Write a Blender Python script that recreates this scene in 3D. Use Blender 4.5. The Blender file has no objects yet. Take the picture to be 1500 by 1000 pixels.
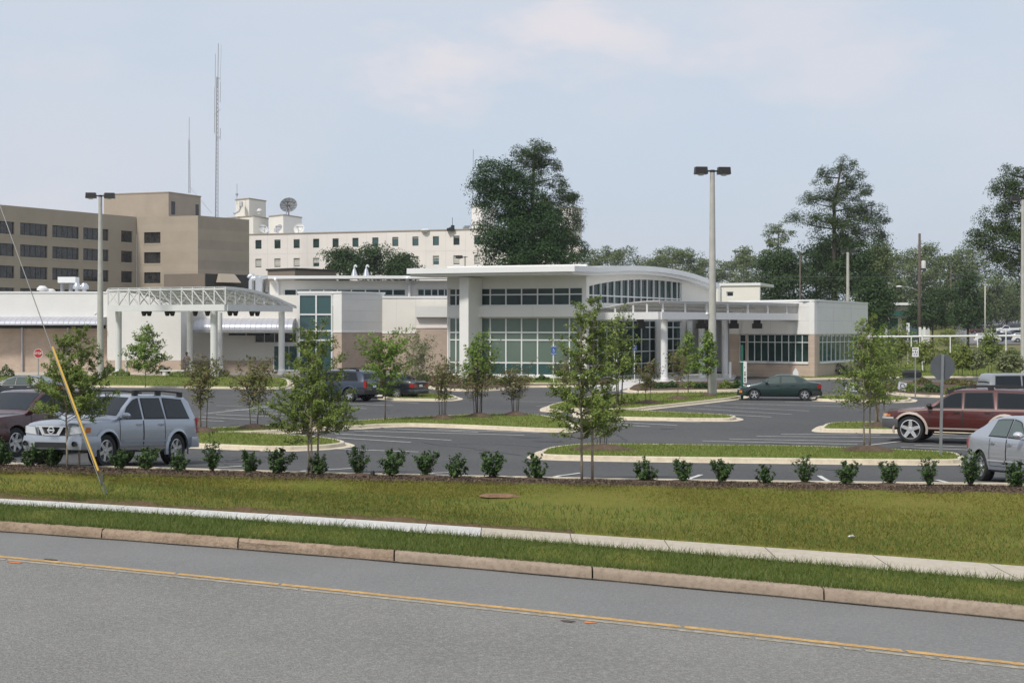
import bpy, bmesh, math, random
import numpy as np
from mathutils import Vector, Matrix
random.seed(7); rng = np.random.default_rng(7)
S = bpy.context.scene; COL = S.collection
PI = math.pi
F = 2083.33; CX = 750.0; HY = 482.0; CZ = 3.8

# ---------------------------------------------------------------- terrain / camera maths
def rise(y):
    if y < 150: return 0.0
    if y < 420: return 0.00010 * (y - 150) ** 2
    return 0.0001 * 270 ** 2 + 0.02 * (y - 420)
def lot(x, y):
    s = (x + 11.8) * .2024 + (y - 32.8) * .979
    return .68 * math.exp(-max(s, 0) / 9.0) + rise(y)
def wx(px, Y): return (px - CX) / F * Y
def wz(py, Y): return CZ - (py - HY) / F * Y
def W(px, py, Y): return Vector((wx(px, Y), Y, wz(py, Y)))
def G(px, py, dz=0.0):
    Y = 60.0
    for _ in range(60):
        z = lot(wx(px, Y), Y) + dz
        Yn = F * (CZ - z) / (py - HY)
        Y = .6 * Y + .4 * min(Yn, 400)
    x = wx(px, Y)
    return Vector((x, Y, lot(x, Y) + dz))
def GZ(px, py, z):
    Y = F * (CZ - z) / (py - HY)
    return Vector((wx(px, Y), Y, z))
def at(px, Y): 
    x = wx(px, Y); return Vector((x, Y, lot(x, Y)))

# ---------------------------------------------------------------- materials
def mat(name, col, rough=.7, metal=0.0, noise=0.0, scale=3.0, col2=None, bump=0.0, bscale=None, coat=0.0,
        spec=None, trans=0.0, island=None, detail=6.0, emis=None):
    m = bpy.data.materials.new(name); m.use_nodes = True
    nt = m.node_tree; b = nt.nodes['Principled BSDF']
    b.inputs['Roughness'].default_value = rough; b.inputs['Metallic'].default_value = metal
    b.inputs['Coat Weight'].default_value = coat
    if spec is not None: b.inputs['Specular IOR Level'].default_value = spec
    c = (*col, 1)
    b.inputs['Base Color'].default_value = c
    L = nt.links.new
    tc = None
    if noise or bump:
        tc = nt.nodes.new('ShaderNodeTexCoord')
    if noise:
        n = nt.nodes.new('ShaderNodeTexNoise'); n.inputs['Scale'].default_value = scale
        n.inputs['Detail'].default_value = detail; n.inputs['Roughness'].default_value = .65
        L(tc.outputs['Object'], n.inputs['Vector'])
        r = nt.nodes.new('ShaderNodeValToRGB')
        r.color_ramp.elements[0].position = .3; r.color_ramp.elements[1].position = .7
        c2 = col2 or tuple(min(1, v * (1 + noise)) for v in col)
        c1 = col if col2 else tuple(v * (1 - noise) for v in col)
        r.color_ramp.elements[0].color = (*c1, 1); r.color_ramp.elements[1].color = (*c2, 1)
        L(n.outputs['Fac'], r.inputs['Fac']); L(r.outputs['Color'], b.inputs['Base Color'])
    if bump:
        n2 = nt.nodes.new('ShaderNodeTexNoise'); n2.inputs['Scale'].default_value = bscale or scale * 8
        n2.inputs['Detail'].default_value = 5
        L(tc.outputs['Object'], n2.inputs['Vector'])
        bp = nt.nodes.new('ShaderNodeBump'); bp.inputs['Strength'].default_value = bump; bp.inputs['Distance'].default_value = .05
        L(n2.outputs['Fac'], bp.inputs['Height']); L(bp.outputs['Normal'], b.inputs['Normal'])
    if island:
        gn = nt.nodes.new('ShaderNodeNewGeometry')
        r = nt.nodes.new('ShaderNodeValToRGB')
        els = r.color_ramp.elements
        k = len(island)
        els[0].color = (*island[0], 1); els[1].color = (*island[-1], 1)
        for i in range(1, k - 1):
            e = els.new(i / (k - 1)); e.color = (*island[i], 1)
        L(gn.outputs['Random Per Island'], r.inputs['Fac']); L(r.outputs['Color'], b.inputs['Base Color'])
        if trans:
            tr = nt.nodes.new('ShaderNodeBsdfTranslucent'); L(r.outputs['Color'], tr.inputs['Color'])
            mx = nt.nodes.new('ShaderNodeMixShader'); mx.inputs[0].default_value = trans
            L(b.outputs[0], mx.inputs[1]); L(tr.outputs[0], mx.inputs[2])
            L(mx.outputs[0], nt.nodes['Material Output'].inputs['Surface'])
    return m

def mat_brick(name, c1, c2, mortar, sx=.4, sy=.2):
    m = mat(name, c1, .9); nt = m.node_tree; L = nt.links.new
    b = nt.nodes['Principled BSDF']
    tc = nt.nodes.new('ShaderNodeTexCoord'); sp = nt.nodes.new('ShaderNodeSeparateXYZ')
    ad = nt.nodes.new('ShaderNodeMath'); ad.operation = 'ADD'
    cb = nt.nodes.new('ShaderNodeCombineXYZ')
    L(tc.outputs['Object'], sp.inputs[0]); L(sp.outputs['X'], ad.inputs[0]); L(sp.outputs['Y'], ad.inputs[1])
    L(ad.outputs[0], cb.inputs['X']); L(sp.outputs['Z'], cb.inputs['Y'])
    br = nt.nodes.new('ShaderNodeTexBrick')
    br.inputs['Scale'].default_value = 1.0; br.inputs['Brick Width'].default_value = sx; br.inputs['Row Height'].default_value = sy
    br.inputs['Mortar Size'].default_value = .012
    br.inputs['Color1'].default_value = (*c1, 1); br.inputs['Color2'].default_value = (*c2, 1); br.inputs['Mortar'].default_value = (*mortar, 1)
    L(cb.outputs[0], br.inputs['Vector'])
    n = nt.nodes.new('ShaderNodeTexNoise'); n.inputs['Scale'].default_value = .8; n.inputs['Detail'].default_value = 8
    L(tc.outputs['Object'], n.inputs['Vector'])
    mx = nt.nodes.new('ShaderNodeMixRGB'); mx.blend_type = 'MULTIPLY'; mx.inputs[0].default_value = .35
    L(br.outputs['Color'], mx.inputs[1]); L(n.outputs['Fac'], mx.inputs[2])
    L(mx.outputs[0], b.inputs['Base Color'])
    return m

def mat_ground(name, cols, scales, rough=.95, bump=.3, bscale=60):
    """three-colour ground: big patches mixed with fine grain"""
    m = mat(name, cols[0], rough); nt = m.node_tree; L = nt.links.new
    b = nt.nodes['Principled BSDF']; b.inputs['Specular IOR Level'].default_value = .15
    tc = nt.nodes.new('ShaderNodeTexCoord')
    n1 = nt.nodes.new('ShaderNodeTexNoise'); n1.inputs['Scale'].default_value = scales[0]; n1.inputs['Detail'].default_value = 5
    n2 = nt.nodes.new('ShaderNodeTexNoise'); n2.inputs['Scale'].default_value = scales[1]; n2.inputs['Detail'].default_value = 8; n2.inputs['Roughness'].default_value = .75
    L(tc.outputs['Object'], n1.inputs['Vector']); L(tc.outputs['Object'], n2.inputs['Vector'])
    r1 = nt.nodes.new('ShaderNodeValToRGB'); r1.color_ramp.elements[0].position = .35; r1.color_ramp.elements[1].position = .65
    r1.color_ramp.elements[0].color = (*cols[0], 1); r1.color_ramp.elements[1].color = (*cols[1], 1)
    r2 = nt.nodes.new('ShaderNodeValToRGB'); r2.color_ramp.elements[0].position = .45; r2.color_ramp.elements[1].position = .72
    r2.color_ramp.elements[0].color = (0, 0, 0, 1); r2.color_ramp.elements[1].color = (1, 1, 1, 1)
    mx = nt.nodes.new('ShaderNodeMixRGB'); mx.inputs[2].default_value = (*cols[2], 1)
    L(n1.outputs['Fac'], r1.inputs['Fac']); L(n2.outputs['Fac'], r2.inputs['Fac'])
    L(r2.outputs['Color'], mx.inputs[0]); L(r1.outputs['Color'], mx.inputs[1]); L(mx.outputs[0], b.inputs['Base Color'])
    n3 = nt.nodes.new('ShaderNodeTexNoise'); n3.inputs['Scale'].default_value = bscale; n3.inputs['Detail'].default_value = 3
    L(tc.outputs['Object'], n3.inputs['Vector'])
    bp = nt.nodes.new('ShaderNodeBump'); bp.inputs['Strength'].default_value = bump; bp.inputs['Distance'].default_value = .03
    L(n3.outputs['Fac'], bp.inputs['Height']); L(bp.outputs['Normal'], b.inputs['Normal'])
    return m

M = {}
M['white'] = mat('white wall', (.72, .71, .68), .75, noise=.04, scale=.6)
M['cream'] = mat('cream wall', (.74, .71, .645), .75, noise=.03, scale=.6)
M['roofwhite'] = mat('white roof metal', (.74, .74, .73), .5, noise=.03, scale=.5)
M['steelwhite'] = mat('white painted steel', (.66, .66, .65), .45, noise=.04, scale=2)
M['metalroof'] = mat('standing seam metal', (.52, .52, .56), .35, .5, noise=.08, scale=.8)
M['brick'] = mat_brick('tan block', (.62, .49, .39), (.56, .435, .35), (.50, .42, .35))
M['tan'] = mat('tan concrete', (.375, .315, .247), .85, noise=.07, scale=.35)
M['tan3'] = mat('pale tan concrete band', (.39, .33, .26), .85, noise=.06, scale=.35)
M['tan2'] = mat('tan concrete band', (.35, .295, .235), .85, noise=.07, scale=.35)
M['sill'] = mat('pale sill', (.40, .345, .27), .8)
M['podium'] = mat('brown podium', (.19, .155, .125), .85, noise=.08, scale=.5)
M['hosp'] = mat('pale stucco', (.75, .70, .66), .85, noise=.045, scale=.25)
M['hosp2'] = mat('pale grey plaster', (.55, .55, .55), .85, noise=.05, scale=.4)
M['glass'] = mat('dark green glass', (.022, .045, .04), .08, noise=.6, scale=.5, spec=.25)
M['glassblack'] = mat('black glass', (.012, .014, .016), .08, spec=.5)
M['glassteal'] = mat('teal glass', (.035, .085, .085), .05, spec=.7)
M['glasspale'] = mat('glass over pale blinds', (.12, .165, .135), .12, noise=.12, scale=.4, spec=.5)
M['glasstan'] = mat('bronze glass with blinds', (.035, .032, .03), .1, noise=.8, scale=1.4, spec=.6)
M['blind'] = mat('window blind', (.46, .44, .40), .7)
M['mull'] = mat('white aluminium', (.72, .73, .72), .4)
M['darkmetal'] = mat('dark bronze metal', (.022, .018, .016), .5)
M['black'] = mat('black plastic', (.012, .012, .013), .55)
M['concpole'] = mat('concrete pole', (.42, .41, .37), .85, noise=.12, scale=2)
M['galv'] = mat('galvanised steel', (.33, .34, .35), .45, .55, noise=.1, scale=6)
M['signback'] = mat('sign back aluminium', (.12, .13, .14), .55, .3, noise=.1, scale=3)
M['shiny'] = mat('shiny duct', (.7, .7, .7), .22, .95)
M['antenna'] = mat('antenna steel', (.34, .35, .37), .6, .2)
M['asphalt'] = mat_ground('lot asphalt', [(.071, .071, .073), (.092, .092, .092), (.13, .128, .124)], (.12, 9), .88, .25, 90)
M['road'] = mat_ground('road asphalt', [(.175, .171, .161), (.21, .205, .192), (.33, .32, .298)], (.35, 22), .95, .9, 40)
M['lanedark'] = mat_ground('smooth lane asphalt', [(.168, .167, .163), (.19, .189, .184), (.27, .266, .255)], (.5, 28), .9, .5, 60)
M['kerbstone'] = mat_ground('weathered kerb', [(.35, .265, .195), (.28, .21, .15), (.16, .115, .08)], (1.2, 9), .95, .6, 30)
M['kerbconc'] = mat_ground('kerb concrete', [(.29, .23, .175), (.34, .27, .21), (.20, .155, .115)], (1.0, 12), .95, .2, 60)
M['lotkerb'] = mat_ground('lot kerb concrete', [(.62, .55, .43), (.55, .485, .375), (.44, .37, .27)], (.5, 5), .9, .15, 40)
M['walknew'] = mat_ground('new pavement concrete', [(.60, .59, .57), (.54, .53, .51), (.45, .43, .40)], (.5, 7), .9, .15, 60)
M['walkold'] = mat_ground('old pavement concrete', [(.50, .445, .365), (.45, .40, .33), (.37, .32, .25)], (.5, 7), .9, .15, 60)
M['mulch'] = mat_ground('mulch', [(.07, .048, .035), (.115, .08, .057), (.17, .125, .092)], (1.5, 12), 1, 1, 30)
M['lawn'] = mat_ground('mown lawn', [(.165, .165, .03), (.12, .15, .024), (.22, .16, .05)], (.45, 5), 1, .8, 45)
M['lawnfar'] = mat_ground('lot lawn', [(.15, .19, .036), (.11, .165, .03), (.23, .19, .07)], (.5, 4), 1, .8, 25)
M['soil'] = mat_ground('bare soil', [(.12, .075, .045), (.085, .075, .03), (.17, .12, .075)], (2, 10), 1, 1, 30)
M['fargrass'] = mat_ground('far ground', [(.13, .15, .04), (.16, .15, .06), (.19, .15, .085)], (.06, .5), 1, .2, 5)
M['paintw'] = mat('white road paint', (.55, .55, .53), .8, noise=.25, scale=6)
M['painty'] = mat('yellow road paint', (.46, .28, .10), .85, noise=.3, scale=7)
M['painty2'] = mat('faded yellow road paint', (.30, .265, .20), .9, noise=.35, scale=9)
M['yellow'] = mat('yellow guard plastic', (.56, .345, .045), .5)
M['cable'] = mat('steel cable', (.13, .13, .12), .5, .5)
M['bark'] = mat('bark', (.105, .085, .068), .95, noise=.35, scale=6)
M['barkpale'] = mat('pale sapling bark', (.24, .20, .155), .95, noise=.3, scale=8)
M['barkpine'] = mat('pine bark', (.065, .05, .042), .95, noise=.35, scale=2)
def leafmat(n, a, b, c, t=.3): 
    m = mat(n, a, .55, spec=.25, island=[a, b, c], trans=t); return m
M['leaf_elm'] = leafmat('elm leaves', (.115, .17, .034), (.175, .235, .05), (.26, .32, .085))
M['leaf_bright'] = leafmat('bright leaves', (.12, .19, .03), (.16, .25, .042), (.22, .31, .065))
M['leaf_red'] = leafmat('bronze crape leaves', (.12, .15, .045), (.17, .18, .06), (.24, .15, .08))
M['leaf_grey'] = leafmat('grey green leaves', (.16, .19, .08), (.20, .23, .10), (.25, .27, .13))
M['leaf_holly'] = leafmat('holly leaves', (.03, .066, .018), (.05, .096, .024), (.10, .16, .05), .12)
M['leaf_oak'] = leafmat('dark oak leaves', (.026, .055, .014), (.038, .075, .019), (.06, .102, .028), .15)
M['leaf_cyp'] = leafmat('dark cypress leaves', (.017, .048, .011), (.026, .066, .015), (.042, .092, .022), .15)
M['leaf_pine'] = leafmat('pine needles', (.03, .056, .012), (.046, .078, .017), (.07, .106, .026), .12)
M['leaf_hazed'] = leafmat('haze-paled leaves', (.095, .135, .045), (.125, .165, .055), (.165, .205, .075), .2)  # greens paled so the leaf colour itself carries distance haze
M['leaf_yel'] = leafmat('yellow green leaves', (.16, .20, .04), (.19, .235, .048), (.24, .28, .065))
M['grassblade'] = leafmat('grass blades', (.085, .135, .024), (.12, .17, .034), (.18, .20, .065), .3)
M['islandblade'] = leafmat('island grass blades', (.12, .18, .03), (.16, .215, .04), (.23, .22, .07), .3)
M['chips'] = mat('bark chips', (.1, .07, .05), 1, island=[(.045, .03, .022), (.10, .07, .05), (.20, .15, .105)])
M['grit'] = mat('gutter grit', (.13, .115, .095), .95, noise=.5, scale=9)
M['stain'] = mat('oil stain', (.05, .051, .055), .7, noise=.3, scale=3)
M['stain2'] = mat('crack sealer', (.04, .04, .042), .6)
M['lawnblade'] = leafmat('dry lawn blades', (.135, .155, .022), (.178, .178, .03), (.24, .18, .055), .3)
M['signwhite'] = mat('white sign sheet', (.72, .72, .70), .5)
M['signred'] = mat('red sign sheet', (.42, .02, .025), .45)
M['signblue'] = mat('blue sign sheet', (.03, .10, .30), .45)
M['signblack'] = mat('black lettering', (.03, .03, .03), .6)
M['signgreen'] = mat('dark green post', (.01, .10, .065), .5)
M['tyre'] = mat('tyre rubber', (.014, .014, .015), .8)
M['alloy'] = mat('alloy wheel', (.55, .56, .57), .3, .75)
M['chrome'] = mat('chrome', (.80, .80, .82), .25, .75)
M['carglass'] = mat('car glass', (.012, .016, .02), .05, spec=.32)
M['carglass2'] = mat('clear car glass', (.075, .10, .09), .05, spec=.5)
M['lampclear'] = mat('clear lamp', (.62, .63, .64), .12, .3, spec=.8)
M['lampred'] = mat('red lamp', (.30, .016, .016), .15, coat=.5)
M['lamporange'] = mat('orange lamp', (.55, .18, .03), .2)
M['skin'] = mat('skin', (.10, .055, .035), .6)
M['hair'] = mat('black hair', (.01, .009, .009), .7)
M['shirt'] = mat('grey pink shirt', (.36, .28, .27), .9, noise=.1, scale=4)
M['trousers'] = mat('grey trousers', (.22, .20, .19), .9)

# ---------------------------------------------------------------- object helpers
def tag(o, label=None, cat=None, group=None, kind=None):
    if label: o['label'] = label
    if cat: o['category'] = cat
    if group: o['group'] = group
    if kind: o['kind'] = kind
    return o
def empty(name, loc=(0, 0, 0), rz=0.0, label=None, cat=None, group=None):
    o = bpy.data.objects.new(name, None); COL.objects.link(o)
    o.location = loc; o.rotation_euler = (0, 0, rz)
    o.empty_display_size = .3
    return tag(o, label, cat, group)
def link(name, me, m, parent=None, smooth=False, ang=None):
    me.name = name
    o = bpy.data.objects.new(name, me); COL.objects.link(o)
    if m is not None and len(me.materials) == 0: me.materials.append(m)
    if parent is not None: o.parent = parent
    if smooth:
        me.polygons.foreach_set('use_smooth', [True] * len(me.polygons))
        if ang: me.set_sharp_from_angle(angle=ang)
    return o
def copy_tree(o, parent=None):
    c = o.copy(); COL.objects.link(c)
    if parent is not None: c.parent = parent
    for ch in list(o.children): copy_tree(ch, c)
    return c
class MB:
    """collects simple solids into one mesh"""
    def __init__(s): s.v = []; s.f = []
    def add(s, vs, fs):
        k = len(s.v); s.v += [tuple(v) for v in vs]; s.f += [tuple(i + k for i in f) for f in fs]; return s
    def quad(s, a, b, c, d): return s.add([a, b, c, d], [(0, 1, 2, 3)])
    def poly(s, pts): return s.add(pts, [tuple(range(len(pts)))])
    def box(s, x0, x1, y0, y1, z0, z1):
        return s.add([(x0, y0, z0), (x1, y0, z0), (x1, y1, z0), (x0, y1, z0), (x0, y0, z1), (x1, y0, z1), (x1, y1, z1), (x0, y1, z1)],
                     [(0, 3, 2, 1), (4, 5, 6, 7), (0, 1, 5, 4), (1, 2, 6, 5), (2, 3, 7, 6), (3, 0, 4, 7)])
    def prism(s, plan, z0, z1):
        """plan = list of (x,y); z0,z1 number or per-vertex lists"""
        n = len(plan)
        a = z0 if isinstance(z0, (list, tuple)) else [z0] * n
        b = z1 if isinstance(z1, (list, tuple)) else [z1] * n
        vs = [(plan[i][0], plan[i][1], a[i]) for i in range(n)] + [(plan[i][0], plan[i][1], b[i]) for i in range(n)]
        fs = [tuple(reversed(range(n))), tuple(range(n, 2 * n))] + [(i, (i + 1) % n, n + (i + 1) % n, n + i) for i in range(n)]
        return s.add(vs, fs)
    def bar(s, a, b, w, h=None, up=(0, 0, 1)):
        """square bar from a to b"""
        a = Vector(a); b = Vector(b); d = (b - a)
        if d.length < 1e-6: return s
        d.normalize(); u = Vector(up)
        if abs(d.dot(u)) > .95: u = Vector((0, 1, 0))
        r = d.cross(u).normalized(); u = r.cross(d).normalized()
        h = h or w
        vs = []
        for p in (a, b):
            for sx, sz in ((-1, -1), (1, -1), (1, 1), (-1, 1)):
                vs.append(p + r * (sx * w / 2) + u * (sz * h / 2))
        return s.add(vs, [(3, 2, 1, 0), (4, 5, 6, 7), (0, 1, 5, 4), (1, 2, 6, 5), (2, 3, 7, 6), (3, 0, 4, 7)])
    def tube(s, pts, rad, n=6, cap=True):
        pts = [Vector(p) for p in pts]
        if not isinstance(rad, (list, tuple)): rad = [rad] * len(pts)
        k = len(s.v); prev = None
        for i, p in enumerate(pts):
            d = (pts[min(i + 1, len(pts) - 1)] - pts[max(i - 1, 0)]).normalized()
            u = prev if prev is not None else (Vector((1, 0, 0)) if abs(d.x) < .9 else Vector((0, 1, 0)))
            r = d.cross(u); 
            if r.length < 1e-5: r = d.cross(Vector((0, 1, .3)))
            r.normalize(); u = r.cross(d).normalized(); prev = u
            for j in range(n):
                a = 2 * PI * j / n
                s.v.append(tuple(p + (r * math.cos(a) + u * math.sin(a)) * rad[i]))
        for i in range(len(pts) - 1):
            for j in range(n):
                a = k + i * n + j; b = k + i * n + (j + 1) % n
                s.f.append((a, b, b + n, a + n))
        if cap:
            s.f.append(tuple(k + j for j in reversed(range(n)))); s.f.append(tuple(k + (len(pts) - 1) * n + j for j in range(n)))
        return s
    def lathe(s, prof, n=16, c=(0, 0, 0), axis='z'):
        k = len(s.v)
        for r, h in prof:
            for j in range(n):
                a = 2 * PI * j / n
                if axis == 'z': s.v.append((c[0] + r * math.cos(a), c[1] + r * math.sin(a), c[2] + h))
                else: s.v.append((c[0] + r * math.cos(a), c[1] + h, c[2] + r * math.sin(a)))
        for i in range(len(prof) - 1):
            for j in range(n):
                a = k + i * n + j; b = k + i * n + (j + 1) % n
                s.f.append((a, b, b + n, a + n))
        return s
    def mesh(s, name):
        me = bpy.data.meshes.new(name); me.from_pydata(s.v, [], s.f); me.update(); return me
    def build(s, name, m, parent=None, smooth=False, ang=None, fix=True):
        me = s.mesh(name)
        if fix:
            bm = bmesh.new(); bm.from_mesh(me); bmesh.ops.recalc_face_normals(bm, faces=bm.faces); bm.to_mesh(me); bm.free()
        return link(name, me, m, parent, smooth, ang)
def npmesh(name, v, f):
    v = np.asarray(v, dtype=np.float32); f = np.asarray(f, dtype=np.int32); k = f.shape[1]
    me = bpy.data.meshes.new(name)
    me.vertices.add(len(v)); me.vertices.foreach_set('co', v.ravel())
    me.loops.add(f.size); me.loops.foreach_set('vertex_index', f.ravel())
    me.polygons.add(len(f)); me.polygons.foreach_set('loop_start', np.arange(0, f.size, k, dtype=np.int32))
    me.polygons.foreach_set('loop_total', np.full(len(f), k, dtype=np.int32))
    me.update(calc_edges=True); return me
def struct(name, mb, m, **k):
    o = mb.build(name, m, **k) if isinstance(mb, MB) else link(name, mb, m)
    return tag(o, kind='structure')
# ---------------------------------------------------------------- near ground: road, kerb, verge, pavement, lawn, mulch
XS = np.concatenate([np.linspace(-90, -16, 38), np.linspace(-15.5, 14.5, 121), np.linspace(16, 90, 38)])
def line(pts, z):
    w = [GZ(px, py, z) for px, py in pts]
    x = np.array([p.x for p in w]); y = np.array([p.y for p in w])
    c = np.polyfit(x, y, 2)
    def f(X):
        X = np.asarray(X, float); Xc = np.clip(X, -14, 12)
        sl = 2 * c[0] * Xc + c[1]
        return np.polyval(c, Xc) + sl * (X - Xc)
    return f
ZR, ZK = .20, .345
L_c = line([(0, 816), (500, 867), (1000, 918.5), (1500, 975)], ZR)
L_kb = line([(0, 777), (500, 815), (1000, 859), (1500, 907)], ZR)
L_kt = line([(0, 763), (500, 798.5), (1000, 843), (1500, 887.5)], ZK)
L_kt2 = lambda X: np.maximum(L_kt(X), L_kb(X) + .17)
L_s1 = line([(0, 739), (500, 771.5), (1000, 810), (1500, 852)], .36)
L_s2 = line([(0, 730), (500, 759), (1000, 793), (1500, 829)], .37)
L_m = line([(0, 689), (500, 702.5), (1000, 711.5), (1500, 722)], .74)
L_k = line([(0, 680), (500, 697), (1000, 704.3), (1500, 712)], .69)

def strip(rows, jitter=0):
    """rows: list of (line function, z) -> grid mesh over XS"""
    v = []; n = len(XS)
    for f, z in rows:
        y = f(XS); zz_ = z(XS) if callable(z) else np.full(n, z)
        v.append(np.stack([XS, y, zz_], 1))
    v = np.concatenate(v); fs = []
    for r in range(len(rows) - 1):
        a = r * n + np.arange(n - 1)
        fs.append(np.stack([a, a + 1, a + 1 + n, a + n], 1))
    return npmesh('strip', v, np.concatenate(fs))
mixl = lambda f, g, t: (lambda X: f(X) * (1 - t) + g(X) * t)
offl = lambda f, d: (lambda X: f(X) + d)

# base sheet to the horizon
gx = np.concatenate([np.linspace(-1500, -200, 14), np.linspace(-180, 180, 37), np.linspace(200, 1500, 14)])
gy = np.concatenate([np.linspace(-80, 12, 6), np.linspace(20, 150, 14), np.linspace(160, 440, 29), np.linspace(480, 2500, 20)])
v = []
for y in gy:
    for x in gx:
        z = -.12 + rise(y)
        if y < 9: z = 1.9
        v.append((x, y, z))
n = len(gx); fs = [(r * n + c, r * n + c + 1, (r + 1) * n + c + 1, (r + 1) * n + c) for r in range(len(gy) - 1) for c in range(n - 1)]
struct('ground', npmesh('ground', v, fs), M['fargrass'])

struct('road', strip([(offl(L_c, -8.2), ZR - .03), (offl(L_c, -4), ZR), (offl(L_c, .12), ZR), ]), M['road'])
struct('road', strip([(offl(L_c, .12), ZR), (L_kb, ZR - .02)]), M['lanedark'])
# double yellow line, worn
def cline(d0, d1, name, gapseed, dens, m='painty'):
    mb = MB(); r = random.Random(gapseed)
    for i in range(len(XS) - 1):
        k = 6 if -16 < XS[i] < 15 else 1
        for j in range(k):
            if r.random() < dens: continue
            x0 = XS[i] + (XS[i + 1] - XS[i]) * j / k; x1 = XS[i] + (XS[i + 1] - XS[i]) * (j + 1) / k
            a = r.uniform(-.008, .008); b = r.uniform(-.012, .012)
            y0, y1 = float(L_c(x0)), float(L_c(x1))
            mb.quad((x0, y0 + d0 + a, ZR + .005), (x1, y1 + d0 + a, ZR + .005), (x1, y1 + d1 + b, ZR + .005), (x0, y0 + d1 + b, ZR + .005))
    struct(name, mb, M[m])
cline(.0, .14, 'road_marking', 1, .01); cline(-.20, -.09, 'road_marking', 2, .02, 'painty2')
# orange patches on the line
def patch(name, px, py, L, Wd, m, seed, z=ZR + .007):
    p = GZ(px, py, z); r = random.Random(seed); mb = MB(); pts = []
    for i in range(14):
        a = 2 * PI * i / 14; q = r.uniform(.6, 1.1)
        pts.append((p.x + math.cos(a) * L / 2 * q + math.sin(a) * Wd * .2, p.y + math.sin(a) * Wd / 2 * q - math.cos(a) * L * .26 * q, z))
    mb.poly(pts); return mb.build(name, m)
M['orangepatch'] = mat('orange worn marker glue', (.50, .17, .05), .8, noise=.5, scale=12)
M['tarpatch'] = mat('dark tar patch', (.06, .045, .035), .8, noise=.5, scale=12)
for px, py, l, w, m, s in [(832, 909, .20, .12, 'tarpatch', 1), (864, 911, .16, .10, 'orangepatch', 2), (22, 823, .34, .12, 'orangepatch', 3), (76, 819, .3, .10, 'tarpatch', 4)]:
    tag(patch('road_marking', px, py, l, w, M[m], s), kind='structure')
# grit and leaf dust lying in the gutter
gr_ = random.Random(31); mbg = MB()
for i in range(len(XS) - 1):
    if not -15 < XS[i] < 14: continue
    for j in range(5):
        x0 = XS[i] + (XS[i + 1] - XS[i]) * j / 5; x1 = XS[i] + (XS[i + 1] - XS[i]) * (j + 1) / 5
        w_ = .03 + .012 * math.sin(x0 * 3.1) + gr_.uniform(0, .008); y0, y1 = float(L_kb(x0)), float(L_kb(x1))
        mbg.quad((x0, y0 - w_, ZR + .001), (x1, y1 - (.03 + .012 * math.sin(x1 * 3.1)), ZR + .001), (x1, y1 + .01, ZR + .004), (x0, y0 + .01, ZR + .004))
struct('gutter_grit', mbg, M['grit'])
# kerb segments
def kerb_seg(xa, xb, m, rough, seed):
    mb = MB(); r = random.Random(seed); k = max(4, int((xb - xa) / .18)); prof = []
    xs = np.linspace(xa, xb, k)
    for x in xs:
        yb = float(L_kb(x)); yt = float(L_kt2(x)); j = lambda a: r.uniform(-a, a) * rough
        prof.append([(x, yb, ZR - .06), (x, yb + .01 + j(.015), ZR + .05), (x, yb + .02 + j(.02), ZK - .035 + j(.012)), (x, yb + .055 + j(.015), ZK + j(.012)), (x, yt + .05, ZK + .003), (x, yt + .06, ZK - .2)])
    vs = [p for q in prof for p in q]; w = 6; fs = []
    for i in range(k - 1):
        for j in range(w - 1): fs.append((i * w + j, (i + 1) * w + j, (i + 1) * w + j + 1, i * w + j + 1))
    fs.append(tuple(range(w))); fs.append(tuple(reversed([(k - 1) * w + j for j in range(w)])))
    mb.add(vs, fs); return struct('kerb', mb, m, smooth=True, ang=.9)
jx = [float(GZ(px, py, ZR).x) for px, py in [(148, 788), (348, 803), (577, 822), (868, 847), (1207, 878)]]
edges = [-90, -40, -25, -15] + jx + [10, 20, 40, 90]
for i in range(len(edges) - 1):
    old = edges[i] < jx[2] - .1
    kerb_seg(edges[i] + .012, edges[i + 1] - .012, M['kerbstone'] if old else M['kerbconc'], 1.3 if old else .35, i)
# verge soil + pavement slabs
nz = lambda X: .345 + .02 * np.sin(X * 1.3) + .012 * np.sin(X * 4.1)
struct('verge', strip([(offl(L_kt2, .03), .335), (mixl(L_kt2, L_s1, .3), nz), (mixl(L_kt2, L_s1, .7), nz), (offl(L_s1, .05), .335)]), M['lawn'])
xs_new = float(GZ(705, 776, .36).x)
def slabs(xa, xb, step, m):
    mb = MB(); x = xa
    while x < xb - .01:
        x1 = min(xb, x + step)
        sub = np.linspace(x + .006, x1 - .006, 5)
        for i in range(4):
            a, b = sub[i], sub[i + 1]
            mb.quad((a, float(L_s1(a)), .362), (b, float(L_s1(b)), .362), (b, float(L_s2(b)), .374), (a, float(L_s2(a)), .374))
        x = x1
    return struct('pavement', mb, m)
slabs(-60, xs_new, 1.5, M['walknew']); slabs(xs_new, 60, 1.5, M['walkold'])
struct('pavement_bed', strip([(offl(L_s1, -.03), .345), (offl(L_s2, .03), .352)]), M['soil'])
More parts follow.
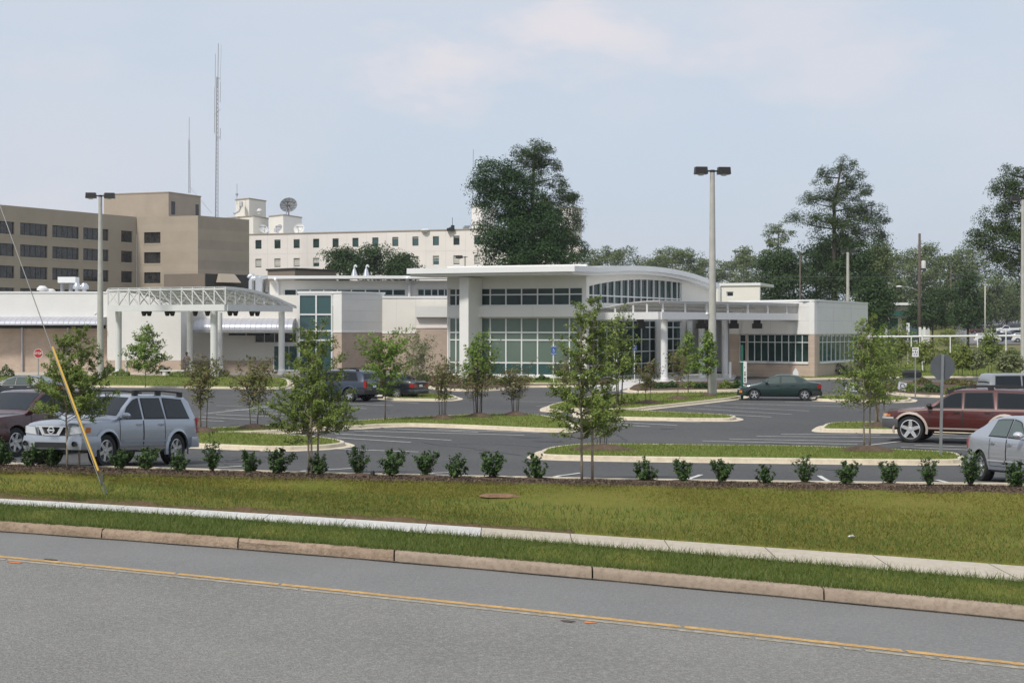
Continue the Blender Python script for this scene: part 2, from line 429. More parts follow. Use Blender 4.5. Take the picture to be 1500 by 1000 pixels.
# lawn bank with a raw soil edge on the left
ridge = lambda X: .375 + .05 * np.clip((3 - X) / 6, 0, 1) * (1 + .5 * np.sin(X * 2.3) + .4 * np.sin(X * 5.9))
struct('lawn', strip([(offl(L_s2, .0), .36), (offl(L_s2, .12), ridge), (mixl(L_s2, L_m, .25), lambda X: .44 + .02 * np.sin(X * .9)), (mixl(L_s2, L_m, .5), lambda X: .53 + .03 * np.sin(X * .6 + 1)),
                      (mixl(L_s2, L_m, .78), lambda X: .655 + .02 * np.sin(X * 1.1)), (L_m, lambda X: .735 + .012 * np.sin(X * 3))]), M['lawn'])
struct('soil_edge', strip([(offl(L_s2, -.02), lambda X: .37 + 0 * X), (offl(L_s2, .11), lambda X: np.where(X < 1.2, ridge(X) + .012, .33)), (offl(L_s2, .30), lambda X: np.where(X < 1.2, .40 + .012 * np.sin(X * 7), .33))]), M['soil'])
struct('mulch_bed', strip([(offl(L_m, -.05), lambda X: .72 + .02 * np.sin(X * 5)), (offl(L_m, .12), lambda X: .74 + .008 * np.sin(X * 3.7)), (mixl(L_m, L_k, .55), lambda X: .75 + .012 * np.sin(X * 2.1) + .006 * np.sin(X * 6)), (offl(L_k, -.1), .68)]), M['mulch'])
# lot kerb along the near edge (concrete gutter)
mbk = MB()
for i in range(len(XS) - 1):
    a, b = XS[i], XS[i + 1]; ya, yb = float(L_k(a)), float(L_k(b))
    for (d0, z0, d1, z1) in ((-.16, .66, -.15, .755), (-.15, .755, .0, .755), (.0, .755, .03, .60)):
        mbk.quad((a, ya + d0, z0), (b, yb + d0, z0), (b, yb + d1, z1), (a, ya + d1, z1))
struct('lot_kerb', mbk, M['lotkerb'])
# parking lot asphalt
lv = []; xs2 = np.linspace(-95, 110, 83); rr = np.concatenate([np.arange(0, 30, .75), np.arange(30, 112, 4)])
for r_ in rr:
    for x in xs2:
        y = float(L_k(x)) * max(0, 1 - r_ / 40) + (32.8 - .2066 * (x + 11.8)) * min(1, r_ / 40) + r_ if r_ < 40 else 32.8 - .2066 * (x + 11.8) + r_
        lv.append((x, y, lot(x, y)))
n = len(xs2); fs = [(r * n + c, r * n + c + 1, (r + 1) * n + c + 1, (r + 1) * n + c) for r in range(len(rr) - 1) for c in range(n - 1)]
struct('parking_lot', npmesh('lot', lv, fs), M['asphalt'])

# ---------------------------------------------------------------- painted stall lines
def stripe(a, b, w=.11):
    A = G(*a); B = G(*b); d = (B - A); d.z = 0; ln = d.length; d.normalize(); p = Vector((-d.y, d.x, 0)) * w / 2
    k = max(2, int(ln / .6)); mb = []
    for i in range(k):
        P = A + (B - A) * (i / k); Q = A + (B - A) * ((i + 1) / k)
        mb.append([(q.x, q.y, lot(q.x, q.y) + .012) for q in (P - p, Q - p, Q + p, P + p)])
    return mb
mbs = MB()
ST = [((421, 694.5), (516, 686)), ((318, 685), (365, 682)), ((608, 696.5), (660, 692)), ((809, 699.6), (851, 692.8)), ((1005, 704), (1027, 695.5)), ((1218, 708.5), (1200, 697)), ((1405, 710.5), (1372, 703)),
      ((462, 656.5), (613, 662)), ((493, 641), (602, 648)), ((487, 635), (661, 644.8)), ((518, 631), (768, 637.5)), ((563, 627.5), (700, 633)), ((640, 629), (790, 634)),
      ((300, 606), (392, 596)), ((316, 594), (395, 595)), ((346, 582.5), (402, 582)), ((316, 607), (414, 611)), ((291, 610.5), (375, 615)), ((294, 615.6), (328, 617)), ((364, 604), (420, 607)), ((330, 600), (420, 602)),
      ((496, 591), (576, 594)), ((575, 588.5), (613, 590.5)), ((515, 597.5), (537, 598.6)), ((759, 588), (818, 589)), ((785, 595), (815, 595.6)),
      ((1062, 591), (1236, 595.5)), ((1032, 594.6), (1185, 602)), ((1007, 598), (1160, 607)), ((983, 603), (1130, 610.8)), ((1000, 609), (1076, 613)), ((1150, 588.5), (1300, 593)),
      ((905, 613.6), (1027, 619)), ((898, 618), (992, 623)), ((890, 621), (952, 625)), ((880, 625), (915, 627)),
      ((926, 655.3), (1142, 658.7)), ((980, 650.6), (1225, 655)), ((1029, 645.8), (1256, 651)), ((1068, 643.0), (1268, 646.6)), ((1108, 639), (1320, 641)), ((1144, 635.8), (1290, 637)), ((1233, 656.6), (1320, 646.4)),
      ((1320, 655), (1420, 659)), ((1340, 652), (1470, 656)), ((1380, 641), (1480, 644)), ((150, 693.5), (185, 688)), ((240, 690), (268, 685)), ((60, 690), (98, 684))]
for a, b in ST:
    for q in stripe(a, b, .09 if a[1] < 600 else .11): mbs.quad(*q)
struct('stall_marking', mbs, M['paintw'])

# ---------------------------------------------------------------- kerbed islands
def dens(pts, step=1.2):
    out = []
    for i in range(len(pts)):
        a = Vector(pts[i]); b = Vector(pts[(i + 1) % len(pts)]); k = max(1, int((b - a).length / step))
        out += [a + (b - a) * (j / k) for j in range(k)]
    return out
def smooth_poly(pts, it=2):
    for _ in range(it):
        o = []
        for i in range(len(pts)):
            a = pts[i]; b = pts[(i + 1) % len(pts)]
            if (b - a).length > .25: o += [a * .8 + b * .2, a * .2 + b * .8]
            else: o += [(a + b) / 2]
        pts = o
    return pts
def island(px, h=.13, kw=.16, top='lawnfar', rnd=2, world=False):
    P = [Vector((q.x, q.y)) for q in (px if world else [G(a, b) for a, b in px])]
    ar = sum(P[i].x * P[(i + 1) % len(P)].y - P[(i + 1) % len(P)].x * P[i].y for i in range(len(P)))
    if ar < 0: P.reverse()
    P = dens(smooth_poly(P, rnd), 1.5); n = len(P); nrm = []
    for i in range(n):
        d = (P[(i + 1) % n] - P[i - 1]).normalized(); nrm.append(Vector((-d.y, d.x)))
    kb = MB(); rings = []
    for off, dz in ((-.30, .006), (0, .016), (.02, h - .02), (.04, h), (kw, h), (kw + .01, h - .05)):
        rings.append([(P[i].x + nrm[i].x * off, P[i].y + nrm[i].y * off, lot(P[i].x, P[i].y) + dz) for i in range(n)])
    for r in range(len(rings) - 1):
        vs = rings[r] + rings[r + 1]
        kb.add(vs, [(i, (i + 1) % n, n + (i + 1) % n, n + i) for i in range(n)])
    struct('lot_kerb', kb, M['lotkerb'])
    gr = MB(); r0 = [(a[0], a[1], a[2] + .045) for a in rings[-1]]
    gr.poly(r0); me = gr.mesh('isl')
    bm = bmesh.new(); bm.from_mesh(me); bmesh.ops.triangulate(bm, faces=bm.faces); bm.to_mesh(me); bm.free()
    if top == 'lawnfar': ISLANDS.append(me)
    return struct('lawn_island', me, M[top])
ISLANDS = []
ISL = dict(
 A=[(785, 672.5), (792, 665), (806, 660), (852, 654.8), (950, 655.5), (1050, 657), (1200, 658.6), (1395, 667), (1413, 673), (1411, 681.5), (1050, 677), (900, 675.3)],
 B=[(205, 652), (285, 655.5), (404, 660.5), (476, 658), (510, 653.5), (495, 648), (450, 642.5), (370, 638.5), (291, 635.5), (205, 636)],
 C=[(240, 641), (300, 638.5), (383, 636), (448, 632), (512, 628.5), (560, 625.3), (605, 624.4), (672, 626.6), (740, 629.6), (803, 632.5), (838, 632.5), (843, 627), (830, 619), (785, 609.5), (700, 610), (591, 615), (521, 620), (414, 626), (291, 631.8), (240, 635)],
 D=[(846, 612), (912, 615), (1000, 616.5), (1070, 617), (1081, 614), (1068, 611), (990, 607), (912, 603.6), (850, 602)],
 E=[(800, 604), (845, 601.5), (921, 602.6), (964, 597.5), (1032, 590.2), (1086, 583.6), (1091, 579.5), (1075, 577), (1000, 577.5), (900, 579.5), (850, 585), (800, 597)],
 H=[(1198, 632), (1215, 633), (1310, 634), (1440, 636.5), (1440, 625), (1290, 621.5), (1212, 622.5)],
 I=[(1192, 586.5), (1212, 588), (1330, 590), (1338, 585), (1300, 582.5), (1200, 581)],
 J=[(-120, 567), (160, 567), (300, 569), (418, 570), (426, 566), (420, 554), (300, 552), (160, 552), (-120, 552)],
 K=[(560, 586), (600, 587), (655, 587.5), (673, 584.5), (660, 580.5), (600, 576.5), (560, 576.5)],
 N=[(1250, 569), (1303, 577), (1337, 580.5), (1379, 582.5), (1540, 583.5), (1540, 566), (1380, 561), (1320, 560.5)],
)
for k_, p_ in ISL.items(): island(p_, top={'N': 'mulch'}.get(k_, 'lawnfar'))
island([(630, 569), (672, 573.5), (740, 571), (765, 567.3), (850, 567), (905, 566), (905, 553.5), (735, 553.5), (600, 551), (560, 551), (560, 556.5), (600, 558)], top='mulch')
island([(700, 563.6), (770, 564.8), (850, 565), (872, 563), (860, 556.8), (735, 556.8)], h=.2, kw=.05, rnd=1)
island([(912, 576), (1000, 574.3), (1083, 573.2), (1090, 570), (1085, 561.5), (1000, 560.5), (930, 563)], top='mulch')
island([(1150, 557), (1260, 554.6), (1310, 553.5), (1440, 553), (1640, 553), (1640, 529), (1440, 529.5), (1290, 532), (1190, 544)])
# pale entrance plaza under the right canopy
pl = [Vector((q.x, q.y)) for q in [G(868, 571), (G(908, 573)), G(945, 564.5), G(1000, 559.5), G(1075, 556), G(1080, 550), G(980, 548), G(862, 553)]]
mbp = MB(); mbp.prism([(q.x, q.y) for q in pl], [lot(q.x, q.y) for q in pl], [lot(q.x, q.y) + .1 for q in pl]); struct('entrance_paving', mbp, M['walknew'])
# pavement behind the left lawn, and in front of the left building
mbp = MB(); q = [at(-250, 114), at(440, 114), at(440, 122), at(-250, 122)]
mbp.prism([(a.x, a.y) for a in q], -.05, .14); struct('entrance_paving', mbp, M['walkold'])
# far right: access drive and the uphill car park
mbp = MB()
for px0, px1, y0, y1 in [(1180, 1900, 150, 158)]:
    a = [at(px0, y0), at(px1, y0), at(px1, y1), at(px0, y1)]
    mbp.quad(*[(p.x, p.y, p.z + .02) for p in a])
ys_ = np.linspace(255, 400, 16)
for i in range(15):
    a = [at(1400, ys_[i]), at(2100, ys_[i]), at(2100, ys_[i + 1]), at(1400, ys_[i + 1])]
    mbp.quad(*[(p.x, p.y, p.z + .04) for p in a])
struct('far_car_park', mbp, mat('far tarmac', (.16, .16, .165), .9, noise=.1, scale=.2))

# ---------------------------------------------------------------- real grass blades (nobody could count them)
def blades(name, xr, fa, fb, za, zb, nb, h, w, m, yel=None):
    x = rng.uniform(xr[0], xr[1], nb); t = rng.uniform(0, 1, nb)
    y = fa(x) * (1 - t) + fb(x) * t
    z = za(x, t) if callable(za) else za * (1 - t) + zb * t
    hh = h * rng.uniform(.45, 1.25, nb); a = rng.uniform(0, PI, nb); ln = rng.normal(0, .45, (nb, 2)) * hh[:, None]
    dx, dy = np.cos(a) * w, np.sin(a) * w
    v = np.empty((nb, 3, 3))
    v[:, 0] = np.stack([x - dx, y - dy, z], 1); v[:, 1] = np.stack([x + dx, y + dy, z], 1)
    v[:, 2] = np.stack([x + ln[:, 0], y + ln[:, 1], z + hh], 1)
    o = link(name, npmesh(name, v.reshape(-1, 3), np.arange(nb * 3).reshape(-1, 3)), m)
    return tag(o, kind='stuff')
GR = []
GR.append(blades('grass', (-12, 9.5), offl(L_kt2, .03), offl(L_s1, -.0), .335, .345, 60000, .085, .006, M['grassblade']))
GR.append(blades('grass', (-12, 9.5), offl(L_s1, -.12), offl(L_s1, .02), .34, .35, 5000, .13, .005, M['grassblade']))
GR.append(blades('grass', (-12, 9.5), offl(L_kt2, -.03), offl(L_kt2, .10), .335, .34, 7000, .10, .006, M['grassblade']))
_lz = lambda x, t: np.interp(t, [0, .25, .5, .78, 1], [.37, .44, .53, .655, .735]) 
GR.append(blades('grass', (-14, 11), offl(L_s2, .15), L_m, _lz, 0, 130000, .042, .007, M['lawnblade']))
GR.append(blades('grass', (-13, 10), offl(L_s2, .05), mixl(L_s2, L_m, .2), _lz, 0, 17000, .09, .006, M['grassblade']))
for o, l_ in zip(GR, ('short green grass on the verge between kerb and pavement', 'longer grass tips leaning over the near edge of the pavement', 'grass fringe hanging over the road kerb', 'dry mown lawn grass between pavement and mulch bed', 'longer grass along the far edge of the pavement')): tag(o, l_, 'grass')

def island_blades():
    T = []
    for me in ISLANDS:
        co_ = np.array([v.co[:] for v in me.vertices])
        for p in me.polygons: T.append(co_[list(p.vertices)])
    T = np.array(T); ar = .5 * np.linalg.norm(np.cross(T[:, 1] - T[:, 0], T[:, 2] - T[:, 0]), axis=1); yc = T[:, :, 1].mean(1)
    w = ar * np.clip((60 / yc), .15, 1.6) ** 2; n = 90000; i = rng.choice(len(T), n, p=w / w.sum()); r1, r2 = np.sqrt(rng.uniform(0, 1, n)), rng.uniform(0, 1, n)
    P = T[i, 0] * (1 - r1)[:, None] + T[i, 1] * (r1 * (1 - r2))[:, None] + T[i, 2] * (r1 * r2)[:, None]
    h = .075 * rng.uniform(.4, 1.2, n); a = rng.uniform(0, PI, n); w_ = .009 * (P[:, 1] / 40).clip(1, 3); ln = rng.normal(0, .4, (n, 2)) * h[:, None]
    v = np.empty((n, 3, 3)); dx, dy = np.cos(a) * w_, np.sin(a) * w_
    v[:, 0] = P + np.stack([-dx, -dy, 0 * dx], 1); v[:, 1] = P + np.stack([dx, dy, 0 * dx], 1); v[:, 2] = P + np.stack([ln[:, 0], ln[:, 1], h], 1)
    o = link('grass', npmesh('grass', v.reshape(-1, 3), np.arange(n * 3).reshape(-1, 3)), M['islandblade']); tag(o, 'short grass growing on the kerbed lot islands', 'grass', kind='stuff')
island_blades()
# worn patches, sealed cracks and oil stains on the lot
sr = random.Random(21); mb1 = MB(); mb2 = MB()
for _ in range(46):
    px = sr.uniform(150, 1450); py = sr.uniform(592, 690); p = G(px, py); r = sr.uniform(.15, .55); pts = []
    for i in range(12):
        a_ = 2 * PI * i / 12; q = r * sr.uniform(.6, 1.15); x, y = p.x + math.cos(a_) * q, p.y + math.sin(a_) * q; pts.append((x, y, lot(x, y) + .009))
    mb1.poly(pts)
for _ in range(16):
    p = G(sr.uniform(150, 1450), sr.uniform(590, 690)); d_ = sr.uniform(0, PI); x, y = p.x, p.y
    for s_ in range(sr.randint(5, 14)):
        d_ += sr.uniform(-.35, .35); x2, y2 = x + math.cos(d_) * .7, y + math.sin(d_) * .7; nx, ny = -math.sin(d_) * .025, math.cos(d_) * .025
        mb2.quad((x - nx, y - ny, lot(x, y) + .0105), (x2 - nx, y2 - ny, lot(x2, y2) + .0105), (x2 + nx, y2 + ny, lot(x2, y2) + .0105), (x + nx, y + ny, lot(x, y) + .0105)); x, y = x2, y2
struct('oil_stain', mb1, M['stain']); struct('sealed_crack', mb2, M['stain2'])
# ---------------------------------------------------------------- building helpers
def finish(root, loc):
    loc = Vector(loc); T = Matrix.Translation(-loc); seen = set()
    def rec(o):
        for c in o.children:
            if c.type == 'MESH' and c.data.name not in seen: seen.add(c.data.name); c.data.transform(T)
            rec(c)
    rec(root); root.location = loc; return root
def origin(o, loc=None):
    if loc is None:
        c = np.array([v.co[:] for v in o.data.vertices]); mn, mx = c.min(0), c.max(0)
        loc = ((mn[0] + mx[0]) / 2, (mn[1] + mx[1]) / 2, mn[2])
    o.data.transform(Matrix.Translation(-Vector(loc))); 
    for ch in o.children: 
        if ch.type == 'MESH': ch.data.transform(Matrix.Translation(-Vector(loc)))
    o.location = loc; return o
class Wall:
    """vertical wall plane from A (left) to B (right) seen from the camera"""
    def __init__(s, A, B):
        s.A = Vector((A[0], A[1], 0)); s.B = Vector((B[0], B[1], 0)); s.d = (s.B - s.A); s.L = s.d.length; s.d.normalize()
        s.n = Vector((s.d.y, -s.d.x, 0))
    def u(s, px):
        k = (px - CX) / F; return (k * s.A.y - s.A.x) / (s.d.x - k * s.d.y)
    def Y(s, u): return s.A.y + u * s.d.y
    def z(s, px, py): return wz(py, s.Y(s.u(px)))
    def p(s, u, z, off=0): 
        q = s.A + s.d * u + s.n * off; return Vector((q.x, q.y, z))
    def box(s, mb, u0, u1, z0, z1, o0, o1):
        v = [s.p(u, z, o) for z in (z0, z1) for (u, o) in ((u0, o1), (u1, o1), (u1, o0), (u0, o0))]
        mb.add(v, [(0, 3, 2, 1), (4, 5, 6, 7), (0, 1, 5, 4), (1, 2, 6, 5), (2, 3, 7, 6), (3, 0, 4, 7)]); return mb
    def solid(s, name, m, parent, z0, z1, ops=(), th=.35, u0=0.0, u1=None, off=0.0):
        u1 = s.L if u1 is None else u1
        us = sorted({u0, u1} | {min(max(o[i], u0), u1) for o in ops for i in (0, 1)})
        zs = sorted({z0, z1} | {min(max(o[i], z0), z1) for o in ops for i in (2, 3)})
        def hole(i, j):
            if i < 0 or j < 0 or i >= len(us) - 1 or j >= len(zs) - 1: return True
            uc, zc = (us[i] + us[i + 1]) / 2, (zs[j] + zs[j + 1]) / 2
            return any(o[0] < uc < o[1] and o[2] < zc < o[3] for o in ops)
        mb = MB(); f, b = off, off - th
        for i in range(len(us) - 1):
            for j in range(len(zs) - 1):
                if hole(i, j): continue
                a0, a1, c0, c1 = us[i], us[i + 1], zs[j], zs[j + 1]
                P = s.p
                mb.quad(P(a0, c0, f), P(a1, c0, f), P(a1, c1, f), P(a0, c1, f))
                mb.quad(P(a1, c0, b), P(a0, c0, b), P(a0, c1, b), P(a1, c1, b))
                if hole(i - 1, j): mb.quad(P(a0, c0, b), P(a0, c0, f), P(a0, c1, f), P(a0, c1, b))
                if hole(i + 1, j): mb.quad(P(a1, c0, f), P(a1, c0, b), P(a1, c1, b), P(a1, c1, f))
                if hole(i, j - 1): mb.quad(P(a0, c0, b), P(a1, c0, b), P(a1, c0, f), P(a0, c0, f))
                if hole(i, j + 1): mb.quad(P(a0, c1, f), P(a1, c1, f), P(a1, c1, b), P(a0, c1, b))
        return mb.build(name, m, parent, fix=False)
    def window(s, parent, u0, u1, z0, z1, vs=(), hs=(), glass='glass', frame='mull', w=.06, off=-.1, pane_off=-.16, name='window', blind=None, sill=None):
        mb = MB(); d = .09
        s.box(mb, u0, u0 + w, z0, z1, off - d, off); s.box(mb, u1 - w, u1, z0, z1, off - d, off)
        s.box(mb, u0 + w, u1 - w, z0, z0 + w, off - d, off); s.box(mb, u0 + w, u1 - w, z1 - w, z1, off - d, off)
        for v in vs: s.box(mb, v - w / 2, v + w / 2, z0 + w, z1 - w, off - d, off - .002)
        for h in hs: s.box(mb, u0 + w, u1 - w, h - w / 2, h + w / 2, off - d, off - .004)
        o = mb.build(name, M[frame], parent, fix=False)
        g = MB(); s.box(g, u0 + .01, u1 - .01, z0 + .01, z1 - .01, pane_off - .03, pane_off); g.build('pane', M[glass], o, fix=False)
        if blind:
            g = MB(); s.box(g, u0 + w, u1 - w, z1 - (z1 - z0) * blind, z1 - w, pane_off + .004, pane_off + .02); g.build('blind', M['blind'], o, fix=False)
        if sill:
            g = MB(); s.box(g, u0 - .15, u1 + .15, z0 - sill, z0 - .002, -.05, .06); g.build('sill', M['sill'], o, fix=False)
        return o
def P2(px, Y): return (wx(px, Y), Y)
def corner_box(mb, L, C, R, z0, z1):
    Q = (L[0] + R[0] - C[0], L[1] + R[1] - C[1])
    return mb.prism([L, C, R, Q], z0, z1)
def cap(mb, L, C, R, z, e=.12, h=.25):
    """coping a little proud of a corner box"""
    L, C, R = Vector(L), Vector(C), Vector(R); a = (L - C).normalized() * e; b = (R - C).normalized() * e
    return corner_box(mb, tuple(L + a - b), tuple(C - a - b), tuple(R - a + b), z, z + h)

# ================================================================ tan office block, far left
tan = empty('office_block', label='tan concrete office block with rows of dark strip windows, far left behind the white clinic', cat='building')
A0 = P2(-120, 203.0); k0 = P2(0, 215.0); k1 = P2(200, 238.6); k2 = P2(290, 235.5); k3 = P2(365, 244.5)
d = (Vector(k1) - Vector(k0)).normalized(); A0 = tuple(Vector(k0) - d * 26)
w1 = Wall(A0, k1); w2 = Wall(k1, k2); w3 = Wall(k2, k3)
ZT = 22.6; rows = [(18.25, 20.15), (14.9, 16.8), (11.55, 13.45), (8.2, 10.1)]
cols1 = [(-62, -24), (-17, 21), (29.5, 69.5), (76.7, 115.5), (122, 159)]; single1 = [(177.5, 194)]; single2 = [(211, 235)]
def ow(wl, cs): return [(wl.u(a), wl.u(b)) for a, b in cs]
o1 = [(a, b, r[0], r[1]) for (a, b) in ow(w1, cols1 + single1) for r in rows]
o2 = [(a, b, r[0] - .1, r[1] - .1) for (a, b) in ow(w2, single2) for r in rows]
w1.solid('wall', M['tan'], tan, 0, ZT, o1, .5); w2.solid('wall', M['tan'], tan, 0, ZT, o2, .5, u0=.02)
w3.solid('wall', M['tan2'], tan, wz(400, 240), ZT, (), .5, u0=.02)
for wl, ops in ((w1, o1), (w2, o2)):
    for (a, b, c, e) in ops:
        n_ = max(1, round((b - a) / 1.1)); vs = [a + (b - a) * i / n_ for i in range(1, n_)]
        wl.window(tan, a, b, c, e, vs=vs, glass='glasstan', frame='darkmetal', w=.08, off=-.22, pane_off=-.26, sill=.22)
# banding: slightly proud lighter courses on the two right faces
bm_ = MB()
for z in (20.55, 17.2, 13.85): w2.box(bm_, .05, w2.L - .0, z - .55, z + .75, 0, .012); w3.box(bm_, .05, w3.L, z - 1.9, z - .1, 0, .012)
bm_.build('spandrel_band', M['tan3'], tan, fix=False); bm_ = MB()
for z in (19.6, 16.25, 12.9): w3.box(bm_, .05, w3.L, z - .04, z + .04, 0.0, .03)
bm_.build('string_course', M['tan'], tan, fix=False)
rf = MB(); rf.prism([(A0[0] - .4, A0[1] + .35), (k1[0] - .3, k1[1] + .4), (k2[0] - .1, k2[1] + .4), (k3[0] - .35, k3[1] + .1), (k3[0] - 30, k3[1] + 30), (A0[0] - 30, A0[1] + 30)], ZT - .8, ZT - .3); rf.build('roof', M['podium'], tan)
# penthouse
pC = P2(247, 243); pL = P2(152, 247); pR = P2(294, 251)
zb, ztp = ZT - 1.2, wz(282.3, 243)
mb = MB(); corner_box(mb, pL, pC, pR, zb, ztp); ph = mb.build('penthouse', M['tan'], tan)
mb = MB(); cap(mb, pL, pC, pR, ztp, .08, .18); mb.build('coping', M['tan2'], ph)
wp = Wall(pC, pR)
for a, b in ((251, 256.3), (286.5, 291)):
    mb = MB(); wp.box(mb, wp.u(a), wp.u(b), wp.z(253, 314), wp.z(253, 295), .005, .04); mb.build('window', M['glassblack'], ph, fix=False)
# brown podium below the overhang
mb = MB(); corner_box(mb, P2(240, 232), P2(300, 229), P2(372, 236), 0, wz(400.5, 229)); pod = mb.build('podium', M['podium'], tan)
wq = Wall(P2(300, 228.9), P2(372, 235.9))
mb = MB(); wq.box(mb, .2, wq.L + 4, 0, wq.z(330, 402), -.2, .04); mb.build('recess', M['darkmetal'], pod, fix=False)
mb = MB(); a = wq.u(316); b = wq.u(346)
mb.add([wq.p(a, wq.z(330, 414), .1), wq.p(b, wq.z(330, 414), .1), wq.p(b - .4, wq.z(330, 401), .1), wq.p(a + .4, wq.z(330, 401), .1),
        wq.p(a, wq.z(330, 414), 1.4), wq.p(b, wq.z(330, 414), 1.4)], [(0, 1, 5, 4), (4, 5, 2, 3), (0, 4, 3), (1, 2, 5), (0, 3, 2, 1)])
mb.build('awning', M['tan2'], pod)
finish(tan, (k2[0], k2[1], 0))

# ================================================================ pale hospital behind
hos = empty('hospital_building', label='long pale pink stucco hospital with two visible rows of square windows, behind the clinic roof', cat='building')
hA, hB = P2(352, 285.5), P2(740, 268); hw = Wall(hA, hB); HT = wz(344.3, 285)
pxs = [378.5, 406.4, 434.5, 463, 491.5, 520.6, 549.8, 579, 608.5, 638.5, 668.6, 699]
zr = [(hw.z(378, 364.5), hw.z(378, 351.6)), (hw.z(378, 392), hw.z(378, 379))]
ops = []
for px in pxs:
    for z0, z1 in zr: ops.append((hw.u(px - 4.5), hw.u(px + 4.5), z0, z1))
ops += [(o[0], o[1], o[2] - 7.5, o[3] - 7.5) for o in ops[1::2]]
hw.solid('wall', M['hosp'], hos, 0, HT, ops, .4)
bl = random.Random(3)
for i, o in enumerate(ops):
    hw.window(hos, *o, glass='glass' if bl.random() < .7 else 'glassteal', frame='mull' if i % 2 else 'darkmetal', w=.07, off=-.2, pane_off=-.25,
              hs=[(o[2] + o[3]) / 2] if i % 2 else (), blind=(bl.choice([.3, .55, .7, .85]) if i % 2 else bl.choice([.12, .2, None])))
mb = MB(); hw.box(mb, -.1, hw.L, HT + .002, HT + .22, -.5, .12); mb.build('coping', M['tan2'], hos)
mb = MB()
for z in (zr[0][1] + 1.0, zr[1][1] + .9): hw.box(mb, .1, hw.L - .1, z - .02, z + .02, 0, .015)
for px in range(392, 720, 29): hw.box(mb, hw.u(px) - .02, hw.u(px) + .02, 1, HT - .1, 0, .012)
mb.build('panel_joint', M['hosp2'], hos)
mb = MB(); e = Vector((hw.n.x, hw.n.y, 0)) * -18
mb.prism([(hA[0], hA[1] + .35), (hB[0], hB[1] + .35), (hB[0] + e.x, hB[1] + e.y), (hA[0] + e.x, hA[1] + e.y)], HT - .6, HT - .3); mb.build('roof', M['hosp2'], hos)
def penthouse(L, C, R, z0, z1, name='penthouse'):
    """two-tone rooftop box: warm left face, cool right face come from the light; coping on top"""
    mb = MB(); corner_box(mb, L, C, R, z0, z1); o = mb.build(name, M['hosp'] if name == 'tower' else M['cream'], hos)
    mb = MB(); cap(mb, L, C, R, z1 + .002, .12, .22); mb.build('coping', M['tan2'], o); return o
Y = 290
p1 = penthouse(P2(330, 296), P2(371, 290), P2(393, 297), HT - .3, wz(317, 290))
p2 = penthouse(P2(345, 297), P2(365, 294), P2(389.5, 300), wz(317, 290) + .3, wz(291.5, 294))
p3 = penthouse(P2(394, 293), P2(415, 289), P2(442, 296), HT - .3, wz(315.5, 289))
tw = penthouse(P2(691, 280), P2(706, 276), P2(726, 282), HT - .3, wz(302, 276), 'tower')
penthouse(P2(812, 286), P2(838, 280), P2(852, 285), HT - 1, wz(304, 280), 'tower')
mb = MB(); a = W(366.5, 305, 293.5)
mb.box(wx(352, 294) , wx(356, 294), 292.6, 294, wz(303, 294), wz(296, 294)); mb.tube([W(354, 299, 293), W(350, 309, 293), W(343, 313, 292)], .25, 6)
mb.build('exhaust_pipe', M['hosp2'], p2)
# lower right wing hidden by the trees, carries the hospital on behind them
hw2 = Wall(P2(740, 268), P2(850, 263)); hw2.solid('wall', M['hosp'], hos, 0, HT - 3.2, (), .4, u0=.05)
finish(hos, (wx(550, 277), 277, 0))

def dish(px, py, Y, r, tilt, face, m, label, mount=1.0, mesh=False, grp='satellite dishes on the hospital roof'):
    root = empty('satellite_dish', W(px, py, Y), 0, label, 'satellite dish', grp)
    prof = [(r * t, -.28 * r * (1 - t * t)) for t in np.linspace(0.02, 1, 9)]
    prof2 = [(a, b - .04) for a, b in reversed(prof)]
    mb = MB(); mb.lathe(prof + prof2, 28)
    rot = Matrix.Rotation(face, 4, 'Z') @ Matrix.Rotation(tilt, 4, 'X')
    o = mb.build('reflector', m, root, smooth=True, ang=.6); o.data.transform(rot)
    mb = MB(); 
    for k in range(3):
        a = 2 * PI * k / 3 + .5; mb.tube([(r * .8 * math.cos(a), r * .8 * math.sin(a), -.1 * r), (0, 0, r * .62)], .035 * r, 4)
    mb.lathe([(.0, r * .52), (.09 * r, r * .52), (.09 * r, r * .7), (0, r * .7)], 10)
    f = mb.build('feed_horn', M['darkmetal'], root); f.data.transform(rot)
    if mesh:
        mb = MB()
        for k in range(12):
            a = 2 * PI * k / 12; mb.tube([(r * t * math.cos(a), r * t * math.sin(a), -.28 * r * (1 - t * t) + .03) for t in (.05, .4, .7, 1)], .018 * r, 4)
        f = mb.build('rib', M['darkmetal'], root); f.data.transform(rot)
    mb = MB(); mb.tube([(0, .25 * r, -r * mount - .3), (0, .15 * r, -.2 * r)], .09 * r, 8); mb.tube([(-.4 * r, .3 * r, -r * mount - .3), (0, .1 * r, -.3 * r)], .04 * r, 5)
    mb.build('mount', M['hosp2'], root); return root
M['dishgrey'] = mat('grey mesh dish', (.17, .18, .19), .6, noise=.2, scale=1); M['dishwhite'] = mat('white dish', (.66, .65, .63), .5); M['dishgrey2'] = mat('dull grey dish', (.35, .35, .37), .5)
dish(422.5, 300, 291, 1.78, 1.05, .0, M['dishgrey'], 'large dark mesh satellite dish on the top of the hospital penthouse', 1.1, True)
dish(386, 335, 288.2, 1.08, 1.05, .75, M['dishwhite'], 'white satellite dish leaning at left, below the narrow upper penthouse', .9)
dish(407, 334.5, 285.7, 1.02, .95, -.6, M['dishgrey2'], 'dull grey satellite dish in the middle, under the large mesh dish', .9)
dish(438, 335, 285.6, 1.12, 1.15, -.2, M['dishwhite'], 'white satellite dish at the right edge of the hospital penthouse', .9)
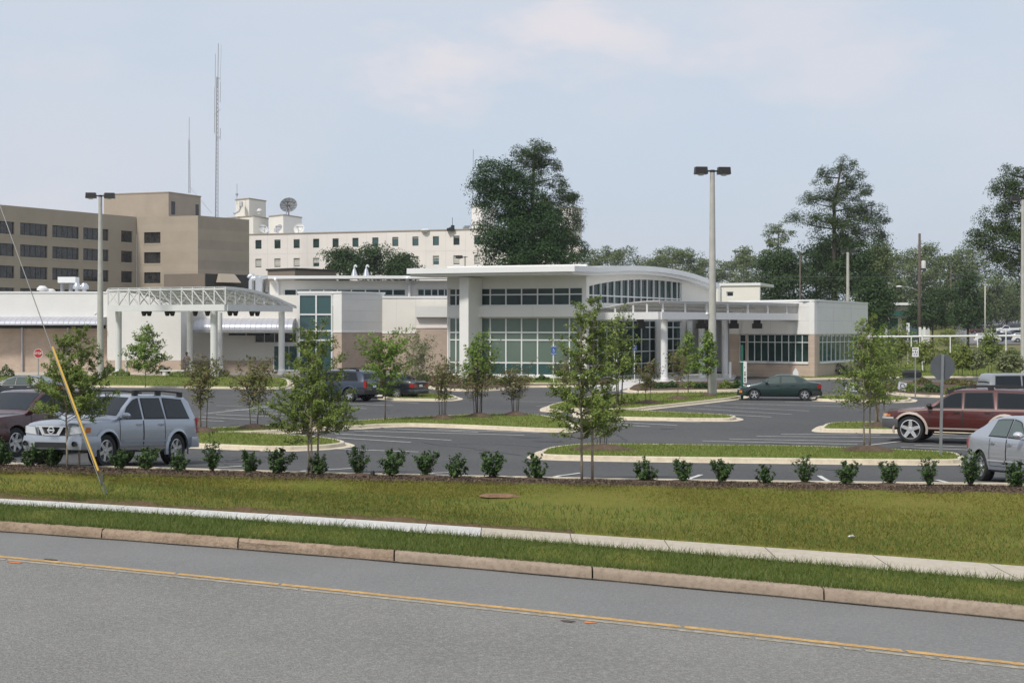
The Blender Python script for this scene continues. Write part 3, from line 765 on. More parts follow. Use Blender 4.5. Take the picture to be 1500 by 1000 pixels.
def vent_cap(px, py, Y, r, h, label, m='dishwhite', grp=None):
    mb = MB(); p = W(px, py, Y); mb.lathe([(r * .5, -.1), (r * .5, h * .4), (r, h * .45), (r, h * .7), (r * .5, h), (0.01, h)], 14)
    o = mb.build('roof_vent', M[m], None, smooth=True, ang=.7); o.location = p; return tag(o, label, 'roof vent', grp)
vent_cap(380, 313, 293, .55, 1.0, 'small white roof vent beside the narrow upper penthouse of the hospital')
vent_cap(623, 340, 273, .9, .6, 'low white dome vent on the hospital roof, left of the black fan')
mb = MB(); p = W(660, 338.5, 271); mb.box(-.7, .2, -.4, .4, 0, .55); mb.box(.1, .75, -.3, .3, 0, 1.1); mb.tube([(.35, 0, 1.1), (.35, 0, 2.6)], .05, 5); mb.tube([(-.6, 0, .4), (.6, 0, 1.0)], .1, 5)
o = mb.build('roof_fan', M['black']); o.location = p; tag(o, 'black roof fan unit with a thin rod on the hospital roof', 'roof fan')
mb = MB(); mb.box(-.6, .6, -.5, .5, 0, .5); mb.box(-.35, .7, -.55, -.5, .45, .75)
o = mb.build('roof_unit', M['galv']); o.location = W(683, 336.5, 271); tag(o, 'low grey metal roof unit beside the hospital tower', 'roof unit')

# lattice masts
def mast(pts, w, label, name='radio_mast', rungs=26, whips=()):
    a, b = Vector(pts[0]), Vector(pts[1]); mb = MB(); n = rungs; cs = [(w, 0), (-w * .5, w * .87), (-w * .5, -w * .87)]
    for c in cs: mb.bar(a + Vector((c[0], c[1], 0)), b + Vector((c[0] * .6, c[1] * .6, 0)), w * .28)
    for i in range(n):
        t0, t1 = i / n, (i + 1) / n; k = 1 - .4 * t0
        for j in range(3):
            p = a.lerp(b, t0) + Vector((cs[j][0] * k, cs[j][1] * k, 0)); q = a.lerp(b, t1) + Vector((cs[(j + 1) % 3][0] * k, cs[(j + 1) % 3][1] * k, 0)); mb.bar(p, q, w * .16)
    loc = a; root = empty(name, loc, 0, label, 'radio mast')
    o = mb.build('lattice', M['antenna'], root); o.data.transform(Matrix.Translation(-loc))
    for i, (p, q, r) in enumerate(whips):
        m2 = MB(); m2.tube([Vector(p) - loc, Vector(q) - loc], r, 5); m2.build('whip_antenna', M['antenna'], root)
    return root
Yt = 262
mast((W(317, 318, Yt), W(318.2, 113, Yt)), .32, 'tall lattice radio mast with side antennas behind the tan office block', rungs=34,
     whips=[(W(319, 128, Yt), W(319.8, 64, Yt), .07), (W(314.3, 195, Yt), W(314.7, 128, Yt), .07), (W(315.2, 128, Yt), W(315.5, 79, Yt), .05), (W(322.6, 118, Yt), W(324.2, 66, Yt), .03),
            (W(318, 113, Yt), W(323, 116, Yt), .05), (W(316, 205, Yt), W(322.5, 200, Yt), .05), (W(322.5, 205, Yt), W(322.7, 188, Yt), .06), (W(314, 168, Yt), W(323, 160, Yt), .05), (W(322.6, 150, Yt), W(322.9, 120, Yt), .05)])
mast((W(277.4, 283, 256), W(277, 205, 256)), .2, 'short thin lattice radio mast on the tan penthouse roof', rungs=16, whips=[(W(277, 205, 256), W(277.2, 172, 256), .05), (W(278, 274, 256), W(310, 312, 258), .025)])
mast((W(692, 302, 283), W(692.6, 272, 283)), .16, 'slim whip mast rising beside the hospital tower and the dark tree', rungs=8, whips=[(W(692.6, 272, 283), W(693.4, 219, 283), .06)])
mb = MB(); mb.tube([W(347, 300, 293), W(347.2, 269, 293)], .05, 5); mb.lathe([(.01, 0), (.25, .1), (.25, .5), (.01, .6)], 8, tuple(W(347, 287, 293)))
o = origin(mb.build("whip_antenna", M["antenna"]))
tag(o, 'thin whip antenna at the left edge of the upper hospital penthouse', 'antenna')

# ================================================================ left clinic wing: white box, brick below, metal eave
wing = empty('clinic_wing', label='low white clinic wing with tan block base and curved metal eave, at the left', cat='building')
Yw = 122.0; yb = 0
a = Wall(P2(-260, Yw), P2(157, Yw)); b = Wall(P2(157, Yw - 1.2), P2(265, Yw - 1.2)); c = Wall(P2(266, Yw + 3), P2(437, Yw + 3))
zt = wz(429.3, Yw)
a.solid('wall', M['white'], wing, wz(481, Yw), zt, (), .4)
mb = MB(); a.box(mb, 0, a.L, 0, wz(481, Yw) - .004, -.3, .0); mb.build('block_base', M['brick'], wing)
zbr = wz(527.5, Yw - 1.2)
b.solid('wall', M['white'], wing, zbr, zt + .1, (), 4.2); mb = MB(); b.box(mb, 0, b.L, 0, zbr - .004, -4.2, .03); mb.build('block_base', M['brick'], wing)
mb = MB(); a.box(mb, -.1, a.L - .01, zt + .003, zt + .14, -.5, .06); mb.build('coping', M['roofwhite'], wing); mb = MB(); b.box(mb, -.06, b.L + .06, zt + .103, zt + .24, -4.2, .06); mb.build('coping', M['roofwhite'], wing)
# eave roof: curved metal slope, soffit and fascia, with painted shade below
def eave(wl, u0, u1, z0, z1, proj, parent, name='eave_roof', m='metalroof'):
    mb = MB(); k = 8; pts = []
    for i in range(k + 1):
        t = i / k; pts.append((proj * math.sin(t * PI / 2), z1 + (z0 - z1) * (1 - math.cos(t * PI / 2))))
    for i in range(k):
        (o0, za), (o1, zb_) = pts[i], pts[i + 1]
        mb.quad(wl.p(u0, zb_, o1), wl.p(u1, zb_, o1), wl.p(u1, za, o0), wl.p(u0, za, o0))
    mb.quad(wl.p(u0, z0, proj), wl.p(u0, z0 - .12, proj), wl.p(u1, z0 - .12, proj), wl.p(u1, z0, proj))
    mb.quad(wl.p(u0, z0 - .12, proj), wl.p(u0, z0 - .12, 0.01), wl.p(u1, z0 - .12, 0.01), wl.p(u1, z0 - .12, proj))
    for uu in (u0, u1): mb.poly([wl.p(uu, z, o) for o, z in pts] + [wl.p(uu, z0 - .12, proj), wl.p(uu, z0 - .12, 0.01)])
    n = int((u1 - u0) / .45)
    for i in range(1, n):
        uu = u0 + (u1 - u0) * i / n
        mb.tube([wl.p(uu, z, o) for o, z in pts], .025, 4)
    return mb.build(name, M[m], parent)
eave(a, 0, a.L - .05, wz(474, Yw - 1.8), wz(464, Yw), 1.8, wing)
mb = MB(); a.box(mb, 0, a.L - .1, wz(481, Yw) + .005, wz(473.5, Yw), .002, .1); mb.build('eave_shade_strip', M['black'], wing)  # black strip on the wall stands in for shade under the eave
mb = MB()
for px in (-100, 33, 100): mb.tube([a.p(a.u(px), 0, .14), a.p(a.u(px), wz(480, Yw), .14)], .09, 8)
mb.build('downpipe', M['metalroof'], wing)
# recess with entrance
zb2 = wz(528, Yw + 3); zt2 = wz(432, Yw + 3)
op = [(c.u(373), c.u(434), c.z(400, 502), c.z(400, 487)), (c.u(402), c.u(436), .1, c.z(400, 502) - .25)]
c.solid('wall', M['cream'], wing, zb2, zt2, [op[0]], .4)
mb = MB(); c.box(mb, 0, c.u(402), 0, zb2 - .004, -.4, .03); mb.build('block_base', M['brick'], wing)
c.window(wing, *op[0], vs=[c.u(387), c.u(402), c.u(416)], glass='glassblack')
d_ = MB(); c.box(d_, c.u(400), c.u(436), .12, c.z(400, 505), .02, .08); dd = d_.build('door', M['mull'], wing)
d_ = MB(); 
for x0, x1 in ((402, 411), (412, 423), (424, 435)): c.box(d_, c.u(x0), c.u(x1), .25, c.z(400, 507), .085, .1)
d_.build('pane', M['glassteal'], dd)
eave(c, c.u(290), c.u(433), c.z(360, 482), c.z(360, 466), 2.0, wing)
mb = MB(); c.box(mb, c.u(282), c.u(434), c.z(360, 487), c.z(360, 483.2), 1.7, 2.06); mb.build('gutter_beam', M['galv'], wing)
mb = MB(); 
for px in (352, 378): c.box(mb, c.u(px) - .7, c.u(px) + .7, c.z(360, 491), c.z(360, 488), 1.2, 1.6)
mb.build('soffit_light', M['black'], wing)
mb = MB(); mb.prism([(P2(-260, Yw)[0], Yw + .3), (P2(157, Yw)[0] - .1, Yw + .3), (P2(157, Yw)[0] - .1, Yw + 3.35), (P2(436, Yw)[0], Yw + 3.35), P2(437, Yw + 40), P2(-260, Yw + 40)], zt - .9, zt - .5); mb.build('roof', M['hosp2'], wing)
finish(wing, (wx(180, Yw), Yw, 0))

# ================================================================ central clinic building
cl = empty('clinic_building', label='white modern clinic with barrel vaulted roof, glass bays and block walls, in the middle', cat='building')
# --- middle section
Ym = 117.0
m1 = Wall(P2(436, Ym), P2(488, Ym)); zt = m1.z(460, 429.5)
m1.window(cl, .05, m1.L - .05, .15, zt - .05, vs=[m1.u(463)], hs=[m1.z(460, 460.5), m1.z(460, 484.5), m1.z(460, 498)], glass='glassteal', w=.13, off=0, pane_off=-.1, name='window_bay')
mb = MB(); m1.box(mb, -.02, m1.L, zt - .04, zt + .18, -2, .04); mb.build('coping', M['roofwhite'], cl)
# white corner block, one corner towards the camera
bl_, bc_, br_ = P2(488, Ym), P2(500.5, Ym - .7), P2(563, Ym + 3.0)
zb1, zt1 = wz(485.5, Ym), wz(429.5, Ym)
mb = MB(); corner_box(mb, bl_, bc_, br_, zb1, zt1); bk = mb.build('corner_block', M['white'], cl)
mb = MB(); corner_box(mb, bl_, bc_, br_, 0, zb1 - .006); mb.build('block_base', M['brick'], bk)
mb = MB(); cap(mb, bl_, bc_, br_, zt1 + .003, .06, .15); mb.build('coping', M['roofwhite'], bk)
mb = MB(); cap(mb, bl_, bc_, br_, zb1 - .09, .04, .10); mb.build('ledge', M['white'], bk)
m2 = Wall(P2(560, Ym + 2.6), P2(660, Ym + 2.6)); zt2 = m2.z(590, 436.5); zc = m2.z(590, 487.5)
m2.solid('wall', M['cream'], cl, zc, zt2, (), .4); mb = MB(); m2.box(mb, 0, m2.L, 0, zc - .004, -.3, .02); mb.build('block_base', M['brick'], cl)
mb = MB(); m2.box(mb, 0, m2.L, zt2 + .003, zt2 + .15, -1, .06); mb.build('coping', M['roofwhite'], cl)
mb = MB(); m2.box(mb, 0, m2.u(613), zc - .06, zc + .04, .003, .06); mb.build('ledge', M['roofwhite'], cl)
# recessed panel by the pavilion
m3 = Wall(P2(609, Ym - .6), P2(657, Ym - .6))
mb = MB(); m3.box(mb, 0, m3.L, m3.z(630, 479), m3.z(630, 464.5), -1.5, -.4); m3.box(mb, 0, m3.L, m3.z(630, 480.5), m3.z(630, 478.5), -1.5, -.3); mb.build('recess_panel', M['hosp'], cl)
mb = MB(); m3.box(mb, .02, m3.L, 0, m3.z(630, 481), -1.5, -.35); mb.build('block_base', M['brick'], cl)
mb = MB(); m3.box(mb, 0, m3.L + 1, m3.z(630, 464.3), m3.z(630, 448.5), -2.5, .0); mb.build('spandrel', M['white'], cl)
# clerestory set back with its own eave
Yc = 128.0; c1 = Wall(P2(395, Yc), P2(668, Yc))
cz0, cz1 = c1.z(500, 434), c1.z(500, 422.5)
ops = [(c1.u(415), c1.u(595), cz0, cz1), (c1.u(611), c1.u(656), cz0, cz1)]
c1.solid('wall', M['cream'], cl, zt2 - .5, c1.z(500, 411), ops, .4)
c1.window(cl, *ops[0], vs=[c1.u(p) for p in (434, 454, 474, 494, 514.5, 535, 555.5, 575.5)], w=.12)
c1.window(cl, *ops[1], vs=[c1.u(p) for p in (621.5, 632, 641.5, 651)], w=.10)
mb = MB(); q0, q1 = P2(392, Yc - 1.1), P2(668, Yc - 1.1); q2, q3 = P2(668, Yc + 18), P2(392, Yc + 18)
mb.prism([q0, q1, q2, q3], [wz(408, Yc - 1.1)] * 2 + [wz(408, Yc - 1.1) + .6] * 2, [wz(403.7, Yc - 1.1)] * 2 + [wz(403.7, Yc - 1.1) + .6] * 2); mb.build('clerestory_roof', M['roofwhite'], cl)
mb = MB(); mb.tube([c1.p(c1.u(598), c1.z(598, 407), 1.6), c1.p(c1.u(598), c1.z(598, 412), .9), c1.p(c1.u(600), c1.z(598, 417), .15), c1.p(c1.u(600), zt2, .15)], .14, 8); mb.build('downpipe', M['roofwhite'], cl); mb = MB(); mb.tube([c1.p(c1.u(406), c1.z(406, 409), 1.2), c1.p(c1.u(407.5), c1.z(406, 415), .15), c1.p(c1.u(407.5), zt2, .15)], .12, 8)
mb.build('downpipe', M['roofwhite'], cl)
# --- pavilion: glazed left front
pA, pB = P2(655, 107.6), P2(859, 104.0); f1 = Wall(pA, pB)
zs = dict(top=f1.z(780, 406), wt=f1.z(780, 420.8), wm=f1.z(780, 431.2), wb=f1.z(780, 447.8), sb=f1.z(780, 464.3))
up = (f1.u(657), f1.u(674), zs['wb'], zs['wt']); upR = (f1.u(702), f1.u(853.5), zs['wb'], zs['wt'])
lo = (f1.u(657), f1.u(674), .35, zs['sb']); loR = (f1.u(702), f1.u(857.5), .35, zs['sb'])
f1.solid('wall', M['white'], cl, .05, zs['top'] + .9, [up, upR, lo, loR], .4)
vsx = [f1.u(p) for p in (717.3, 740.3, 763.3, 786.7, 810, 833.5)]
f1.window(cl, *upR, vs=vsx, hs=[zs['wm']], w=.09); f1.window(cl, *up, vs=[f1.u(667)], hs=[zs['wm']], w=.09)
hl = [f1.z(780, y) for y in (486.8, 498, 531.5)]
lw = f1.window(cl, *loR, vs=vsx, hs=hl, glass='glasspale', w=.1)
g = MB(); f1.box(g, loR[0] + .1, loR[1] - .1, .45, hl[2] - .05, -.158, -.14); g.build('lower_pane', M['glassteal'], lw)
f1.window(cl, *lo, vs=[f1.u(667)], hs=hl, glass='glasspale', w=.09)
# spandrel band proud of the glass
mb = MB(); f1.box(mb, f1.u(696), f1.L + .0, zs['sb'] + .003, zs['wb'] - .003, .003, .55); mb.build('spandrel', M['white'], cl)
# big fin column
v60 = Vector((.5, .866)); fc = Vector(P2(673, 105.3)); fd = Vector(P2(686.2, 104.9))
mb = MB(); mb.prism([tuple(fc), tuple(fd), tuple(fd + v60 * 1.95), tuple(fc + v60 * 2.1)], 0, wz(406.0, 105)); mb.build('fin_column', M['white'], cl)
# right front under the arch
r0 = Vector(pB); r1 = r0 + v60 * 23.6; f2 = Wall(tuple(r0), tuple(r1))
def arch(pts):
    us = [f2.u(p[0]) for p in pts]; zz_ = [f2.z(p[0], p[1]) for p in pts]
    c = np.polyfit(us, zz_, 3); return lambda u: float(np.polyval(c, u))
wtop = arch([(861, 419.5), (892, 413), (923.5, 410), (955, 410), (976, 411.3), (999, 414.5)])
zsill, zmid = f2.z(900, 446), f2.z(920, 434.6)
ue = f2.u(999); ub = .45
mb = MB(); K = 40
def sl(u0, u1, za0, za1, zb0, zb1):
    P = f2.p
    mb.add([P(u0, za0, 0), P(u1, za1, 0), P(u1, zb1, 0), P(u0, zb0, 0), P(u0, za0, -.35), P(u1, za1, -.35), P(u1, zb1, -.35), P(u0, zb0, -.35)],
           [(0, 1, 2, 3), (7, 6, 5, 4), (0, 4, 5, 1), (3, 2, 6, 7), (0, 3, 7, 4), (1, 5, 6, 2)])
rtop = arch([(859, 391), (890, 389.8), (920, 389.8), (950, 391.2), (980, 396), (1010, 404), (1038, 415)])
rtop2 = lambda u: rtop(u) - .62
for i in range(K):
    u0, u1 = ub + (ue - ub) * i / K, ub + (ue - ub) * (i + 1) / K
    sl(u0, u1, wtop(u0), wtop(u1), rtop2(u0) + .1, rtop2(u1) + .1)
sl(ub, ue, zs['sb'] - .2, zs['sb'] - .2, zsill, zsill); sl(0.002, ub, 0.1, 0.1, rtop2(0) + .1, rtop2(ub) + .1)
for i in range(10):
    u0, u1 = ue + (f2.L - ue) * i / 10, ue + (f2.L - ue) * (i + 1) / 10; sl(u0, u1, 0.1, 0.1, rtop2(u0) + .1, rtop2(u1) + .1)
mb.build('wall', M['cream'], cl, fix=False)
fr = MB(); gl = MB(); bars = [f2.u(p) for p in (871, 882, 892, 902, 912.5, 922, 931, 941, 950, 959.5, 968, 977, 986, 994)]
for u in [ub + .05] + bars + [ue - .05]: f2.box(fr, u - .05, u + .05, zsill, wtop(u), -.2, -.08)
f2.box(fr, ub, ue, zmid - .05, zmid + .05, -.2, -.083); f2.box(fr, ub, ue, zsill + .002, zsill + .1, -.2, -.086)
for i in range(K):
    u0, u1 = ub + (ue - ub) * i / K, ub + (ue - ub) * (i + 1) / K
    gl.quad(f2.p(u0, zsill, -.22), f2.p(u1, zsill, -.22), f2.p(u1, wtop(u1), -.22), f2.p(u0, wtop(u0), -.22))
aw = fr.build('arched_window', M['mull'], cl, fix=False); gl.build('pane', M['glass'], aw, fix=False)
# dark glazed entrance wall beneath
ez1 = zs['sb'] - .2
ge = f2.window(cl, ub, f2.L - .3, .15, ez1, vs=[ub + 1.55 * i for i in range(1, 15)], hs=[.15 + .95 * i for i in range(1, 5)], glass='glass', w=.08, off=-.05, pane_off=-.12, name='entrance_glazing')
mb = MB()
for px in (958, 1005): u = f2.u(px); mb.tube([f2.p(u, 0.1, .35), f2.p(u, ez1, .35)], .26, 14)
mb.build('wall_column', M['white'], cl, smooth=True, ang=.6)
# vaulted roof slab
E = Vector((-12.2, 4.6)); prof = []
out = Vector((f2.n.x, f2.n.y)) * .9
us = list(np.linspace(-3.6, f2.u(1040), 30))
mb = MB(); vs = []; n_ = len(us)
for u in us:
    q = f2.p(u, 0); e2 = Vector((q.x, q.y)) + out; uu = max(u, .0)
    zt_ = rtop(uu) if u >= 0 else rtop(0) + .0 * u
    if u < 0: zt_ = rtop(0) + (rtop(0.5) - rtop(0)) * u / .5 * .25
    for base in (e2, e2 + E):
        vs.append((base.x, base.y, zt_)); vs.append((base.x, base.y, zt_ - .40))
fs = []
for i in range(n_ - 1):
    a_, b_ = i * 4, (i + 1) * 4
    fs += [(a_, b_, b_ + 2, a_ + 2), (a_ + 1, a_ + 3, b_ + 3, b_ + 1), (a_, a_ + 1, b_ + 1, b_), (a_ + 2, b_ + 2, b_ + 3, a_ + 3)]
fs += [(0, 2, 3, 1), ((n_ - 1) * 4, (n_ - 1) * 4 + 1, (n_ - 1) * 4 + 3, (n_ - 1) * 4 + 2)]
mb.add(vs, fs); vr = mb.build('vaulted_roof', M['roofwhite'], cl)
# stepped lower fascia + soffit box under the slab (a little inset)
mb = MB(); vs = []
ins = -out.normalized() * .3
for u in us:
    u2 = min(u + .3, us[-1]) if u < 0 else u
    q = f2.p(u2, 0); e2 = Vector((q.x, q.y)) + out + ins; zt_ = (rtop(max(u, 0))) - .405
    for base in (e2, e2 + E * .97):
        vs.append((base.x, base.y, zt_)); vs.append((base.x, base.y, zt_ - .24))
mb.add(vs, fs); mb.build('soffit', M['roofwhite'], vr)
# --- low right wing
y0 = 110.0; g0, g1 = P2(1068, 115.5), P2(1193, y0); g2 = (g1[0] + .5 * 14.5, g1[1] + .866 * 14.5)
gA = Wall(g0, g1); gB = Wall(g1, g2); zt_ = wz(441, y0); zl = gA.z(1150, 489.3)
zw0, zw1 = gA.z(1150, 530.3), zl - .02
oa = [(gA.u(1082), gA.u(1092), zw0, zw1), (gA.u(1094), gA.u(1184), zw0, zw1)]
ob = [(gB.u(1201), gB.u(1258), zw0, zw1)]
gA.solid('wall', M['white'], cl, zl, zt_, (), .4); gB.solid('wall', M['white'], cl, zl, zt_, (), .4, u0=.01)
gA.solid('block_base', M['brick'], cl, -.1, zl - .004, oa, .35, off=-.03); gB.solid('block_base', M['brick'], cl, -.1, zl - .004, ob, .35, u0=.03, off=-.03)
zh = zw1 - .62
gA.window(cl, *oa[0], hs=[zh], glass='glass', w=.07); gA.window(cl, *oa[1], vs=[gA.u(1094 + 90 * i / 9) for i in range(1, 9)], hs=[zh], w=.055)
gB.window(cl, *ob[0], vs=[gB.u(1201 + 57 * i / 9) for i in range(1, 9)], hs=[zh], glass='glassteal', w=.055)
mb = MB(); gA.box(mb, 0, gA.L + .05, zt_ + .003, zt_ + .13, -1, .06); gB.box(mb, .06, gB.L, zt_ + .003, zt_ + .128, -1, .06); mb.build('coping', M['mull'], cl); mb = MB(); gA.box(mb, oa[0][0], oa[1][1], zw0 - .12, zw0 - .003, -.1, .05); mb.build('sill', M['mull'], cl); mb = MB(); gB.box(mb, ob[0][0], ob[0][1], zw0 - .12, zw0 - .003, -.1, .05); mb.build('sill', M['mull'], cl)
mb = MB(); q2 = (g2[0] - 17, g2[1] + 6); mb.prism([(g0[0], g0[1] + .3), (g1[0] - .15, g1[1] + .3), (g2[0] - .4, g2[1] + .05), q2], zt_ - .6, zt_ - .3); mb.build('roof', M['hosp2'], cl)
mb = MB(); mb.prism([g2, q2, (q2[0] + .1, q2[1] + .3), (g2[0] + .1, g2[1] + .3)], -.1, zt_ - .02); mb.build('wall', M['white'], cl)
mb = MB()
for z in (zl + 1.05, zl + 2.1):
    gA.box(mb, .05, gA.L, z - .012, z + .012, 0, .006); gB.box(mb, .02, gB.L, z - .012, z + .012, 0, .006)
for u in (gA.L * .5,): gA.box(mb, u - .01, u + .01, zl, zt_, 0, .007)
for u in (gB.L * .34, gB.L * .67): gB.box(mb, u - .01, u + .01, zl, zt_, 0, .007)
for u in np.arange(1.2, m2.L, 1.6): m2.box(mb, u - .008, u + .008, zc + .05, zt2, 0, .006)
wk = Wall(bc_, br_)
for z in np.linspace(zb1 + .8, zt1 - .5, 3): wk.box(mb, .02, wk.L, z - .01, z + .01, 0, .006)
for u in (7.0,): f1.box(mb, u - .01, u + .01, zs['sb'] + .01, zs['wb'] - .01, .55, .556)
mb.build('panel_joint', M['hosp2'], cl)
finish(cl, (pB[0], pB[1], 0))

# ================================================================ canopies
def rcan(): 
    root = empty('entrance_canopy', label='white steel entrance canopy with curved slatted roof and round columns, on the right', cat='canopy')
    p1, p2, p3 = Vector(P2(868, 105.4)), Vector(P2(966, 100)), Vector(P2(1183, 112)); p4 = p1 + p3 - p2
    zb, zt = 4.50, 5.02; mb = MB(); T = .25
    def beam(a, b, z0, z1, w=T):
        d = (b - a).normalized(); nn = Vector((d.y, -d.x)) * w / 2
        mb.prism([tuple(a - nn), tuple(a + nn), tuple(b + nn), tuple(b - nn)], z0, z1)
    d12 = (p2 - p1).normalized(); d23 = (p3 - p2).normalized()
    beam(p1, p2, zb, zt); beam(p2 + d23 * .127, p3, zb + .002, zt - .002); beam(p3 - d12 * .13, p4, zb + .15, zt - .1); beam(p4, p1 + d23 * .13, zb + .15, zt - .1)
    for t in np.linspace(.1, .9, 8): q = p2.lerp(p3, t); beam(q - d12 * .13, q + (p1 - p2), zb + .28, zt - .14, .12)
    mb.build('beam', M['steelwhite'], root)
    ztop = lambda a: 5.12 + .70 * (1 - (1 - a) ** 2)
    # deck: curved sheet in slats
    mb = MB()
    for j in range(44):
        a0, a1 = j / 44 * 1.03, (j + .8) / 44 * 1.03
        q = [p1.lerp(p2, a) + (p3 - p2) * t for a, t in ((a0, -.01), (a1, -.01), (a1, 1.005), (a0, 1.005))]
        z = [ztop(a0), ztop(a1), ztop(a1), ztop(a0)]
        mb.add([(q[k].x, q[k].y, z[k]) for k in range(4)] + [(q[k].x, q[k].y, z[k] - .045) for k in range(4)], [(0, 1, 2, 3), (7, 6, 5, 4), (0, 4, 5, 1), (1, 5, 6, 2), (2, 6, 7, 3), (3, 7, 4, 0)])
    mb.build('slatted_roof', M['roofwhite'], root)
    mb = MB()
    for t in np.linspace(.01, .99, 9):
        pts = []
        for i in range(13):
            a = i / 12; q = p1.lerp(p2, a) + (p3 - p2) * t; pts.append((q.x, q.y, ztop(a) - .075))
        for i in range(12): mb.bar(pts[i], pts[i + 1], .035, .04)
    for a in np.linspace(.12, .88, 6):
        q = p1.lerp(p2, a); r = q + (p3 - p2); mb.bar((q.x, q.y, ztop(a) - .12), (r.x, r.y, ztop(a) - .12), .06, .08)
    q0, q1 = p2, p3; mb.bar((q0.x, q0.y, ztop(1) - .12), (q1.x, q1.y, ztop(1) - .12), .09, .16)
    mb.build('rib', M['steelwhite'], root)
    for t in np.linspace(.02, .98, 8):
        mb = MB(); q = p2.lerp(p3, t); mb.bar((q.x, q.y, zt - .01), (q.x, q.y, ztop(1) - .2), .14); mb.build('post', M['steelwhite'], root)
    for a in (.35, .62, .82):
        mb = MB(); q = p1.lerp(p2, a); mb.bar((q.x, q.y, zt - .01), (q.x, q.y, ztop(a) - .2), .12); mb.build('post', M['steelwhite'], root)
    for px, Yq, r in ((973, 101.5, .25), (1028, 108.5, .25), (1062, 110.5, .26), (903, 104.2, .25)):
        mb = MB(); mb.lathe([(r, 0), (r, zb)], 18, (wx(px, Yq), Yq, 0)); mb.lathe([(r + .04, 0.1), (r + .04, .3), (r, .34)], 18, (wx(px, Yq), Yq, 0)); mb.build('column', M['steelwhite'], root, smooth=True, ang=.6)
    for px, Yq in ((938, 104), (1027, 107), (1075, 110.5), (1109, 111)):
        mb = MB(); x = wx(px, Yq); mb.box(x - .35, x + .35, Yq - .3, Yq + .3, 3.85, 4.25); mb.box(x - .25, x + .25, Yq - .2, Yq + .2, 4.25, 4.7); mb.box(x - .28, x + .28, Yq - .32, Yq - .305, 3.92, 4.1); mb.build('floodlight', M['darkmetal'], root)
    finish(root, (p2.x, p2.y, 0))
rcan()
def lcan():
    root = empty('entrance_canopy', label='white steel canopy with trussed curved roof on white columns, at the left', cat='canopy')
    q1, q2, q3 = Vector(P2(158, 112)), Vector(P2(330, 108)), Vector(P2(427, 115.5)); q4 = q1 + q3 - q2
    zb, zt = 5.2, 5.68; mb = MB()
    d12 = (q2 - q1).normalized(); d23 = (q3 - q2).normalized()
    def beam(a, b, z0, z1, w=.25):
        d = (b - a).normalized(); nn = Vector((d.y, -d.x)) * w / 2
        mb.prism([tuple(a - nn), tuple(a + nn), tuple(b + nn), tuple(b - nn)], z0, z1)
    beam(q1, q2, zb, zt); beam(q2 + d23 * .127, q3, zb + .002, zt - .002); beam(q3 - d12 * .13, q4 , zb + .05, zt - .05); beam(q4, q1 + d23 * .13, zb + .05, zt - .05)
    mb.build('beam', M['steelwhite'], root)
    ztop = lambda s: 5.72 + 1.22 * (1 - s ** 2.2)       # s along q2->q3
    depth = 1.12
    # truss on the front edge
    mb = MB(); N = 11
    for i in range(N + 1):
        q = q1.lerp(q2, i / N); mb.bar((q.x, q.y, zt), (q.x, q.y, ztop(0) - .05), .09)
        if i < N:
            r = q1.lerp(q2, (i + 1) / N); mb.bar((q.x, q.y, ztop(0) - .1), (r.x, r.y, zt + .05), .06)
            if i < 4: mb.bar((q.x, q.y + .03, zt + .05), (r.x, r.y + .03, ztop(0) - .1), .05)
    mb.bar((q1.x, q1.y, ztop(0) - .08), (q2.x, q2.y, ztop(0) - .08), .12)
    mb.build('truss', M['steelwhite'], root)
    # curved side truss
    for off, nm in ((0, 0), (1, 0)):
        mb = MB(); N2 = 7
        for i in range(N2 + 1):
            s = i / N2; q = q2.lerp(q3, s) + (q1 - q2) * off; z = ztop(s)
            if z - zt > .12: mb.bar((q.x, q.y, zt - .01), (q.x, q.y, z - .05), .08)
            if i < N2:
                s1 = (i + 1) / N2; r = q2.lerp(q3, s1) + (q1 - q2) * off
                mb.bar((q.x, q.y, z - .08), (r.x, r.y, ztop(s1) - .08), .11); mb.bar((q.x, q.y, z - .1), (r.x, r.y, zt), .05)
        mb.build('truss', M['steelwhite'], root)
    # interior ribs and purlins carrying an open mesh
    mb = MB()
    for a in np.linspace(0, 1, 12):
        pts = []
        for i in range(9):
            s = i / 8 * 1.08; q = q2.lerp(q3, s) + (q1 - q2) * a; pts.append((q.x, q.y, ztop(min(s, 1)) - (s > 1) * .15))
        for i in range(8): mb.bar(pts[i], pts[i + 1], .06, .1)
        for i in range(1, 8, 2): mb.bar((pts[i][0], pts[i][1], zt - .1), (pts[i + 1][0], pts[i + 1][1], pts[i + 1][2] - .05), .045)
    for s in np.linspace(0.05, 1.07, 9):
        q = q2.lerp(q3, s); r = q + (q1 - q2); z = ztop(min(s, 1)) + .06 - (s > 1) * .1; mb.bar((q.x, q.y, z), (r.x, r.y, z), .05)
    mb.build('rib', M['steelwhite'], root)
    mb = MB()
    for j in range(60):
        a0, a1 = j / 60, (j + .62) / 60
        for i in range(8):
            s0, s1 = i / 8 * 1.08, (i + 1) / 8 * 1.08
            v = []
            for a, s in ((a0, s0), (a1, s0), (a1, s1), (a0, s1)):
                q = q2.lerp(q3, s) + (q1 - q2) * a; v.append((q.x, q.y, ztop(min(s, 1)) + .10 - (s > 1) * .12))
            mb.add(v + [(p[0], p[1], p[2] - .03) for p in v], [(0, 1, 2, 3), (7, 6, 5, 4), (0, 4, 5, 1), (1, 5, 6, 2), (2, 6, 7, 3), (3, 7, 4, 0)])
    mb.build('slatted_roof', M['roofwhite'], root)
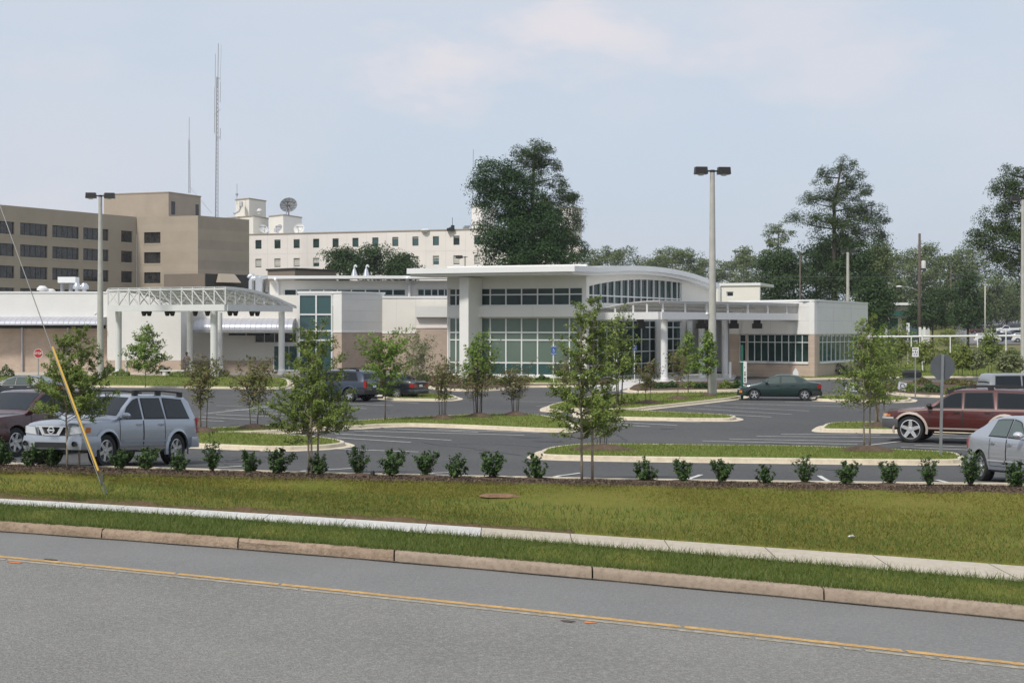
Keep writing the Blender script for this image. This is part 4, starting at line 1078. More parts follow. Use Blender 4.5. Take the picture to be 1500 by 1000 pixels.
    for px, Yq, r in ((173.5, 113, .26), (313.5, 109.5, .28), (412.5, 115, .25), (278, 118, .24), (322, 121, .22)):
        mb = MB(); x = wx(px, Yq); mb.lathe([(r, 0), (r, zb)], 18, (x, Yq, 0)); mb.lathe([(r + .1, .1), (r + .1, .5), (r, .56)], 18, (x, Yq, 0)); mb.build('column', M['steelwhite'], root, smooth=True, ang=.6)
    for px, Yq in ((211, 111), (218.5, 111), (245, 110.5), (252.5, 110.5), (286, 110), (304, 110), (337, 109.5), (345, 109.6), (369, 111.5), (377, 112)):
        mb = MB(); mb.lathe([(.0, .0), (.14, .02), (.22, .3), (.22, .38), (0, .38)], 12, (wx(px, Yq), Yq, zb - .39)); mb.build('spotlight', M['black'], root)
    finish(root, (q2.x, q2.y, 0))
lcan()

# ================================================================ roof things
def duct():
    root = empty('exhaust_duct', label='shiny steel exhaust stack with bent side pipe on the clinic roof beside the left canopy', cat='duct')
    Yd = 132; mb = MB(); mb.lathe([(.62, 0), (.62, 1.35), (.5, 1.5), (.01, 1.55)], 24, (wx(383, Yd), Yd, wz(428, Yd))); mb.build('stack', M['shiny'], root, smooth=True, ang=.6)
    mb = MB(); mb.tube([W(368.5, 430, Yd), W(368.5, 412, Yd), W(370, 408.5, Yd), W(374, 407.5, Yd), W(378, 409, Yd)], .28, 14); mb.tube([W(373, 430, Yd + .5), W(373, 406, Yd + .5), W(371, 403.5, Yd + .5), W(366, 404, Yd + .5), W(364, 407, Yd + .5)], .2, 12); mb.build('bent_pipe', M['shiny'], root, smooth=True, ang=.6)
    mb = MB(); mb.box(wx(392, Yd), wx(404, Yd), Yd, Yd + 1, wz(430, Yd), wz(419, Yd)); mb.build('housing', M['hosp2'], root)
    finish(root, W(383, 430, Yd))
duct()
for px, lb in ((519, 'left of the two shiny gooseneck vents on the clinic roof'), (536.5, 'right of the two shiny gooseneck vents on the clinic roof')):
    Yg = 138; mb = MB(); p = W(px, 405, Yg)
    mb.lathe([(.36, 0), (.12, .75)], 14); mb.tube([(0, 0, .7), (0, 0, .95), (.04, 0, 1.05), (.14, 0, 1.1), (.22, 0, 1.02), (.24, 0, .9)], .085, 8)
    o = mb.build('gooseneck_vent', M['shiny'], None, smooth=True, ang=.7); o.location = p; tag(o, lb, 'roof vent', 'gooseneck vents on the clinic roof')
def vents():
    Yv = 136; root = empty('exhaust_hood', label='white roof hood standing on two pipes behind the left wing parapet', cat='exhaust hood')
    mb = MB(); mb.box(wx(84.5, Yv), wx(110.5, Yv), Yv, Yv + 1.2, wz(414, Yv), wz(405.5, Yv)); mb.build('hood', M['roofwhite'], root)
    for px in (91.5, 103.5):
        mb = MB(); mb.tube([W(px, 436, Yv + .6), W(px, 414, Yv + .6)], .2, 12); mb.build('pipe', M['galv'], root, smooth=True, ang=.6)
    finish(root, W(97, 430, Yv))
vents()
vent_cap(62, 431, 134, .5, .8, 'squat white roof vent at the left edge of the wing roof', 'dishwhite')
vent_cap(74, 431.5, 134.5, .45, .55, 'low white roof vent between the squat vent and the two pipe hood', 'dishwhite')
for px, lb in ((113, 'shiny dome vent nearest the two pipe roof hood'), (123.5, 'shiny dome vent beside the left lamp pole')):
    vent_cap(px, 430, 135, .42, 1.0, lb, 'shiny', 'shiny dome vents on the wing roof')
# little brown roof structure between tan block and hospital
mb = MB(); corner_box(mb, P2(392, 170), P2(432, 167), P2(492, 172), 0, wz(395, 167)); bb = mb.build('service_building', M['podium'])
mb = MB(); cap(mb, P2(392, 170), P2(432, 167), P2(492, 172), wz(395, 167) + .01, .15, .2); mb.build('coping', M['darkmetal'], bb); origin(bb)
tag(bb, 'low brown service building half hidden behind the clinic clerestory roof', 'building')
# background white building right of the vault
root = empty('white_outbuilding', label='small flat white building with a dark window, behind the vaulted roof', cat='building')
w = Wall(P2(1040, 160), P2(1113, 158)); zt = w.z(1075, 418.5); op = [(w.u(1064), w.u(1074.5), w.z(1070, 434.5), w.z(1070, 427))]
w.solid('wall', M['cream'], root, 0, zt, op, .4); w.window(root, *op[0], glass='glassblack', w=.08); mb = MB(); w.box(mb, -.1, w.L + .1, zt + .003, zt + .3, -8, .15); mb.build('roof', M['roofwhite'], root)
mb = MB(); w.box(mb, w.u(1053), w.u(1056), 0, zt, .01, .3); mb.build('pier', M['hosp2'], root)
mb = MB(); mb.prism([P2(1113, 158), (P2(1113, 158)[0] + 1, 166), (P2(1040, 160)[0], 168), P2(1040, 160.5)], 0, zt - .01); mb.build('rear_wall', M['white'], root)
finish(root, P2(1075, 159) + (0,))
root = empty('pavilion_kiosk', label='far small building with green band and white flat roof, right of the clinic wing', cat='building')
Yk = 260; w = Wall(P2(1296, Yk), P2(1362, Yk)); z0 = rise(Yk)
w.solid('wall', M['hosp2'], root, z0 - .5, w.z(1310, 456), (), .4)
mb = MB(); w.box(mb, -.6, w.L, w.z(1310, 463), w.z(1310, 456.5), .02, 1.4); mb.build('awning', mat('green awning', (.012, .09, .075), .7), root)
mb = MB(); w.box(mb, -.5, w.L, w.z(1310, 455.5), w.z(1310, 449), -6, .3); mb.build('parapet', mat('dull pink render', (.38, .33, .31), .8), root)
mb = MB(); w.box(mb, -1.2, w.L, w.z(1310, 447), w.z(1310, 443.5), -6, 1.5); mb.build('roof', M['roofwhite'], root)
mb = MB()
for u in (.5, 3, 5.5): w.box(mb, u, u + .15, w.z(1310, 449), w.z(1310, 446.8), .0, .2)
mb.build('post', M['white'], root)
mb = MB(); w.box(mb, .6, 2.4, z0, w.z(1310, 466), .01, .06); w.box(mb, 3.2, 6, z0 + .6, w.z(1310, 466), .01, .06); mb.build('window', M['glassteal'], root)
finish(root, P2(1320, Yk) + (z0,))
root = empty('white_house', label='white gable end glimpsed through the dark trees above the clinic wing', cat='building')
Yk = 230; mb = MB(); mb.box(wx(1266, Yk), wx(1286.5, Yk), Yk, Yk + 8, rise(Yk), wz(428, Yk)); mb.build('wall', M['white'], root)
mb = MB(); mb.prism([P2(1265, Yk - .2), P2(1288, Yk - .2), P2(1288, Yk + 8.2), P2(1265, Yk + 8.2)], wz(428, Yk) + .01, [wz(424, Yk), wz(419, Yk), wz(419, Yk), wz(424, Yk)]); mb.build('roof', M['hosp2'], root)
finish(root, (wx(1275, Yk), Yk, rise(Yk)))
# ---------------------------------------------------------------- vegetation
def unit(a): return a / (np.linalg.norm(a, axis=1, keepdims=True) + 1e-9)
def cards(c, size, asp=.5, up=.1, g=rng, nrm=None):
    """leaf-sized folded diamonds; nrm = direction the leaf faces tend to look"""
    n = len(c); r = g.normal(0, 1, (n, 3))
    if nrm is None: d = unit(g.normal(0, 1, (n, 3)) + np.array([0, 0, up])); s = unit(np.cross(d, r))
    else:
        N = unit(unit(nrm) * 1.15 + g.normal(0, .55, (n, 3))); d = unit(np.cross(N, r)); s = unit(np.cross(N, d))
    L = (size * g.uniform(.6, 1.3, n))[:, None]
    nn = np.cross(d, s) * L * .12
    v = np.stack([c - d * L / 2, c + s * L * asp / 2 + nn, c + d * L / 2, c - s * L * asp / 2 + nn], 1)
    return v.reshape(-1, 3), np.arange(n * 4).reshape(-1, 4)
def crown_mesh(c, size, m, parent, asp=.5, up=.1, name='crown'):
    v, f = cards(np.asarray(c), size, asp, up); return link(name, npmesh(name, v, f), m, parent)
def sapling(px, py, top, halfw, label, leaf='leaf_elm', base=.3, stems=1, nleaf=5200, size=.085, dz=0.0, seed=1, shape='egg', bark='barkpale', grp='young trees planted in the lot', pos=None, ang=(.5, 1.0), kinds='young_tree', bend=None, dens_=1.0, low=1.0, lean=.2):
    """young street tree: several slim stems, ascending branches, leaves along the twigs"""
    r = random.Random(seed); g = np.random.default_rng(seed)
    P = pos or G(px, py, dz); k = P.y / F; H = (wz(top, P.y) - P.z); R = halfw * k
    root = empty(kinds, P, 0, label, 'tree', grp)
    tb = MB(); pts = []
    prof = {'egg': lambda t: (min(1, (t + .22) * 3.2)) * (1 - t) ** .62 + .05, 'col': lambda t: (min(1, (t + .1) * 4)) * (1 - t ** 2.2) * .95 + .06,
            'vase': lambda t: .35 + .65 * math.sin(min(1, t * 1.25) * PI * .62), 'cone': lambda t: (min(1, (t + .05) * 6)) * (1 - t) ** 1.0 + .03}[shape]
    nb_tot = 0
    for s in range(stems):
        a0 = 2 * PI * s / stems + r.uniform(0, .8); sp = .13 if stems > 1 else 0
        hs = H * (1 if s == 0 else r.uniform(.8, .97)); ln_ = R * (lean if stems > 1 else .04)
        x0, y0 = math.cos(a0) * sp, math.sin(a0) * sp; axis = []
        for i in range(9):
            t = i / 8; axis.append(Vector((x0 + math.cos(a0) * ln_ * t ** 1.3 + r.uniform(-.02, .02) * H * .3 * t, y0 + math.sin(a0) * ln_ * t ** 1.3 + r.uniform(-.02, .02) * H * .3 * t, hs * t - (.05 if i == 0 else 0))))
        rr = .0065 * H + .006
        tb.tube(axis, [rr * (1 - .85 * i / 8) for i in range(9)], 7)
        nb = int(52 * dens_ / (1 + .45 * (stems - 1))) + 8; 
        for b in range(nb):
            t = base + (1 - base) * ((b + r.random()) / nb) ** 1.05 * .97; tt = (t - base) / (1 - base)
            i = min(7, int(t * 8)); p0 = axis[i].lerp(axis[i + 1], t * 8 - i)
            az = b * 2.4 + r.uniform(-.5, .5) + s; el = r.uniform(*ang) * (.72 + .45 * tt)
            ln = R * prof(tt) * r.uniform(.75, 1.12) / max(.35, math.cos(el * .85)) * (1 if stems == 1 else .95)
            ln *= 1 + (low - 1) * max(0, 1 - tt / .3)
            dr = Vector((math.cos(az) * math.cos(el), math.sin(az) * math.cos(el), math.sin(el))); bp = [p0]
            for j in range(1, 5):
                q = j / 4; d2 = (dr + Vector((0, 0, -.35 * q if el < .9 else .1 * q)) + Vector((r.uniform(-.16, .16), r.uniform(-.16, .16), r.uniform(-.1, .1)))).normalized(); bp.append(bp[-1] + d2 * ln / 4)
            rb = rr * (1 - .8 * t) * .55 + .002; tb.tube(bp, [rb * (1 - .2 * j) for j in range(5)], 4, False)
            nt = max(3, int(ln / .13)); 
            for w in range(nt):
                q = .22 + .78 * (w + r.random()) / nt; ii = min(3, int(q * 4)); p1 = bp[ii].lerp(bp[ii + 1], q * 4 - ii)
                td = (dr + Vector((r.uniform(-1, 1), r.uniform(-1, 1), r.uniform(-.7, .8)))).normalized(); tl = ln * r.uniform(.16, .42) * (1.15 - .5 * q)
                p2 = p1 + td * tl
                if w % 2 == 0: tb.tube([p1, p2], [rb * .35 + .001, .001], 3, False)
                pts.append((p1, p2)); 
    if bend:                                     # one long drooping branch
        bp = [Vector((0, 0, H * .45)), Vector((-R * .5, 0, H * .8)), Vector((-R * 1.3, -.1, H * .98)), Vector((-R * 1.9, -.1, H * .93))]
        tb.tube(bp, [.03, .025, .018, .008], 5); pts += [(bp[1].lerp(bp[2], .5), bp[2]), (bp[2], bp[3])] * 3
    A = np.array([[*a] for a, b in pts]); B = np.array([[*b] for a, b in pts])
    w = np.linalg.norm(B - A, axis=1) + .05; idx = g.choice(len(pts), nleaf, p=w / w.sum()); t = g.uniform(0, 1.08, nleaf)[:, None]
    c = A[idx] * (1 - t) + B[idx] * t + g.normal(0, size * .45, (nleaf, 3))
    c = c[c[:, 2] > .12]
    sz = H / np.quantile(c[:, 2], .996); sr = R / np.quantile(np.abs(c[:, :2]), .98) if not bend else 1.0
    c = c * np.array([sr, sr, sz]); tb.v = [(a_ * (sr if h_ > base * H * .9 else 1 + (sr - 1) * max(0, h_) / (base * H * .9)), b_ * (sr if h_ > base * H * .9 else 1 + (sr - 1) * max(0, h_) / (base * H * .9)), h_ * sz) for a_, b_, h_ in tb.v]
    ax = c * np.array([1, 1, 0]); v, f = cards(c, size, .48, -.25, g, nrm=unit(ax) * .55 + np.array([0, 0, .8]))
    tb.build('trunk', M[bark], root, smooth=True, fix=False)
    link('crown', npmesh('crown', v, f), M[leaf], root)
    return root
def mound(px, py, r, h=.16, dz=.16, label=None):
    P = G(px, py, dz); mb = MB(); rr = random.Random(px); n = 18; rings = []
    for q, z in ((1, 0), (.8, .35), (.5, .75), (.2, 1), (.01, 1)):
        rings.append([(r * q * math.cos(2 * PI * i / n) * rr.uniform(.9, 1.1), r * .8 * q * math.sin(2 * PI * i / n) * rr.uniform(.9, 1.1), h * z + rr.uniform(-.012, .012) - .03) for i in range(n)])
    for a in range(4): mb.add(rings[a] + rings[a + 1], [(i, (i + 1) % n, n + (i + 1) % n, n + i) for i in range(n)])
    o = mb.build('mulch_mound', M['mulch'], None, smooth=True); o.location = P; return tag(o, kind='structure')

# near row, in the mulch bed
def bedpos(px): 
    """point on the mulch bed seen at picture column px"""
    k = (px - CX) / F; Y = 30.0
    for _ in range(30): x = k * Y; Y = float(L_m(x) * .45 + L_k(x) * .55)
    return Vector((k * Y, Y, .74))
sapling(106, 0, 481, 52, 'bushy young tree in front of the silver SUV, crossed by the yellow guy guard', 'leaf_elm', .34, 2, 17000, .058, seed=11, shape='egg', pos=bedpos(107), low=1.3, lean=.06, grp='young trees along the mulch bed')
sapling(457, 0, 474, 61, 'full young tree with three slim stems, in front of the navy SUV', 'leaf_elm', .25, 3, 18500, .058, seed=12, shape='egg', pos=bedpos(457), ang=(.35, .95), low=1.4, lean=.08, grp='young trees along the mulch bed')
sapling(861, 0, 438, 56, 'tallest young tree in the mulch bed, airy crown in front of the glazed pavilion corner', 'leaf_elm', .22, 2, 15500, .058, seed=23, shape='egg', pos=bedpos(861), ang=(.4, 1.0), low=1.3, lean=.06, grp='young trees along the mulch bed')
# trees in the lot islands
sapling(213, 566, 477, 28, 'bright green young tree on the lawn in front of the left white canopy', 'leaf_bright', .2, 1, 4200, .17, .15, seed=31, shape='egg')
sapling(297, 630, 520, 27, 'bronze leaved crape myrtle with thin stems just behind the silver SUV', 'leaf_red', .42, 3, 1360, .12, .16, seed=32, shape='vase', bark='bark')
sapling(372, 625, 523, 30, 'bronze leaved crape myrtle with one long arching branch, in front of the left canopy', 'leaf_red', .40, 2, 1768, .12, .16, seed=33, shape='vase', bark='bark', bend=True)
sapling(564, 614, 481, 38, 'bright green single trunk young tree in front of the dark parked sedan', 'leaf_bright', .36, 1, 3400, .13, .15, seed=34, shape='vase', bark='bark')
sapling(613, 576, 487, 24, 'sparse grey green young tree with several white stems by the block wall', 'leaf_grey', .22, 4, 1700, .14, .15, seed=35, shape='vase')
sapling(648, 611, 522, 23, 'bronze crape myrtle left of the white fin column', 'leaf_red', .38, 4, 1156, .12, .16, seed=36, shape='vase', bark='bark')
sapling(701, 608, 487, 28, 'young tree with bright green top and bronze lower leaves, in front of the fin column', 'leaf_bright', .45, 3, 1900, .14, .16, seed=37, shape='egg', bark='bark')
sapling(698, 608.5, 527, 29, 'low bronze crape myrtle beneath the bright green tree by the fin column', 'leaf_red', .45, 2, 1020, .12, .16, seed=57, shape='vase', bark='bark')
sapling(755, 606, 527, 29, 'bronze crape myrtle in front of the large pale glazing', 'leaf_red', .38, 4, 1360, .12, .16, seed=38, shape='vase', bark='bark')
sapling(830, 584, 520, 24, 'thin bronze and green crape myrtle behind the left side of the tallest young tree', 'leaf_red', .38, 3, 1020, .13, .16, seed=39, shape='vase', bark='bark')
sapling(907, 592, 450, 28, 'tall slim green tree behind the right side of the tallest young tree', 'leaf_elm', .3, 3, 3200, .15, .16, seed=40, shape='egg', bark='bark')
sapling(882, 655, 600, 26, 'short cluster of thin stems at the left end of the front island', 'leaf_elm', .45, 5, 700, .09, .15, seed=41, shape='vase', bark='bark')
sapling(949, 588, 527, 19, 'small bronze crape myrtle on a mulch mound, left of the right canopy column', 'leaf_red', .36, 2, 816, .13, .16, seed=42, shape='vase', bark='bark')
sapling(993, 581, 508, 18, 'bronze crape myrtle on a mulch mound, between the canopy column and the tall lamp pole', 'leaf_red', .4, 1, 816, .13, .16, seed=43, shape='vase', bark='bark')
sapling(1008, 574, 486, 19, 'bright green young tree behind the bronze crape myrtle near the tall lamp pole', 'leaf_bright', .32, 1, 1500, .17, .16, seed=44, shape='egg', bark='bark')
sapling(1037, 578, 486, 17, 'bright green young tree against the tall lamp pole', 'leaf_bright', .3, 1, 1700, .16, .16, seed=45, shape='col', bark='bark')
sapling(1270, 657, 463, 46, 'wispy tall young tree with two pale stems on the front island, beside the red SUV', 'leaf_yel' if False else 'leaf_elm', .30, 2, 7000, .078, .15, seed=46, shape='egg', low=1.2, lean=.1)
sapling(1289, 622, 495, 36, 'clump of many slim pale stems just behind the wispy tall young tree', 'leaf_elm', .34, 6, 3000, .11, .15, seed=47, shape='vase')
for px, py, top, hw_, lf, lb, sd in [(1450, 548, 478, 17, 'leaf_elm', 'dark green conical young tree on the right lawn below the white parked cars', 48),
                                     (1407, 551, 505, 17, 'leaf_yel', 'yellow green young tree on the right lawn, right of the bare sign back', 49), (1428, 551, 512, 18, 'leaf_grey', 'dull olive young tree on the right lawn, left of the dark conical one', 50),
                                     (1352, 545, 498, 24, 'leaf_yel', 'yellow green young tree behind the white regulatory sign', 51), (1392, 520, 478, 24, 'leaf_yel', 'yellow green tree beyond the white pipe rail, near the utility pole', 52),
                                     (1318, 540, 470, 20, 'leaf_yel', 'yellow green tree right of the clinic wing, behind the wispy young tree', 53), (1290, 541, 476, 22, 'leaf_bright', 'bright green tree at the right corner of the clinic wing', 54),
                                     (1478, 556, 510, 22, 'leaf_grey', 'olive young tree at the far right of the lawn', 55)]:
    sapling(px, py, top, hw_, lb, lf, .25, 2, 1600, .24, .1, seed=sd, shape='egg' if sd != 48 else 'cone', bark='bark', grp='young trees on the right lawn')
for px, py, r in [(372, 626, .62), (297, 631, .55), (648, 612, .55), (701, 609, .6), (755, 607, .55), (907, 593, .5), (949, 589.5, .75), (993, 583, .6), (1272, 658.5, .85), (882, 657, .95), (1289, 623, .7), (613, 577, .5), (1037, 579, .5)]: mound(px, py, r)

# holly shrubs of the near row
def shrub_mesh(seed, h, w, n, size):
    g = np.random.default_rng(seed); r = random.Random(seed); tb = MB(); pts = []
    for b in range(15):
        az = b * 2.4 + r.uniform(-.4, .4); el = r.uniform(.75, 1.5); ln = h * r.uniform(.65, 1.1) * (1 if el > 1 else .85)
        dr = Vector((math.cos(az) * math.cos(el) * w / h * 1.3, math.sin(az) * math.cos(el) * w / h * 1.3, math.sin(el))); p = [Vector((0, 0, -.05))]
        for j in range(4): p.append(p[-1] + (dr + Vector((r.uniform(-.2, .2), r.uniform(-.2, .2), .1))).normalized() * ln / 4)
        tb.tube(p, [.011, .009, .007, .005, .003], 4, False)
        for w_ in range(9):
            q = r.uniform(.25, 1); i = min(3, int(q * 4)); a = p[i].lerp(p[i + 1], q * 4 - i); d = Vector((r.uniform(-1, 1), r.uniform(-1, 1), r.uniform(-.3, 1))).normalized(); pts.append((a, a + d * h * r.uniform(.08, .22)))
    A = np.array([[*a] for a, b in pts]); B = np.array([[*b] for a, b in pts]); idx = g.integers(0, len(pts), n); t = g.uniform(0, 1.05, n)[:, None]
    c = A[idx] * (1 - t) + B[idx] * t + g.normal(0, .018, (n, 3)); c = c[c[:, 2] > .05]
    v, f = cards(c, size, .6, .3, g, nrm=c * np.array([1, 1, .6]) + np.array([0, 0, .35])); return tb.mesh('stem'), npmesh('foliage', v, f)
SM = [shrub_mesh(100 + i, *q) for i, q in enumerate([(.62, .55, 2300, .058), (.7, .55, 2500, .058), (.6, .66, 2200, .06), (.82, .46, 2400, .056), (.55, .6, 2000, .056)])]
for s_, f_ in SM: s_.materials.append(M['bark']); f_.materials.append(M['leaf_holly'])
SH = [(2, 645, 4, 'cut by the left edge of the picture, by the maroon SUV'), (48, 650, 2, 'left of the pair before the silver SUV grille'), (75, 650, 1, 'right of the pair before the silver SUV grille'), (178, 655, 1, 'under the front wheel of the silver SUV'),
      (213, 652, 0, 'in front of the silver SUV doors'), (264, 661, 4, 'under the rear wheel of the silver SUV'), (311, 648, 3, 'with two tall shoots, right of the silver SUV'), (366, 662, 2, 'low and broad, left of the three stemmed tree'),
      (408, 654, 0, 'nearest the left side of the three stemmed tree'), (466, 664, 4, 'small, growing against the stems of the three stemmed tree'), (525, 653, 3, 'tall, first to the right of the three stemmed tree'),
      (573, 657, 0, 'beside the small dark post, right of the tall one'), (626, 658, 1, 'upright, left of the smallest round one'), (668, 667, 4, 'smallest round one in the middle of the row'), (721, 660, 1, 'broad, above the bare soil patch in the lawn'),
      (785, 667, 2, 'on a low mulch mound below the tip of the front island'), (945, 670, 4, 'first to the right of the tallest young tree'), (1000, 671, 0, 'second to the right of the tallest young tree'), (1055, 669, 1, 'full and pointed, below the middle of the front island'),
      (1121, 682, 2, 'open and spreading with a gap in its middle'), (1179, 670, 3, 'narrow, left of the short white stall line'), (1239, 674, 0, 'round and dense, right of the short white stall line'), (1303, 674, 1, 'round, in front of the red SUV front wheel'),
      (1360, 674, 3, 'leaning, in front of the bare sign post'), (1421, 660, 3, 'tallest, beside the rear of the silver sedan'), (1487, 672, 0, 'hiding the front wheel of the silver sedan')]
for i, (px, top, k, lb) in enumerate(SH):
    P = bedpos(px); P.y += random.uniform(-.05, .05); s = (wz(top, P.y) - P.z) / (.62, .7, .6, .82, .55)[k] * .94
    root = empty('holly_shrub', P, random.uniform(0, 6), 'dark green holly shrub ' + lb, 'shrub', 'holly shrubs along the mulch bed')
    root.scale = (s * random.uniform(.9, 1.12), s * random.uniform(.9, 1.12), s * random.uniform(1.12, 1.28))
    link('stem', SM[k][0], None, root); link('foliage', SM[k][1], None, root)
    if lb.startswith('with two'):
        for dx in (-.06, .14):
            tb = MB(); tb.tube([(dx, 0, .5), (dx * 1.3, 0, .8), (dx * 1.2, .02, 1.12)], [.006, .005, .002], 4, False); tb.build('stem', M['bark'], root, fix=False)
            c = np.stack([rng.normal(dx * 1.25, .025, 40), rng.normal(0, .025, 40), rng.uniform(.6, 1.14, 40)], 1); crown_mesh(c, .05, M['leaf_holly'], root, .6, .3, 'foliage')
for px in (366, 525, 626, 721, 785, 945, 1000, 1179, 1303):
    P = bedpos(px); mb = MB(); n = 14; rr = random.Random(px); ra = .42
    rings = [[(ra * q * math.cos(2 * PI * i / n) * rr.uniform(.85, 1.1), ra * .8 * q * math.sin(2 * PI * i / n), z - .05) for i in range(n)] for q, z in ((1, 0), (.6, .09), (.02, .12))]
    for a in range(2): mb.add(rings[a] + rings[a + 1], [(i, (i + 1) % n, n + (i + 1) % n, n + i) for i in range(n)])
    o = mb.build('mulch_mound', M['mulch'], None, smooth=True); o.location = P; tag(o, kind='structure')

# planting around the buildings: shrubs as things
def bush(px, py, wpx, hpx, leaf, label, grp, seed, dz=.1, n=500, size=.14, Y=None):
    P = at(px, Y) if Y else G(px, py, dz); k = P.y / F; a, h = wpx * k / 2, hpx * k; g = np.random.default_rng(seed)
    u = unit(g.normal(0, 1, (n, 3))) * (g.uniform(.3, 1, (n, 1)) ** .4); u[:, 2] = np.abs(u[:, 2]); lump = 1 + .22 * np.sin(u[:, 0:1] * 6 + seed) * np.cos(u[:, 2:3] * 5 + seed)
    c = u * lump * np.array([a, a * .8, h * .95]) + np.array([0, 0, .05])
    v, f = cards(c, size, .6, .3, g); o = link('garden_shrub', npmesh('garden_shrub', v, f), M[leaf]); o.location = P; return tag(o, label, 'shrub', grp)
gb = 'low shrubs planted around the clinic'
B_ = [(1205, 548, 34, 16, 'leaf_oak', 'dark green shrub below the right hand wing window, nearest the brick pier'), (1232, 549, 30, 17, 'leaf_holly', 'dark shrub in the middle below the right hand wing window'), (1258, 550, 30, 14, 'leaf_holly', 'dark shrub below the right corner of the clinic wing'), (1280, 550, 26, 12, 'leaf_elm', 'green shrub just past the right corner of the clinic wing'),
      (952, 567, 22, 10, 'leaf_red', 'bronze shrub at the left end of the bed before the right canopy'), (967, 569, 20, 8, 'leaf_holly', 'low green shrub left of the canopy column base'), (984, 568, 24, 8, 'leaf_holly', 'low green shrub right of the canopy column base'), (1012, 568, 30, 9, 'leaf_elm', 'green shrub left of the tall lamp pole base'), (1028, 569, 26, 8, 'leaf_oak', 'dark shrub against the tall lamp pole base'), (1064, 569, 24, 11, 'leaf_elm', 'green shrub right of the tall lamp pole base'), (1080, 569, 18, 12, 'leaf_holly', 'dark green shrub at the green post of the vertical sign'),
      (660, 563, 30, 18, 'leaf_red', 'bronze shrub left of the fin column foot'), (690, 563, 26, 12, 'leaf_oak', 'dark shrub at the foot of the fin column'), (716, 564, 30, 22, 'leaf_red', 'tall bronze shrub right of the fin column foot'), (740, 562, 26, 10, 'leaf_elm', 'green shrub below the left of the large glazing'), (770, 560, 26, 8, 'leaf_elm', 'low green shrub below the middle of the large glazing'), (795, 559, 24, 9, 'leaf_holly', 'low dark shrub left of the blue parking sign'), (620, 559, 24, 12, 'leaf_holly', 'dark shrub at the block wall left of the fin column'), (592, 557, 24, 8, 'leaf_oak', 'dark low shrub behind the dark parked sedan'),
      (10, 552, 26, 16, 'leaf_holly', 'dark shrub at the left edge below the tan wall'), (75 / 4.75 + 62, 547, 16, 18, 'leaf_elm', 'narrow green shrub against the tan wall, behind the dark sedan'), (160, 549, 26, 14, 'leaf_oak', 'dark shrub left of the first canopy column'), (178, 551, 30, 9, 'leaf_elm', 'low green shrub beneath the first canopy column'), (240, 548, 24, 13, 'leaf_oak', 'dark shrub left of the white bench'), (262, 552, 36, 8, 'leaf_elm', 'low shrub in front of the white bench'), (300, 550, 34, 16, 'leaf_red', 'bronze shrub left of the middle canopy column'), (322, 552, 30, 12, 'leaf_red', 'bronze and white flowering shrub at the middle canopy column foot'), (290, 553, 24, 10, 'leaf_oak', 'dark low shrub before the standing person'),
      (1335, 574, 30, 11, 'leaf_elm', 'green shrub below the white regulatory sign'), (1365, 575, 36, 13, 'leaf_holly', 'dark green shrub below the bare sign back'), (1400, 578, 34, 12, 'leaf_elm', 'green shrub right of the bare sign post'), (1352, 563, 30, 9, 'leaf_red', 'bronze shrub behind the row by the white regulatory sign'), (1420, 566, 36, 10, 'leaf_red', 'bronze shrub on the right bed near the silver vehicle roof'), (1395, 563, 30, 8, 'leaf_red', 'bronze low shrub right of the sign back'), (1455, 570, 34, 12, 'leaf_elm', 'green shrub left of the silver vehicle behind the red SUV')]
for i, (px, py, w_, h_, lf, lb) in enumerate(B_): bush(px, py, w_, h_, lf, lb, gb, 200 + i)
for i, (px, Y, w_, h_, lf, lb) in enumerate([(1400, 190, 46, 16, 'leaf_elm', 'loose green hedge bush beyond the white rail, left part'), (1445, 200, 40, 16, 'leaf_grey', 'olive bush beyond the white rail under the white cars'), (1480, 175, 44, 14, 'leaf_elm', 'green bush beyond the white rail at the right edge'), (1335, 200, 40, 20, 'leaf_oak', 'dark bush beyond the white rail near the utility pole'), (1290, 190, 36, 22, 'leaf_oak', 'dark bush beyond the clinic wing corner'), (1308, 180, 30, 12, 'leaf_elm', 'green bush beyond the white rail under the kiosk')]):
    bush(px, 0, w_, h_, lf, lb, 'bushes beyond the white rail', 300 + i, 0, 700, .3, Y)

